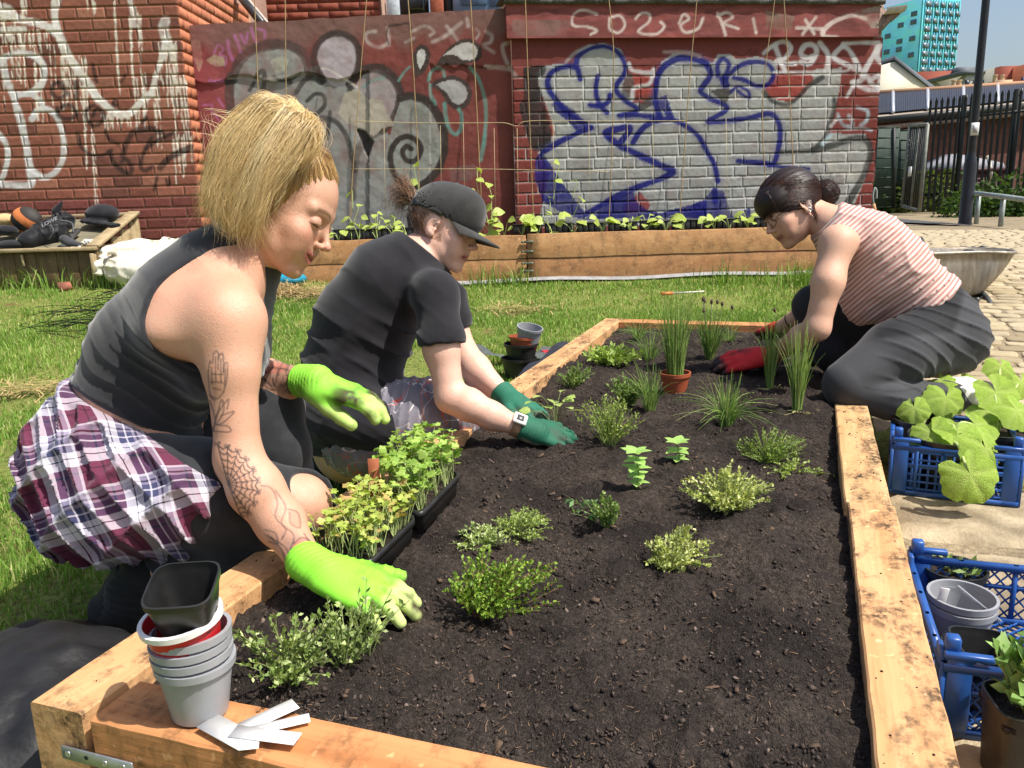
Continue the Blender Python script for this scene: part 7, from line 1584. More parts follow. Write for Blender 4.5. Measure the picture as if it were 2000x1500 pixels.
# glasses and ear rings
ys_ = np.sign(np.dot(C_H[1],-FWD));gl = MB()
for s_ in (-1,1):
    an = np.linspace(0,2*np.pi,25)[:-1];rg = [CL(9.7-.5*abs(math.cos(a))*1.2*(1 if math.cos(a) > 0 else .3),s_*(3.2+2.1*math.cos(a)),.2+1.75*math.sin(a)) for a in an];gl.tube(np.array(rg+rg[:1]),.0011,6,False)
    gl.tube(np.array([CL(8.7,s_*5.3,.8),CL(5,s_*7.2,.9),CL(-1.5,s_*7.9,.8)]),.0011,6)
gl.tube(np.array([CL(9.9,-1.2,.5),CL(10.1,0,.8),CL(9.9,1.2,.5)]),.001,6);go_ = gl.build('glasses',simple('dark_frame',(.02,.018,.018),.3),pC,smooth=True)
bb = MB()
for z_,x_ in ((-2.9,-.9),(-2.0,-1.5),(-.9,-2.0)): q = CL(x_,8.0*ys_,z_);an = np.linspace(0,2*np.pi,15);bb.tube(np.array([q+(C_H[0]*math.cos(a)+C_H[2]*math.sin(a))*.006 for a in an]),.0011,5,False)
bb.build('ear_rings',simple('silver_rings',(.75,.75,.75),.2,0,1,0,metal=1.),pC,smooth=True)

# ================================================================== PLANTS
t = NT('herb_leaf');n1 = t.noise(t.coord('World'),90,3);t.set('Base Color',t.mix(t.gray(n1,.4,.7,0,.25),t.attr(),t.mix(1.,t.attr(),(.7,.8,.6),'MULTIPLY')));t.set('Roughness',.5);t.set('Specular IOR Level',.35);translucent(t,.3,(1.2,1.2,.45));LEAF = t.m
STEM = simple('herb_stem',lin(128,140,84),.7,.2,40,.05)
STEMR = simple('herb_stem_red',lin(134,96,72),.7,.2,40,.05)
def leaf_quads(P,D,N,L,Wd,fold=.25):
    """small folded leaves: base P, direction D, upper side N"""
    S = np.cross(D,N);S /= np.linalg.norm(S,axis=1)[:,None]+1e-9;L = L[:,None];Wd = Wd[:,None]
    m = P+D*L*.5;V = np.stack([P,m+S*Wd*.5+N*Wd*fold*.5,P+D*L-N*L*.06,m-S*Wd*.5+N*Wd*fold*.5],1).reshape(-1,3);k = np.arange(len(P))*4
    return V,np.concatenate([np.stack([k,k+1,k+2],1),np.stack([k,k+2,k+3],1)])
def unit(a): return a/(np.linalg.norm(a,axis=-1)[...,None]+1e-9)
def herb(name,label,base,ns,h,spread,leaf,nl,cols,seed,droop=.35,tilt=(0,0),stemr=.0011,aspect=.6,group=None,stem_mat=None,cat='herb',tip=False,s0=.15):
    r_ = np.random.default_rng(seed);o = empty(name,base,label,cat,group);st = MB();PP,DD = [],[]
    for i in range(ns):
        a = r_.uniform(0,6.283);k = r_.random()**.6;q = np.array([math.cos(a)*k+tilt[0],math.sin(a)*k+tilt[1],0])*spread;hh = h*r_.uniform(.6,1.1)*(1-.45*k*droop);s = np.linspace(0,1,7)[:,None]
        b0 = np.asarray(base)+np.array([math.cos(a),math.sin(a),0])*spread*.15*k-ZU*.004;P = b0+q*s**1.25+ZU*hh*(s-droop*k*s**2*.9)+r_.normal(0,.02*h,3)*np.sin(s*3.1);st.tube(P,np.linspace(stemr,stemr*.5,7),3,False)
        m = max(2,int(nl*r_.uniform(.7,1.2)));ss = s0+(1-s0)*r_.random(m)**(.6 if tip else .9)*.98;f = ss*6;j = np.minimum(f.astype(int),5);f = (f-j)[:,None];PP.append(P[j]*(1-f)+P[j+1]*f);T = unit(P[j+1]-P[j]);DD.append(unit(r_.normal(0,1,(m,3))*.8+T*.75+ZU*.25))
    st.build('stems',stem_mat or STEM,o,kind='stuff');P = np.concatenate(PP);D = np.concatenate(DD);n = len(P);N = unit(np.cross(D,r_.normal(0,1,(n,3)))+ZU*.7);N = unit(N-D*(N*D).sum(1)[:,None]);L = leaf*r_.uniform(.6,1.25,n)
    V,F = leaf_quads(P,D,N,L,L*aspect);C = np.array([lin(*c) for c in cols])[r_.integers(0,len(cols),n)]*r_.uniform(.75,1.2,n)[:,None];me = mesh_data('leaves',V,F);add_col(me,np.repeat(C,4,0));link('leaves',me,LEAF,o,kind='stuff');return o
GT = 'herbs planted in the raised bed'
TH = [(145,170,77),(168,191,94),(119,147,63),(180,198,117)];VG = [(196,206,118),(180,186,112),(233,233,168),(154,168,96)];OR = [(126,154,77),(152,177,98),(105,133,68)]
px1 = lambda px,d: px*d/FPX
herb('thyme_plant','bushy bright green thyme in the middle foreground, tallest of the low herbs',soil_at(945,1208),96,.115,.082,.0075,42,[(135,168,63),(159,191,77),(112,145,54)],1,.2,(.42,.12),group=GT,stem_mat=STEMR,s0=.3)
herb('thyme_plant','trailing thyme with bare arching stems behind the bushy bright thyme',soil_at(1005,1050),93,.085,.062,.006,15,[(180,196,112),(159,180,94)],2,.7,(.25,.25),group=GT,stemr=.0012,s0=.5)
herb('thyme_plant','small pale thyme left of the trailing thyme',soil_at(945,1070),40,.055,.055,.008,20,[(180,196,126),(205,217,156),(152,175,98)],3,.5,(-.1,.1),group=GT)
herb('thyme_plant','little upright thyme beside a planting hole at the bed centre',soil_at(1188,1032),34,.075,.028,.0075,27,OR,4,.3,(-.2,.1),group=GT)
herb('sage_seedling','tiny blue green seedling leaning left of the little upright thyme',soil_at(1165,1015),7,.06,.05,.017,6,[(133,170,110),(117,156,103)],5,.3,(-.8,.3),group=GT,aspect=.55)
herb('thyme_plant','variegated cream thyme spreading low right of centre',soil_at(1300,1115),62,.085,.062,.0085,27,VG,6,.6,(.35,.5),group=GT)
herb('thyme_plant','large pale variegated thyme with fallen stems on the right half',soil_at(1420,1000),116,.105,.085,.0085,32,VG,7,.5,(-.05,.35),group=GT,stemr=.0014)
herb('thyme_plant','dark feathery thyme near the right sleeper',soil_at(1500,905),93,.085,.085,.0065,27,[(124,152,61),(147,168,75),(103,126,52)],8,.4,(.1,.45),group=GT)
herb('thyme_plant','sprawling stem of thyme flopped beside the feathery thyme',soil_at(1545,925),21,.05,.07,.009,17,[(161,180,96),(180,196,117)],9,.8,(.2,.1),group=GT)
herb('rosemary_plant','spiky upright herb in front of the green gloved hand',soil_at(1190,872),68,.135,.085,.0105,25,[(154,175,82),(175,191,103),(128,154,66)],10,.2,(0,.2),group=GT,aspect=.32)
herb('thyme_plant','dark small thyme at the left sleeper behind the green gloves',soil_at(1120,758),46,.09,.07,.010,22,OR,11,.35,(.15,.1),group=GT)
herb('oregano_plant','leafy yellow green oregano near the bed\'s far left',soil_at(1185,712),52,.075,.10,.022,15,[(168,189,96),(142,168,77)],12,.3,(.2,.1),group=GT,aspect=.55)
herb('thyme_plant','rounded dark thyme between two chive clumps',soil_at(1225,795),52,.115,.055,.010,27,OR,13,.3,group=GT)
herb('oregano_plant','tall stemmed oregano beside the grey pot stack in the near corner',soil_at(560,1325),44,.095,.10,.0095,22,[(126,149,75),(161,180,108),(108,131,63),(198,210,147)],14,.35,(.05,.05),group=GT,stemr=.0013)
herb('oregano_plant','second leafy clump of oregano below the near lime glove',soil_at(672,1300),32,.105,.07,.0095,20,[(126,149,75),(161,180,108),(112,135,68),(198,210,147)],15,.3,(-.1,.2),group=GT,stemr=.0013)
herb('oregano_plant','sparse tall stems standing in front of the near lime glove',soil_at(715,1285),9,.13,.05,.011,11,[(161,180,112),(135,156,87)],16,.15,(.1,.3),group=GT,stemr=.0013)
# seedlings whose leaves can be told apart: each leaf a part
def leaf_blade(L,Wd,lob=0.,n=9,cup=.15,curl=.2,seed=0,ser=0.):
    r_ = np.random.default_rng(seed);u = np.linspace(0,1,n);V = []
    for i,a in enumerate(u):
        w_ = Wd*.5*math.sin(math.pi*min(1,a*.98+.02)**(.8))*(1+lob*math.sin(a*math.pi*5))*(1+ser*(i % 2));z = -curl*L*a*a
        for s_ in (-1,-.5,0,.5,1): V.append((a*L,s_*w_,z+cup*abs(s_)*w_+r_.normal(0,.01*Wd)))
    b_ = MB();b_.sheet(np.array(V).reshape(n,5,3));me = b_.data('leaf',True);return me
def place_leaf(me,base,D,N,scale,parent,name='leaf'):
    D = nrm(D);N = nrm(np.asarray(N)-D*np.dot(N,D));S = np.cross(N,D);o = link(name,me);o.matrix_world = Matrix(((D[0]*scale,S[0]*scale,N[0]*scale,base[0]),(D[1]*scale,S[1]*scale,N[1]*scale,base[1]),(D[2]*scale,S[2]*scale,N[2]*scale,base[2]),(0,0,0,1)))
    o.parent = parent;o.matrix_parent_inverse = wm(parent).inverted();return o
def leaf_mat(name,c1,c2,vein=None,tr=.32):
    t = NT(name);v = t.coord('Object');n1 = t.noise(v,40,3);c = t.mix(t.gray(n1,.35,.7),lin(*c1),lin(*c2));c = t.mix(t.gray(t.rnd(),0,1,0,.35),c,t.mix(1.,c,(.75,.85,.6),'MULTIPLY'));t.set('Base Color',c);t.set('Roughness',.5);t.bump(t.noise(v,120,3),.3,.004);translucent(t,tr,(1.15,1.2,.5));return t.m
BAS = leaf_mat('basil_leaf',(161,200,103),(191,224,133))
bme = [leaf_blade(.042,.028,seed=i) for i in range(3)]
for m in bme: m.materials.append(BAS)
for lab,px,py,H_,n in [('upright pale mint seedling at the bed centre',1246,958,.085,5),('low broad leaved mint seedling right of the upright one',1326,905,.05,3)]:
    b0 = soil_at(px,py);o = empty('mint_seedling',b0,lab,'seedling',GT);st = MB();topc_ = b0+ZU*H_+R0*-.006;st.tube([b0-ZU*.005,(b0+topc_)/2+R0*.004,topc_],[.002,.0017,.0012],6);st.build('stem',STEM,o)
    for k in range(n):
        z = H_*(.22+.78*k/(n-1));c_ = b0+(topc_-b0)*(z/H_)
        for q in range(4 if k < n-1 else 6): a = q*math.pi/(2 if k < n-1 else 3)+k*.8+random.uniform(-.2,.2);D = np.array([math.cos(a),math.sin(a),.25+.25*(k == n-1)]);place_leaf(bme[q % 3],c_,D,ZU,random.uniform(.62,.95)*(1.1 if k == n-1 and n == 3 else 1),o)
SBL = leaf_mat('strawberry_leaf',(166,189,96),(198,212,131));sme = leaf_blade(.042,.034,seed=5,ser=.15);sme.materials.append(SBL)
b0 = soil_at(1085,838);o = empty('young_strawberry',b0,'young broad leaved plant being set by the green gloved hands','seedling',GT)
for k in range(11):
    a = random.uniform(0,6.28);e = b0+np.array([math.cos(a),math.sin(a),0])*random.uniform(.015,.07)+ZU*random.uniform(.04,.105);st = MB();st.tube(crom([b0,(b0+e)/2+ZU*.02,e],4),.0011,4);st.build('stalk',STEM,o);place_leaf(sme,e,[math.cos(a),math.sin(a),.2],ZU+RNG.normal(0,.3,3),random.uniform(.6,.95),o)
# chives -------------------------------------------------------------------------
CHC = [(136,170,84),(158,188,100),(120,152,72),(180,196,120)]
def chives(label,base,n,h,spread,seed,flop=.25,lean=(0,0),buds=0,roots=False,group='chive clumps in the bed',name='chive_clump',cat='herb',base_r=.014,pale=True):
    r_ = np.random.default_rng(seed);o = empty(name,base,label,cat,group);paths,cols = [],[]
    for i in range(n):
        a = r_.uniform(0,6.283);k = r_.random();b0 = np.asarray(base)+np.array([math.cos(a),math.sin(a),0])*base_r*math.sqrt(r_.random())-ZU*.004;hh = h*r_.uniform(.55,1.08);fl = flop*r_.random()**2.2*2.6;sp = spread*k;s = np.linspace(0,1,8)[:,None];dv = np.array([math.cos(a)+lean[0],math.sin(a)+lean[1],0]);P = b0+dv*(sp*s+hh*fl*s**2.4*.8)+ZU*hh*(s-fl*.55*s**2.6);paths.append(P);c0 = np.array(lin(*CHC[r_.integers(4)]))*r_.uniform(.8,1.2);cols.append(c0)
    strands('leaves',paths,.0013,cols,LEAF,o,4)['kind'] = 'stuff'
    if buds:
        st = MB();bd = []
        for i in range(buds): e = np.asarray(base)+np.array([r_.normal(0,.035),r_.normal(0,.03),h*r_.uniform(.85,1.12)]);st.tube([np.asarray(base)+r_.normal(0,.008,3)*[1,1,0],(np.asarray(base)+e)/2,e],.0013,4);bd.append(e)
        st.build('bud_stalks',simple('bud_stalk',lin(87,94,57),.7),o,kind='stuff')
        for e in bd: q = MB();q.lathe([(.0005,-.002),(.0042,.002),(.0055,.007),(.004,.012),(.0008,.0165)],e,8);q.build('bud',simple('dry_bud',lin(91,70,63),.9,.3,60),o,smooth=True)
    if roots:
        rt = [np.array([np.asarray(base)+ZU*.006,np.asarray(base)+np.array([r_.normal(0,.02),r_.normal(0,.02),.006]),np.asarray(base)+np.array([r_.normal(0,.035),r_.normal(0,.03),.002])]) for _ in range(26)];strands('roots',rt,.0011,[np.array(lin(235,226,168))]*26,LEAF,o,4)['kind'] = 'stuff'
    return o
chives('small chive clump between the thyme and the potted chives',soil_at(1268,806),81,.155,.03,1,.25,(-.15,0))
chives('wide flopping chive clump in front of the terracotta pot',soil_at(1418,832),121,.15,.04,2,.55)
chives('bare rooted tall chives laid nearest the red glove',soil_at(1503,762),94,.235,.02,3,.12,(0,0),roots=True,base_r=.01)
chives('bare rooted tall chives nearest the kneeling person\'s knee',soil_at(1556,805),101,.25,.022,4,.12,(-.05,0),roots=True,base_r=.011)
chives('dark chive clump topped with dried flower buds',soil_at(1385,700),148,.19,.045,5,.2,buds=9)
chives('thin drooping chives at the bed\'s far left corner',soil_at(1245,662),54,.12,.06,6,.7)
chives('reedy grass like clump left of the potted chives',soil_at(1268,712),67,.15,.04,7,.3)
chives('few budded chive stalks beside the far wrist',soil_at(1530,706),18,.17,.02,8,.1,buds=4)
chives('thin chives trailing at the far edge right of the budded clump',soil_at(1425,668),35,.11,.05,9,.7)
# terracotta pot of chives
def pot(name,label,c,rt,rb,h,mat,cat='plant pot',group=None,ax=None,rim=.006,rimh=.012,soil=None,parent=None,n=28,feet=False,inner_mat=None):
    m = MB();A_ = np.eye(3) if ax is None else ax;w = .0018
    prof = [(rb*.9,.002),(rb,0),(rt*.965,h-rimh),(rt+rim*.4,h-rimh+.001),(rt+rim*.5,h),(rt-w,h),(rt-w-.001,h-rimh),(rb-w,.006),(0.0001,.006)]
    m.lathe(prof,c,n,A_);o = m.build(name,mat,parent,label,cat,group,smooth='auto')
    if soil is not None:
        s = MB();r_ = rb+(rt-rb)*soil-.002;an = np.arange(n)*2*np.pi/n;V = [np.asarray(c)+A_[2]*h*soil]+[np.asarray(c)+A_[2]*(h*soil+random.uniform(-.002,.002))+A_[0]*r_*math.cos(q)+A_[1]*r_*math.sin(q) for q in an];s.add(V,[(0,1+i,1+(i+1) % n) for i in range(n)]);s.build('compost',SOIL,o)
    return o
TERRA = simple('terracotta_plastic',lin(168,86,56),.5,.12,30,.1);GREYP = simple('grey_plastic',lin(150,152,156),.45,.06,25,.05);BLKP = simple('black_plastic',lin(38,38,38),.4,.2,30,.05);REDP = simple('red_plastic',lin(190,34,40),.4,.1,25,.05);WHP = simple('white_plastic',lin(226,224,222),.4,.05,25,0)
pb0 = soil_at(1318,765);tpot = pot('terracotta_pot','small terracotta coloured pot standing on the soil with tall chives',pb0-ZU*.004,.047,.035,.068,TERRA,soil=.85)
chives('tall chives growing in the terracotta coloured pot',pb0+ZU*.055,148,.29,.035,10,.14,group='tall potted chives',name='potted_chives',base_r=.024)

# ================================================================== POTS, TRAYS, CRATES, LABELS
def tilt_ax(tx,ty,rz=0):
    m = (Matrix.Rotation(rz,3,'Z') @ Matrix.Rotation(tx,3,'X') @ Matrix.Rotation(ty,3,'Y'));return np.array([np.array(m.col[i]) for i in range(3)])
# stack of pots on the front sleeper
sb = on_z(392,1388,0.);GS = 'pots stacked on the front sleeper'
for i in range(4):
    lab = ['lowest grey pot of the stack on the front sleeper','second grey pot up, nested in the front stack','third grey pot up, nested in the front stack','topmost grey pot of the front stack'][i]
    pot('grey_pot',lab,sb+ZU*(.001+.0128*i),.0450,.0335,.074,GREYP,group=GS,ax=tilt_ax(random.uniform(-.015,.015),random.uniform(-.02,.02)),rimh=.0105,rim=.007)
rp = pot('red_pot','red pot with a white rim tilted in the top of the front stack',sb+ZU*.062,.0450,.033,.072,REDP,group=GS,ax=tilt_ax(.12,-.05),rimh=.010)
m = MB();A_ = tilt_ax(.12,-.05);m.lathe([(.0452,.0655),(.0488,.0655),(.0492,.0728),(.0438,.0733),(.0434,.0655)],sb+ZU*.062,32,A_);m.build('white_rim',WHP,rp,smooth='auto')
def square_pot(name,label,c,a,b_,h,mat,ax,group=None,parent=None,cat='plant pot'):
    n = 32;an = np.arange(n)*2*np.pi/n;m = MB();rings = []
    def ring(r_,z): p = 4.5;x = np.sign(np.cos(an))*np.abs(np.cos(an))**(2/p)*r_;y = np.sign(np.sin(an))*np.abs(np.sin(an))**(2/p)*r_;return np.asarray(c)+x[:,None]*ax[0]+y[:,None]*ax[1]+ax[2]*z
    R_ = np.array([ring(r_,z) for r_,z in ((b_*.85,.001),(b_,0),(a*.96,h*.88),(a*1.0,h*.885),(a*1.01,h*.995),(a*.985,h),(a*.95,h),(a*.94,h*.9),(a*.92,h*.86),(b_*.95,.006),(.001,.006))]);R_ = np.concatenate([R_,R_[:,:1]],1);m.sheet(R_);m.f = [q[::-1] for q in m.f];return m.build(name,mat,parent,label,cat,group,smooth='auto')
square_pot('black_square_pot','black square pot tipped into the red pot on top of the front stack',sb+ZU*.110+R0*.004,.0395,.0265,.074,BLKP,tilt_ax(.27,.0,.42),GS)
# white plant labels fanned on the front sleeper
def label_strip(px0,py0,px1,py1,w,z,lab,point=True,mat=WHP,lift=0.):
    a,b_ = on_z(px0,py0,z),on_z(px1,py1,z);d = nrm((b_-a)*[1,1,0]);L = np.linalg.norm((b_-a)[:2]);s = np.array([-d[1],d[0],0]);m = MB();th_ = .0008
    o2 = [(0,-w/2),(L-.016 if point else L,-w/2),(L,0) if point else (L,w/2),(L-.016 if point else 0,w/2)]+([(0,w/2)] if point else []);n = len(o2);V = [a+d*u+s*v+ZU*(lift*u/L) for u,v in o2];V += [p+ZU*th_ for p in V];m.add(V,[tuple(range(n-1,-1,-1)),tuple(range(n,2*n))]+[(i,(i+1) % n,n+(i+1) % n,n+i) for i in range(n)]);return m.build('plant_label',mat,None,lab,'plant label','white labels on the front sleeper')
label_strip(448,1434,578,1380,.024,.001,'longest white plant label pointing towards the soil',False,lift=.004);label_strip(605,1402,440,1440,.018,.003,'narrow white label tucked under the longest one',False)
label_strip(405,1408,505,1462,.030,.0055,'wide white label with square end nearest the grey pot');label_strip(582,1444,455,1428,.022,.0075,'white label lying lowest towards the camera',False)
# seed trays ---------------------------------------------------------------------
def seed_tray(lab,C,seed,cols,hh,cellsx,cellsy,name='seed_tray',gl='seedlings in the black trays',pl=None):
    """C: four rim corners (near-left, near-right, far-right, far-left) in world space"""
    C = [np.asarray(c) for c in C];o = empty(name,sum(C)/4-ZU*.05,lab,'seed tray','black seed trays on the bed edge');D_ = .045;cen = sum(C)/4
    def rim(k,z): n = 12;out = [];
    def loop(sc,z):
        pts = []
        for i in range(4):
            a,b_ = C[i],C[(i+1) % 4]
            for s_ in (.06,.5,.94): p = a+(b_-a)*s_;p = cen+(p-cen)*sc;pts.append(p+ZU*z)
        return pts
    R_ = np.array([loop(1.0,-.012),loop(1.03,-.012),loop(1.03,0),loop(.97,.001),loop(.96,-.012)]);R_ = np.concatenate([R_,R_[:,:1]],1);m = MB();m.sheet(R_);m.build('rim',BLKP,o)
    R_ = np.array([loop(.985,-.010),loop(.93,-D_),loop(.5,-D_-.001)]);R_ = np.concatenate([R_,R_[:,:1]],1);m = MB();m.sheet(R_);m.build('tray_body',BLKP,o)
    m = MB();P_ = loop(.955,-.010);m.add([cen-ZU*.009]+P_,[(0,1+i,1+(i+1) % 12) for i in range(12)]);m.build('compost',SOIL,o)
    r_ = np.random.default_rng(seed);V,F,CC,n0 = [],[],[],0;sm_ = MB();lobes = 11
    for i in range(cellsx):
        for j in range(cellsy):
            for q in range(r_.integers(2,4)):
                u,v = (i+.5+r_.normal(0,.18))/cellsx,(j+.5+r_.normal(0,.18))/cellsy;u,v = np.clip(u,.05,.95),np.clip(v,.05,.95);b0 = (C[0]*(1-u)+C[1]*u)*(1-v)+(C[3]*(1-u)+C[2]*u)*v-ZU*.012
                for s_ in range(r_.integers(2,5)):
                    a = r_.uniform(0,6.28);h_ = hh*r_.uniform(.5,1.1);e = b0+np.array([math.cos(a),math.sin(a),0])*h_*r_.uniform(.1,.45)+ZU*h_;sm_.tube([b0,(b0+e)/2+ZU*h_*.08,e],[.0011,.0010,.0007],3,False)
                    for l_ in range(r_.integers(1,4)):
                        L_ = r_.uniform(.008,.0165)*hh/.07;dr = unit(np.array([math.cos(a+l_*2.1),math.sin(a+l_*2.1),r_.uniform(-.2,.5)]));N_ = unit(ZU+r_.normal(0,.5,3));N_ = unit(N_-dr*np.dot(N_,dr));S_ = np.cross(N_,dr);an = np.linspace(-2.5,2.5,lobes);rr = L_*.5*(1+.28*np.cos(an*5));c_ = e+dr*L_*.5;ring = c_+dr*(np.cos(an)*rr)[:,None]+S_*(np.sin(an)*rr)[:,None]+N_*(r_.normal(0,.06,lobes)*L_)[:,None]
                        V.append(np.concatenate([[e+N_*L_*.03],ring]));F += [(n0,n0+1+k,n0+2+k) for k in range(lobes-1)];CC.append(np.repeat((np.array(lin(*cols[r_.integers(len(cols))]))*r_.uniform(.8,1.2))[None],lobes+1,0));n0 += lobes+1
    sm_.build('stems',simple('seedling_stem',lin(176,190,124),.6),o,kind='stuff');me = mesh_data('leaves',np.concatenate(V),F);add_col(me,np.concatenate(CC));link('leaves',me,LEAF,o,kind='stuff');return o
zt1_ = .030;seed_tray('near black seed tray of yellow green and reddish seedlings',[on_z(606,1080,zt1_),on_z(722,1096,zt1_),on_z(812,1010,zt1_),on_z(712,968,zt1_)],3,[(178,192,92),(196,200,110),(158,180,80),(172,190,90),(184,160,96)],.066,5,6)
seed_tray('far black seed tray of taller bright green celery seedlings',[on_z(735,965,zt1_),on_z(822,1002,zt1_),on_z(898,925,zt1_),on_z(812,885,zt1_)],4,[(152,184,84),(168,196,98),(132,166,70)],.086,5,6)
lb_ = on_z(735,985,.02);m = MB();m.bevbox(lb_+ZU*.045,(.011,.0006,.05),.0004,np.array([R0,F0,ZU]));m.build('brown_label',simple('brown_card',lin(170,98,66),.7),None,'small terracotta brown label standing between the seed trays','plant label')
# fallen leaf hanging over the tray corner
# pots at the far side of the bed
gp0 = on_ground(1014,735);GP = 'pots stacked beyond the left sleeper'
for i,(rt_,rb2,h_,mt,tx,z_,lab) in enumerate([(.078,.06,.085,BLKP,.02,0.,'black pot lying lowest in the stack behind the left sleeper'),(.074,.056,.08,BLKP,.0,.07,'black pot nested second in the stack behind the left sleeper'),(.066,.05,.08,TERRA,.04,.10,'terracotta coloured pot nested in the stack behind the left sleeper'),(.055,.042,.10,GREYP,.10,.125,'white grey pot tipped on top of the stack behind the left sleeper')]):
    pot('stacked_pot',lab,gp0+ZU*z_+R0*(.012*i),rt_,rb2,h_,mt,group=GP,ax=tilt_ax(-tx,tx*.6) if i < 3 else tilt_ax(.10,.22))
# membrane strips on the grass
def strip(lab,pts,w,mat,name='membrane_strip',lift=.02):
    P_ = [on_ground(x,y,lift+.03*(i % 2)) for i,(x,y) in enumerate(pts)];P_ = crom(P_,6);m = MB();T = np.gradient(P_,axis=0);g_ = []
    for i,(p,t_) in enumerate(zip(P_,T)): s_ = nrm(np.cross(t_,ZU));g_.append([p+s_*w*k+ZU*(.01*math.sin(i*.9+k*2)) for k in (-.5,-.2,.2,.5)])
    m.sheet(np.array(g_));return m.build(name,mat,None,lab,'membrane',smooth=True)
MEMB = simple('weed_membrane',lin(92,98,96),.55,.15,30,.1);DMEM = simple('dark_card',lin(40,44,54),.6,.2,20)
strip('grey weed membrane strip curling on the grass behind the bed',[(905,670),(950,690),(1000,700),(1045,693),(1080,680)],.09,MEMB);strip('dark folded card strip lying against the left sleeper',[(1030,735),(1075,700),(1120,665)],.10,DMEM,'card_strip',.10)
strip('red banded card lying beyond the dark card strip',[(1062,688),(1090,684),(1120,676)],.05,simple('red_card',lin(196,52,66),.6),'red_card',.09)
m = MB();a,b_ = on_ground(1292,574,.02),on_ground(1375,569,.02);m.tube([a,a+(b_-a)*.25],.012,8);ko = m.build('hand_tool',simple('orange_grip',lin(214,120,60),.5),None,'thin tool with orange grip lying on the lawn','tool',smooth=True);m = MB();m.tube([a+(b_-a)*.25,b_],.006,6);m.build('tool_rod',simple('pale_rod',lin(206,206,190),.5),ko)
# black square pot lying by the kneeling person on the right
sp0 = soil_at(1597,716)+ZU*.03;square_pot('ribbed_square_pot','black ribbed square pot lying on its side by the red glove',sp0-R0*.035+ZU*.012,.046,.035,.085,BLKP,np.array([ZU*.9-R0*.3,F0,nrm(R0*.95+ZU*.25)]))
# crates ------------------------------------------------------------------------
BLUE = simple('blue_crate_plastic',lin(38,84,156),.38,.12,14,.05)
def crate(lab,org,w,d,h,rz,grid='square',seed=0):
    o = empty('plastic_crate',org,lab,'crate','blue plastic crates',rz=rz);c_,s_ = math.cos(rz),math.sin(rz);ux,uy = np.array([c_,s_,0]),np.array([-s_,c_,0]);O = np.asarray(org);AX_ = np.array([ux,uy,ZU])
    P_ = lambda x,y,z: O+ux*x+uy*y+ZU*z
    def panel_(A,B,nrm_,diag):
        L = np.linalg.norm(B-A);u = (B-A)/L;m = MB();ax_ = np.array([u,nrm_,ZU]);t2 = .0028;g = lambda s: A+u*s
        hd = h*.80
        m.box(g(L/2)+ZU*(hd-.006),(L/2,.006,.006),ax_);m.box(g(L/2)+ZU*.006,(L/2,.004,.006),ax_);m.box(g(L/2)+ZU*hd*.62,(L/2,t2*.9,.0035),ax_)
        for s in np.linspace(0,1,6): m.box(g(L*s)+ZU*hd/2,(.004,t2,hd/2),ax_)
        if diag:
            k = int(L/.021)
            for i in range(-4,k+1):
                for sg in (1,-1):
                    p0,p1 = (i*L/k,.01),(i*L/k+(hd-.02)*.9,hd-.01);p0 = list(p0);p1 = list(p1)
                    if sg < 0: p0[0],p1[0] = L-p0[0],L-p1[0]
                    q0,q1 = np.array(p0),np.array(p1);f0 = 0.
                    lo_ = max(0,(0-q0[0])/(q1[0]-q0[0]) if q1[0] > q0[0] else (L-q0[0])/(q1[0]-q0[0]) if q0[0] > L else 0);hi_ = min(1,(L-q0[0])/(q1[0]-q0[0]) if q1[0] > q0[0] else (0-q0[0])/(q1[0]-q0[0]))
                    if hi_-lo_ < .05: continue
                    a_,b_ = q0+(q1-q0)*max(lo_,0),q0+(q1-q0)*hi_;m.tube([g(a_[0])+ZU*a_[1],g(b_[0])+ZU*b_[1]],.0018,4)
        else:
            for s in np.arange(.012,L,.0185): m.box(g(s)+ZU*hd/2,(.0028,t2*.6,hd/2-.004),ax_)
            for z in np.arange(.018,hd-.01,.0195): m.box(g(L/2)+ZU*z,(L/2,t2*.62,.0026),ax_)
        return m
    for nm,A,B,n_ in (('front_panel',P_(0,0,0),P_(w,0,0),-uy),('back_panel',P_(0,d,0),P_(w,d,0),uy),('side_panel',P_(0,.004,0),P_(0,d-.004,0),-ux),('side_panel',P_(w,.004,0),P_(w,d-.004,0),ux)): panel_(A,B,n_,grid == 'diag').build(nm,BLUE,o)
    for x,y in ((0,0),(w,0),(w,d),(0,d)):
        m = MB();sx_,sy_ = (1 if x == 0 else -1),(1 if y == 0 else -1);m.bevbox(P_(x+sx_*.022,y,h*.45),(.017,.004,h*.45),.0015,AX_);m.bevbox(P_(x,y+sy_*.022,h*.45),(.004,.017,h*.45),.0015,AX_);m.bevbox(P_(x+sx_*.012,y+sy_*.012,h*.97),(.010,.010,h*.085),.003,AX_);m.bevbox(P_(x+sx_*.032,y,h*.885),(.032,.0065,.005),.002,AX_);m.build('corner_post',BLUE,o)
    m = MB();k = int((w+d)/.022)
    for i in range(k):
        for sg in (0,1):
            q = i*.022;a_ = (q,0) if q < w else (w,q-w);b_ = (0,q) if q < d else (q-d,d)
            if sg: a_ = (w-a_[0],a_[1]);b_ = (w-b_[0],b_[1])
            if abs(a_[0]-b_[0]) > .01: m.tube([P_(a_[0],a_[1],.006),P_(b_[0],b_[1],.006)],.0024,4)
    m.build('base',BLUE,o);return o,P_
SZ = -.178
fa0,fb0 = on_z(1736,962,SZ),on_z(1988,990,SZ);rzc = math.atan2((fb0-fa0)[1],(fb0-fa0)[0])
_,FP = crate('blue crate holding potted squash plants on the flagstones',fa0,float(np.linalg.norm(fb0-fa0)),.34,.165,rzc,'square')
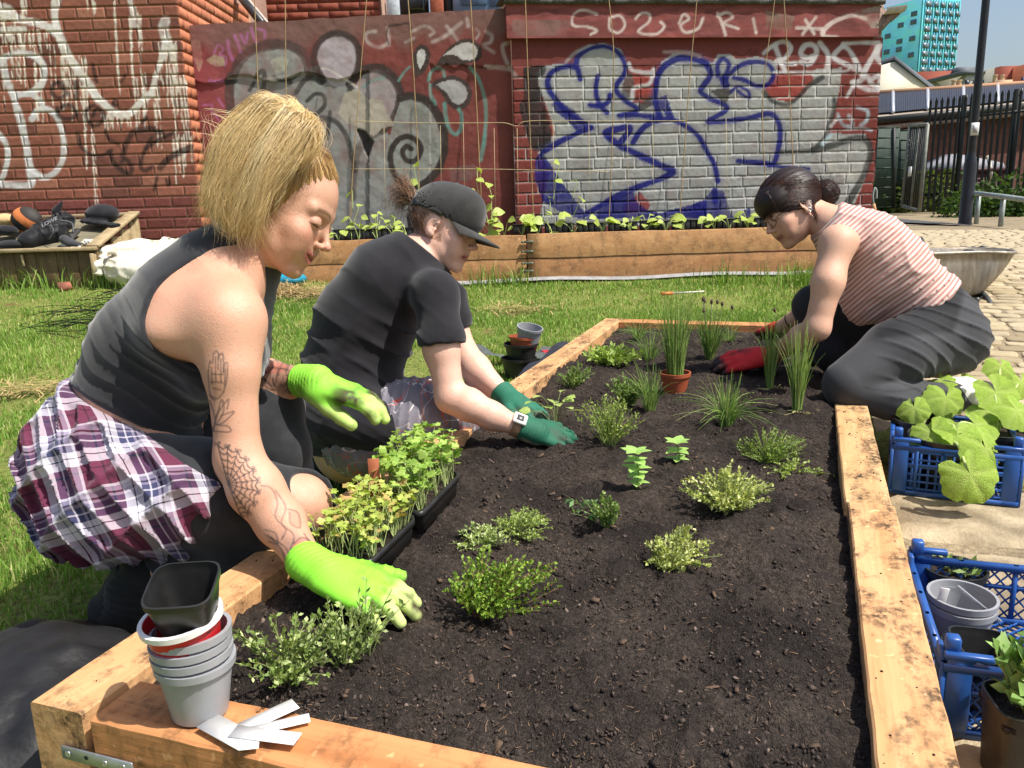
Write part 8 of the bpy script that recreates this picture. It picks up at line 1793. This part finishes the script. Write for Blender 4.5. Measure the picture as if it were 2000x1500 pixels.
na0,na1 = on_z(1783,1100,SZ+.11),on_z(1842,1300,SZ+.11);nL_ = float(abs(na0[1]-na1[1]))
no = np.array([max(na1[0],XR+.022),na1[1],SZ]);_,NP_ = crate('blue crate with empty pots beside the near right sleeper',no,.44,nL_+.02,.145,.03,'diag')
pot('grey_pot','outer grey pot of the pair standing in the near crate',on_z(1866,1262,SZ+.012),.052,.040,.085,GREYP,group='pots in the near crate',ax=tilt_ax(.04,.02));pot('grey_pot','inner grey pot nested in the pair in the near crate',on_z(1866,1262,SZ+.012)+ZU*.013,.052,.040,.085,GREYP,group='pots in the near crate',ax=tilt_ax(.02,.03))
bpot = pot('black_pot','black pot of tiny seedlings at the back of the near crate',on_z(1858,1190,SZ+.012),.052,.04,.085,BLKP,group='pots in the near crate',soil=.85)
herb('tiny_seedlings','tiny broad leaved seedlings in the black pot in the near crate',on_z(1858,1190,SZ+.012)+ZU*.075,22,.03,.045,.02,3,[(136,164,90),(158,178,112)],61,.3,cat='seedlings',aspect=.5)
pot('black_pot','wide black pot lying empty in the near crate',on_z(1905,1350,SZ+.015),.062,.048,.07,BLKP,group='pots in the near crate',ax=tilt_ax(.10,.12));square_pot('black_square_pot','black square pot nested in the wide empty pot in the near crate',on_z(1905,1350,SZ+.015)+ZU*.012,.050,.040,.07,BLKP,tilt_ax(.12,.14,.3),'pots in the near crate')
m = MB();m.bevbox(on_z(1836,1180,SZ+.10),(.007,.0008,.035),.0005,tilt_ax(.25,.1,.1));m.build('plant_label',WHP,None,'white plant label standing in the grey pots in the near crate','plant label');m = MB();m.bevbox(on_z(1912,1180,SZ+.10),(.003,.0008,.05),.0004,tilt_ax(.2,-.85,.1));m.build('plant_label',simple('clear_label',lin(190,194,200),.3),None,'thin clear label leaning in the grey pots in the near crate','plant label')
# squash plants
KEY = 'pots in the squash crate'
sqp = [(FP(.075,.235,.01),.075),(FP(.13,.085,.01),.092),(FP(.25,.19,.01),.085)]
for (c_,r_),lb2 in zip(sqp,('black round pot at the back left of the squash crate','wide black round pot at the front of the squash crate','black round pot at the right of the squash crate')): pot('black_pot',lb2,c_,r_,r_*.75,.135,BLKP,group=KEY,soil=.86,rim=.008)
t = NT('squash_leaf');v = t.coord('Object');n1 = t.noise(v,22,4);n2 = t.vor(v,55);an_ = t.n('ShaderNodeAttribute',attribute_name='Col').outputs['Color'];c = t.mix(t.gray(n1,.35,.7),lin(150,182,62),lin(178,206,84));c = t.mix(an_,c,lin(196,212,120));c = t.mix(t.gray(t.rnd(),0,1,0,.3),c,t.mix(1.,c,(.8,.9,.6),'MULTIPLY'));t.set('Base Color',c);t.set('Roughness',.55);t.bump(n2,.5,.006);translucent(t,.33,(1.2,1.2,.4));SQ = t.m
def squash_leaf(seed):
    r_ = np.random.default_rng(seed);na_,nr_ = 41,7;V,C = [],[];an = np.linspace(-math.pi*.93,math.pi*.93,na_)
    for j in range(nr_):
        q = j/(nr_-1)
        for i,a in enumerate(an):
            R_ = (.47+.06*abs(math.cos(a*2.5))**1.5*(1 if abs(a) < 2.6 else .6)+.04*math.cos(a)+.014*math.cos(a*29)+.008*r_.normal())*(1-.30*max(0,abs(a)/math.pi-.78)*4);r = R_*q;vein = math.exp(-((abs(((a+math.pi*.2) % (math.pi*.4))-math.pi*.2))*q*9)**2) if q > 0 else 1
            z = .055*q*(1-vein)-.26*q*q*(.55+.45*math.cos(a*.5+seed))-.02*vein*q+.014*r_.normal()*q;V.append((r*math.cos(a)+.12,r*math.sin(a),z));C.append(.55*vein*(.4+.6*(1-q)))
    m = MB();m.sheet(np.array(V).reshape(nr_,na_,3));me = m.data('leaf',True);me.materials.append(SQ);add_col(me,np.repeat(np.array(C)[:,None],3,1));return me
sql = [squash_leaf(i) for i in range(4)];SQS = simple('squash_stem',lin(176,192,122),.6,.15,30,.1)
sq1 = empty('squash_plant',sqp[0][0]+ZU*.11,'squash plant with upright leaves in the back left pot','squash plant','squash plants in the blue crate');sq2 = empty('squash_plant',sqp[1][0]+ZU*.11,'squash plant with leaves drooping over the crate front','squash plant','squash plants in the blue crate');sq3 = empty('squash_plant',sqp[2][0]+ZU*.11,'tall squash plant with leaves at the frame\'s right edge','squash plant','squash plants in the blue crate')
def sq(plant,root,px,py,d,size,nx,ny,nn,k):
    """leaf centred on pixel at depth d; (nx,ny,nn) = facing in camera axes"""
    c_ = pt(px,py,d);N_ = nrm(RT*nx+UP*ny-FWD*nn);D_ = nrm(-UP*.9+RT*random.uniform(-.5,.5)+FWD*-.1);D_ = nrm(D_-N_*np.dot(D_,N_));place_leaf(sql[k % 4],c_-D_*size*.12,D_,N_,size,plant)
    a = np.asarray(root);st = MB();st.tube(crom([a,a*.55+c_*.45+UP*.03,c_-D_*size*.02-N_*.006],6),.0038,6);st.build('stalk',SQS,plant,smooth=True)
for a in [(1785,795,2.28,.085,-.3,.35,.85,0),(1848,775,2.30,.11,.1,.4,.85,1),(1880,738,2.42,.07,0,.8,.4,2),(1835,742,2.40,.09,-.2,.85,.4,1)]: sq(sq1,sqp[0][0]+ZU*.11,*a)
for a in [(1820,845,2.12,.105,-.35,.45,.8,2),(1868,838,2.12,.12,0,.75,.6,3),(1925,875,2.02,.135,.3,.3,.85,0),(1895,925,1.96,.13,-.1,.25,.95,1),(1905,828,2.15,.11,.1,.8,.5,2)]: sq(sq2,sqp[1][0]+ZU*.11,*a)
for a in [(1945,765,2.22,.125,.1,.35,.9,3),(1955,715,2.3,.085,0,.5,.8,0),(1985,800,2.15,.11,.3,.6,.7,1),(1925,800,2.2,.09,-.2,.7,.6,2),(1995,745,2.3,.09,.4,.4,.8,1)]: sq(sq3,sqp[2][0]+ZU*.11,*a)
m = MB();a = FP(.335,.12,.10);m.tube([a,a+R0*.09-ZU*.005],[.014,.0145],12);ro = m.build('garden_tool',simple('red_grip',lin(214,60,64),.4),None,'red tool handle poking out beside the squash crate','tool',smooth=True);m = MB();m.tube([a-R0*.05+ZU*.003,a],.007,8);m.build('tool_neck',simple('dark_steel',(.05,.05,.05),.4),ro)
# potted plant in the bottom right corner
bp0 = on_z(1945,1500,SZ);bp0 = on_ground(1985,1545)+ZU*.02;sp_ = square_pot('clear_square_pot','scuffed square pot with compost in the bottom right corner',bp0,.047,.04,.12,simple('scuffed_plastic',lin(46,42,38),.4,.5,20),tilt_ax(0,0,.2))
s = MB();s.box(bp0+ZU*.10,(.043,.043,.004),tilt_ax(0,0,.2));s.build('compost',SOIL,sp_)
herb('pea_seedling','bright pale green pea plant in the bottom right corner pot',bp0+ZU*.10,16,.13,.055,.032,12,[(150,186,108),(170,200,130),(130,166,90)],71,.25,(.25,-.1),stemr=.0022,aspect=.62,cat='seedling')
# black membrane sack at the bottom left
def sack(p): d = ell(p,on_ground(20,1420),(.26,.22,.115));d = smin(d,ell(p,on_ground(130,1340),(.14,.12,.075)),.06);return d-(.02*fbm(p,5,3,3)+.012*np.abs(fbm(p,9,3,8)))
V,F = mesh_sdf(lambda p: smax(sack(p),(p[:,0]-(XL-.012)).astype(f32),.004),*bbox([on_ground(-120,1500),on_ground(110,1250),on_ground(40,1400)+ZU*.2],.2),.011);link('black_sack',mesh_data('black_sack',V,F,True),simple('black_membrane',lin(30,30,32),.6,.4,9,.4,.006),None,'slumped black membrane sack beside the bed\'s front corner','sack')

# ================================================================== BACK PLANTER, CANES, LEFT PLANTER AND BAGS
PD = 6.42
W_pl = wood('planter_board',lin(150,108,68),lin(178,136,92),0,.5,sc=.5)
pln = empty('back_planter',F0*PD+R0*float(WP(1030,548,PD)@R0)+ZU*float(gz(*WP(1030,548,PD)[:2])),'long timber planter of stacked boards standing against the painted walls','planter')
def board(x0,x1,yt,yb,D,mat,parent,name='board',th=.045,seed=0):
    w0_,w1_ = float(WP(x0,500,D)@R0),float(WP(x1,500,D)@R0);xm = (x0+x1)/2;z1_,z0_ = float(WP(1030,yt,D)[2]),float(WP(1030,yb,D)[2]);m = MB();n = 24;G = []
    for s_ in np.linspace(0,1,n):
        e = lambda k: .0035*float(vnoise(np.array([s_*12,k,seed]),1.,5));w_ = w0_+(w1_-w0_)*s_;P_ = F0*D+R0*w_;G.append([P_+ZU*(z0_+e(1)),P_+ZU*(z1_-.004+e(2)),P_+F0*.004+ZU*(z1_+e(2)),P_+F0*th+ZU*(z1_+e(2)),P_+F0*th+ZU*(z0_+e(1))])
    m.sheet(np.array(G));m.f.append((4,3,2,1,0));m.mi.append(0);k = 5*(n-1);m.f.append((k,k+1,k+2,k+3,k+4));m.mi.append(0);return m.build(name,mat,parent)
board(560,1028,459,504.2,PD,W_pl,pln,seed=1);board(560,1028,505.2,548,PD+.003,wood('planter_board_b',lin(144,102,62),lin(170,126,84),0,.4,sc=.5),pln,seed=2)
board(1030.5,1712,458,504,PD-.004,wood('planter_board_c',lin(162,118,76),lin(188,146,100),0,.45,sc=.5),pln,seed=3);board(1030.5,1706,505,547,PD,wood('planter_board_d',lin(146,102,64),lin(172,128,86),0,.45,sc=.5),pln,seed=4)
for x,D in ((1709,PD+.02),):
    a = WP(x,500,D);z1_,z0_ = float(WP(1030,459,PD)[2]),float(WP(1030,548,PD)[2]);m = MB();m.box(a*[1,1,0]+F0*.30+ZU*(z1_+z0_)/2,(.022,.26,(z1_-z0_)/2-.002),AXW);m.build('end_board',W_pl,pln)
for y in (472,491,514,529):
    c_ = WP(1030,y+.5,PD-.012);m = MB();m.bevbox(c_,(.048,.005,.008),.002,AXW);b_ = m.build('tie_bracket',simple('green_steel',lin(92,100,84),.5,.2,30,.1,metal=.3),pln)
    for s_ in (-1,1): m = MB();m.lathe([(.008,0),(.007,.006),(0,.006)],c_-F0*.004+R0*.034*s_,8,np.array([R0,ZU,-F0]));m.build('bolt',simple('bolt_steel',lin(120,124,112),.4,.2,40,0,metal=.5),b_)
ztop_ = float(WP(1030,459,PD)[2]);m = MB();g_ = [[F0*(PD+.04+.5*v)+R0*w_+ZU*(ztop_-.035+.012*float(vnoise(np.array([w_,v,0.]),9,3))) for v in np.linspace(0,1,8)] for w_ in np.linspace(float(WP(562,500,PD)@R0),float(WP(1705,500,PD)@R0),60)];m.sheet(np.array(g_));m.f = [q[::-1] for q in m.f];m.build('compost',SOIL,pln)
m = MB();a0,a1 = float(WP(560,548,PD)@R0),float(WP(1700,545,PD)@R0);zg = float(WP(1030,548,PD)[2]);g_ = [[F0*(PD-o_)+R0*w_+ZU*(zg+dz+.008*math.sin(w_*5)) for o_,dz in ((-.005,.02),(.02,.012),(.06,.0))] for w_ in np.linspace(a0,a1,50)];m.sheet(np.array(g_));m.build('base_membrane',simple('grey_membrane',lin(150,150,150),.7,.2,20),pln,smooth=True)
# black module trays inside the planter: one thing each
NT_ = 0
ORD = 'leftmost second third fourth fifth sixth seventh eighth ninth tenth eleventh twelfth thirteenth'.split()
for i_,x0 in enumerate(list(range(650,820,60))+list(range(1000,1500,62))):
    m = MB();c_ = WP(x0+30,440,PD+.26)*[1,1,0]+ZU*(ztop_+.018);
    for k in range(5): m.bevbox(c_+R0*(.046*(k-2)),(.021,.05,.05),.005,np.array([R0,F0,ZU]))
    m.bevbox(c_+ZU*.051,(.118,.056,.004),.002,AXW);m.build('module_tray',BLKP,None,f'{ORD[i_]} black module tray counted from the left in the back planter','tray','module trays in the back planter',smooth=False)
# seedlings in the planter
YG = leaf_mat('bean_leaf',(178,200,92),(206,214,120),tr=.4);bean = [leaf_blade(.085,.066,seed=30+i,cup=.1,curl=.3) for i in range(3)]
for q in bean: q.materials.append(YG)
rp_ = np.random.default_rng(9)
def bean_plant(px,py,n,h,lab,spread=.09,up=0.,D=PD+.2,grp='bean seedlings in the back planter',climb=None):
    b0 = WP(px,py,D);b0[2] = ztop_-.02;o = empty('bean_plant',b0,lab,'seedling',grp)
    for k in range(n):
        a = rp_.uniform(0,6.28);e = b0+np.array([math.cos(a),math.sin(a),0])*rp_.uniform(.02,spread)+ZU*rp_.uniform(.35,1.)*h
        if climb is not None: f_ = k/max(1,n-1);e = b0*(1-f_)+np.asarray(climb)*f_+np.array([rp_.normal(0,.03),rp_.normal(0,.02),.03])
        st = MB();st.tube(crom([b0 if climb is None else b0*(1-max(0,(k-1)/max(1,n-1)))+np.asarray(climb)*max(0,(k-1)/max(1,n-1)),(b0+e)/2+ZU*.02 if climb is None else e-ZU*.03,e],4),.003,4);st.build('stalk',SQS,o);place_leaf(bean[k % 3],e,[math.cos(a)*.9+.1,math.sin(a)-.5,rp_.uniform(-.35,.2)],ZU*.8-F0*.6+rp_.normal(0,.35,3),rp_.uniform(.55,1.25),o)
for px,n,h,lab in [(1020,5,.16,'leafy bean seedling nearest the planter bracket'),(1050,8,.2,'broad bean seedling just right of the planter bracket'),(1080,5,.12,'small bean seedling right of the broad one'),(1120,6,.17,'bean seedling below the navy graffiti point'),(1175,6,.15,'bean seedling beneath the second cane'),(1230,5,.12,'low bean seedling by the red patch of wall'),(1262,6,.16,'bushy bean seedling right of the red patch'),(1300,8,.17,'round leaved seedling at the planter middle'),(1335,5,.15,'seedling under the grey painted circle'),(1395,5,.13,'pale seedling left of the dark haired person'),(1425,5,.13,'small bushy seedling nearest the dark haired person'),(1460,6,.16,'tall yellow seedling touching the dark fringe'),(660,4,.14,'low seedling behind the blonde person\'s nose'),(700,6,.2,'yellow seedling right of the blonde person\'s face'),(735,7,.22,'leafy bean seedling left of the cap'),(770,6,.2,'bean seedling touching the brown hair tuft'),(795,5,.16,'low bean leaves under the brown hair tuft'),(958,6,.2,'bean seedling above the cap\'s brim'),(985,4,.16,'small bean seedling right of the cap\'s brim')]: bean_plant(px,452,n,h,lab)
for px,px2,py2,n,lab in [(686,690,380,4,'bean climbing the leftmost cane in the planter'),(818,815,330,5,'bean climbing the cane behind the cap'),(940,932,335,7,'bean climbing the cane right of the cap'),(1075,1085,325,5,'bean climbing past the black graffiti edge'),(955,965,365,5,'short bean climbing beside the red wall'),(1120,1115,360,4,'bean climbing in front of the navy graffiti')]: bean_plant(px,452,n,.2,lab,climb=WP(px2,py2,PD+.25),grp='beans climbing the canes')
# bamboo canes, each a thing
CANE = simple('bamboo',lin(160,134,92),.55,.18,30,.1)
for i_,(P_,lab) in enumerate([([(715,10),(688,350),(682,445)],'bamboo cane rising beside the grey graffiti loop'),([(797,0),(810,180),(822,440)],'bamboo cane crossing the painted spiral'),([(919,0),(929,170),(943,445)],'bamboo cane right of the white teardrop graffiti'),([(1026,0),(1033,200),(1043,445)],'bamboo cane at the join of the two walls'),([(1189,-5),(1199,140),(1189,447)],'bent bamboo cane crossing the first graffiti letter'),([(1361,0),(1345,180),(1326,440)],'bamboo cane leaning over the painted circle'),([(1513,0),(1489,210),(1502,440)],'bent bamboo cane left of the pair above the dark hair'),([(1531,0),(1541,160),(1555,440)],'bamboo cane right of the pair above the dark hair'),([(498,20),(505,200),(512,430)],'bamboo cane left of the blonde hair top'),([(557,0),(559,190),(562,430)],'bamboo cane rising behind the blonde hair')]):
    w_ = [WP(x,y,PD+.27+.10*(1-y/440)) for x,y in P_];w_ = [w_[0]+(w_[0]-w_[1])*.25]+w_;w_[-1][2] = min(w_[-1][2],ztop_-.02);m = MB();C_ = np.array(w_) if i_ < 8 else np.array(w_);S_ = np.linspace(0,1,30);cc = crom(C_,10);r_ = .0037+.0008*(np.arange(len(cc)) % 6 == 0);m.tube(cc,r_,7);m.build('bamboo_cane',CANE,None,lab,'cane','bamboo canes in the back planter',smooth=True)
TW = simple('twine',lin(190,170,130),.8)
for lab,P_ in [('upper thin twine strung between the canes',[(690,236),(820,240),(935,240),(985,240),(1010,246),(1037,236),(1195,236),(1340,236)]),('lower thin twine strung between the canes',[(684,330),(820,330),(942,330),(1040,332),(1190,335)])]:
    m = MB();m.tube(crom([WP(x,y,PD+.30) for x,y in P_],5),.0022,4);m.build('twine',TW,None,lab,'twine',smooth=True)
for i_,(x,y0,y1) in enumerate([(750,250,440),(860,245,440),(905,240,440),(965,250,440),(1010,250,440),(1080,240,440),(1150,240,440),(1225,240,440),(1275,240,440),(1418,230,440)]): m = MB();m.tube([WP(x,y0,PD+.30),WP(x+3,y1,PD+.28)],.0018,4);m.build('string_line',TW,None,f'{ORD[i_]} thin vertical string counted from the left between the canes','string','vertical strings in the back planter')

# ---- old timber planter at the far left with bags on it ---------------------------
OW = wood('old_planter_wood',lin(150,130,98),lin(182,164,128),0,.3,sc=.5);OWD = wood('old_planter_dark',lin(96,80,56),lin(120,100,70),2,.4,sc=.5)
QD = 5.95;op = empty('old_planter',WP(90,550,QD)*[1,1,0]+ZU*float(gz(*WP(90,550,QD)[:2])),'old grey timber planter box under the bags by the brick wall','planter')
def wp(x,y,D): return WP(x,y,D)
tz = float(wp(150,486,QD)[2]);bz = float(gz(*wp(150,552,QD)[:2]))-.03
fr0,fr1 = float(wp(-60,486,QD)@R0),float(wp(190,486,QD)@R0)
x_ = fr0;k = 0
while x_ < fr1-.02:
    m = MB();m.bevbox(F0*(QD+.02)+R0*(x_+.075)+ZU*(tz+bz)/2,(.073,.012,(tz-bz)/2-.012),.003,AXW);m.build('board',OWD,op);x_ += .15;k += 1
def beam(a,b_,w_,h_,mat,name='cap_rail'): a,b_ = np.asarray(a),np.asarray(b_);d = nrm(b_-a);s_ = nrm(np.cross(ZU,d));m = MB();m.bevbox((a+b_)/2,(np.linalg.norm(b_-a)/2,w_,h_),.003,np.array([d,s_,np.cross(d,s_)]));return m.build(name,mat,op)
beam(F0*QD+R0*fr0+ZU*tz,F0*QD+R0*fr1+ZU*tz,.035,.013,OW);back = .80;tzb = float(wp(255,414,QD+.80)[2])-.02
cL,cR = F0*QD+R0*(fr1-.03)+ZU*(tz+.014),F0*(QD+back)+R0*(float(wp(262,412,QD+back)@R0))+ZU*(tzb+.016);beam(cL,cR,.045,.012,OW);beam(F0*(QD+back)+R0*fr0+ZU*tzb,cR+R0*.03-ZU*.01,.03,.013,OW)
for s_ in np.linspace(.05,.95,5): p = cL+(cR-cL)*s_;m = MB();zt_ = tz+(tzb-tz)*s_-.03;m.bevbox(p*[1,1,0]+ZU*((zt_+bz)/2),(.012,.085,(zt_-bz)/2-.014),.003,np.array([nrm(np.cross(cR-cL,ZU)),nrm((cR-cL)*[1,1,0]),ZU]));m.build('side_board',OW,op)
m = MB();m.bevbox(cR*[1,1,0]-F0*.02+ZU*((tzb+bz)/2),(.025,.025,(tzb-bz)/2),.004,AXW);m.build('corner_post',OW,op)
m = MB();m.sheet(np.array([[F0*(QD+.03+v)+R0*w_+ZU*(tz-.01+(tzb-tz)*v/back) for v in np.linspace(0,back-.05,4)] for w_ in np.linspace(fr0,fr1-.05,6)]));m.f = [q[::-1] for q in m.f];m.build('slab_top',simple('grey_slab',lin(124,118,96),.9,.2,8),op)
beam(F0*(QD-.012)+R0*float(wp(42,486,QD)@R0)+ZU*(tz-.03),F0*(QD-.012)+R0*float(wp(42,486,QD)@R0)+ZU*(tz-.11)+R0*.005,.008,.008,OW,'batten')
def blob(name,lab,cat,fn,pts,m_,mat,h=.011,col=None,group=None):
    V,F = mesh_sdf(fn,*bbox(pts,m_),h);me = mesh_data(name,V,F,True)
    if col is not None: add_col(me,col(V))
    return link(name,me,mat,None,lab,cat,group)
KN = fabric('black_nylon',lin(30,31,34),.5,600.,.3,.1,.2);KN2 = fabric('black_cloth',lin(26,27,32),.8,600.,.3,.2,.2)
def bag(p): d = chain(p,[wp(60,470,QD+.16),wp(95,455,QD+.25),wp(125,432,QD+.36)],[.085,.098,.075],.04,ZU,.85);return d-wrk(p,2*np.pi/.06,.009,[(RT*.6+UP,0.),(RT,1.)],6,4)
bo = blob('backpack','black nylon backpack slumped on the old planter','backpack',bag,[wp(40,475,QD+.1),wp(130,420,QD+.4)],.16,KN)
GST = simple('grey_strap',lin(70,72,76),.6);m = MB();m.tube(crom([wp(98,438,QD+.10),wp(104,452,QD+.06),wp(96,468,QD+.06)],6),.006,5);m.build('strap',GST,bo);m = MB();m.tube(crom([wp(115,430,QD+.16),wp(140,436,QD+.18),wp(143,455,QD+.14)],6),.008,5);m.build('strap',GST,bo)
cu = bpy.data.curves.new('lettering','FONT');cu.body = 'LOWE';cu.size = .045;cu.extrude = .001;tmp = bpy.data.objects.new('lettering',cu);COL.objects.link(tmp);dg = bpy.context.evaluated_depsgraph_get();mm = bpy.data.meshes.new_from_object(tmp.evaluated_get(dg));bpy.data.objects.remove(tmp);lo_ = link('lettering',mm,simple('grey_print',lin(150,150,154),.7));P0 = wp(82,444,QD+.09);dx = nrm(RT*.8+UP*.42);dy = nrm(UP*.75-RT*.35+FWD*.35);dz = np.cross(dx,dy);lo_.matrix_world = Matrix(((dx[0],dy[0],dz[0],P0[0]),(dx[1],dy[1],dz[1],P0[1]),(dx[2],dy[2],dz[2],P0[2]),(0,0,0,1)));attach(lo_,bo)
t = NT('orange_black_bag');v = t.coord('Object');w = t.n('ShaderNodeTexWave');w.inputs['Scale'].default_value = 2.6;w.inputs['Distortion'].default_value = 1.5;t.l(t.coord('World',(1,1,1),(.3,.8,.2)),w.inputs[0]);t.set('Base Color',t.ramp(w.outputs[0],[(0,lin(48,44,40)),(.45,lin(48,44,40)),(.55,lin(206,116,62)),(1,lin(214,126,70))]));t.set('Roughness',.7)
blob('striped_bag','orange and black round bag behind the backpack','bag',lambda p: ell(p,wp(52,430,QD+.42),(.125,.09,.10))-wrk(p,60,.006,[(RT,0)],6,2),[wp(52,430,QD+.42)],.17,t.m)
blob('hood','dark pointed cloth sticking up behind the backpack','clothing',lambda p: cone(p,wp(110,412,QD+.5),wp(122,393,QD+.5),.035,.006,FWD,.6)-wrk(p,90,.004,[(RT,0)],6,2),[wp(116,404,QD+.5)],.08,KN2,.008)
blob('clothing_heap','black cap and jacket heaped on the old planter\'s right end','clothing',lambda p: smin(ell(p,wp(200,418,QD+.55),(.13,.11,.075)),chain(p,[wp(165,432,QD+.48),wp(225,440,QD+.4)],[.03,.035],.02,ZU,.5),.05)-wrk(p,2*np.pi/.05,.011,[(RT*.5+UP,0.),(RT,2.)],6,8),[wp(200,425,QD+.5)],.22,KN2)
m = MB();b0 = wp(155,470,QD+.13);A_ = np.array([R0,ZU,-F0]);m.lathe([(.0001,0),(.03,0),(.031,.02),(.031,.15),(.02,.18),(.02,.2),(.0001,.2)],wp(150,452,QD+.32),16,np.array([R0,nrm(ZU*.8+F0*.6),nrm(-F0*.85+ZU*-.3)]));m.build('steel_flask',simple('steel_flask',lin(120,122,124),.25,.1,20,0,metal=.8),None,'steel flask lying against the backpack','flask',smooth=True)
so = blob('canvas_shoe','dark canvas shoe at the old planter\'s front edge','shoe',lambda p: chain(p,[wp(126,468,QD+.12),wp(138,475,QD+.1),wp(152,478,QD+.09)],[.035,.03,.022],.02),[wp(138,474,QD+.1)],.1,fabric('shoe_canvas',lin(62,62,66),.9),.007)
m = MB();m.tube([wp(120,479,QD+.11),wp(140,482,QD+.08),wp(158,482,QD+.08)],.009,6);m.build('white_sole',simple('white_rubber',lin(206,204,198),.6),so)
blob('pale_cloth','crumpled pale cloth beside the canvas shoe','cloth',lambda p: ell(p,wp(172,474,QD+.10),(.05,.03,.02))-wrk(p,120,.008,[(RT,0),(UP,1)],10,2),[wp(172,474,QD+.1)],.08,fabric('pale_cotton',lin(206,202,190),.9),.007)
blob('tan_clothing','tan clothing at the frame\'s left edge behind the bags','clothing',lambda p: ell(p,wp(8,430,QD+.5),(.12,.08,.05))-wrk(p,80,.010,[(RT,0),(UP,1)],6,3),[wp(8,430,QD+.5)],.16,fabric('tan_cotton',lin(196,166,120),.9),.011);blob('dark_clothing','dark clothing spilling from the backpack\'s left side','clothing',lambda p: smin(ell(p,wp(20,478,QD+.12),(.11,.07,.035)),ell(p,wp(12,450,QD+.3),(.09,.07,.04)),.04)-wrk(p,70,.010,[(RT,0),(UP,1)],6,4),[wp(20,468,QD+.2)],.2,KN2,.011)
# builder's sack
SKD = 5.75
def bs(p): d = ell(p,wp(285,520,SKD+.3),(.30,.30,.13));d = smin(d,ell(p,wp(360,505,SKD+.35),(.25,.25,.14)),.08);d = smin(d,ell(p,wp(310,540,SKD+.3),(.32,.28,.13)),.08);d = smin(d,chain(p,[wp(205,490,SKD+.1),wp(260,480,SKD+.25),wp(330,478,SKD+.4)],[.03,.04,.04],.03),.03);d = smin(d,chain(p,[wp(208,490,SKD+.1),wp(195,515,SKD),wp(192,530,SKD)],[.022,.016,.018],.02),.02);return d-wrk(p,2*np.pi/.09,.030,[(RT*.3+UP,0.),(RT*-.4+UP*.8,2.)],4,5)
blob('builders_sack','crumpled white builder\'s sack lying beside the brick wall','sack',bs,[wp(190,550,SKD),wp(420,480,SKD+.6),wp(300,470,SKD+.5)],.18,fabric('woven_white',lin(206,200,184),.75,300.,.1,0.,.3),.014)
# broken bricks and dark netting in the grass
for i_,(x,y,lab) in enumerate([(100,548,'broken pale brick lump left of the rubble pair'),(118,545,'broken brick standing on the rubble'),(130,560,'flat red brick half buried in the grass')]):
    c_ = on_ground(x,y+6)+ZU*.02;m = MB();m.box(c_,(.042,.028,.022),tilt_ax(.3*i_,.4-.3*i_,.5*i_),jit=.008);m.build('broken_brick',simple(f'rubble{i_}',[lin(190,160,130),lin(176,128,100),lin(150,92,72)][i_],.9,.25,30,.4),None,lab,'brick','rubble by the old planter')
rn = np.random.default_rng(3);paths = []
for i in range(150):
    x,y = rn.uniform(30,330),rn.uniform(565,650);
    if abs((y-640)+(x-60)*.22) > 38: continue
    a = on_ground(x,y,.03+rn.uniform(0,.05));paths.append(crom([a,a+R0*rn.uniform(.05,.2)+F0*rn.normal(0,.05)+ZU*rn.uniform(-.02,.05),a+R0*rn.uniform(.1,.4)+F0*rn.normal(0,.1)+ZU*rn.uniform(-.03,.03)],5))
no_ = strands('garden_netting',paths,.0018,[np.array((.02,.022,.02))]*len(paths),CRUMB,None,3,taper=False);tag(no_,'tangle of dark garden netting lying on the lawn','netting',kind='stuff')
blob('blue_bag','bright blue plastic bag on the grass by the back planter','bag',lambda p: smin(ell(p,on_ground(550,552)+ZU*.02,(.16,.08,.05)),ell(p,on_ground(580,551)+ZU*.025,(.08,.06,.045)),.04)-wrk(p,70,.010,[(RT,0),(UP,1)],6,4),[on_ground(560,552)],.24,simple('blue_polythene',lin(30,130,156),.4,.2,20),.011)
# dry mown grass heap
P = []
for px,py,n,s in [(545,572,1600,.30),(500,566,700,.2),(1010,607,160,.12),(60,765,260,.15)]:
    c0 = on_ground(px,py);a_ = rn.normal(0,1,(n,2))*s;P.append(np.c_[c0[0]+a_[:,0]*R0[0]+a_[:,1]*.5*F0[0],c0[1]+a_[:,0]*R0[1]+a_[:,1]*.5*F0[1]])
P = np.concatenate(P);n = len(P);L = rn.uniform(.04,.12,n);an = rn.uniform(0,6.28,n);P = np.c_[P,gz(P[:,0],P[:,1])+rn.uniform(0,.04,n)];d = np.stack([np.cos(an),np.sin(an),rn.normal(0,.15,n)],1)*L[:,None];s_ = np.stack([-np.sin(an),np.cos(an),0*an],1)*.0022
me = mesh_data('dry_grass',np.stack([P-s_,P+s_,P+d+s_,P+d-s_],1).reshape(-1,3),np.arange(n*4).reshape(-1,4));add_col(me,np.repeat(rn.uniform(.6,1.2,n)[:,None]*np.array(lin(186,160,112)),4,0));link('dry_grass',me,CRUMB,None,'dry mown grass clippings scattered on the lawn','grass',kind='stuff')
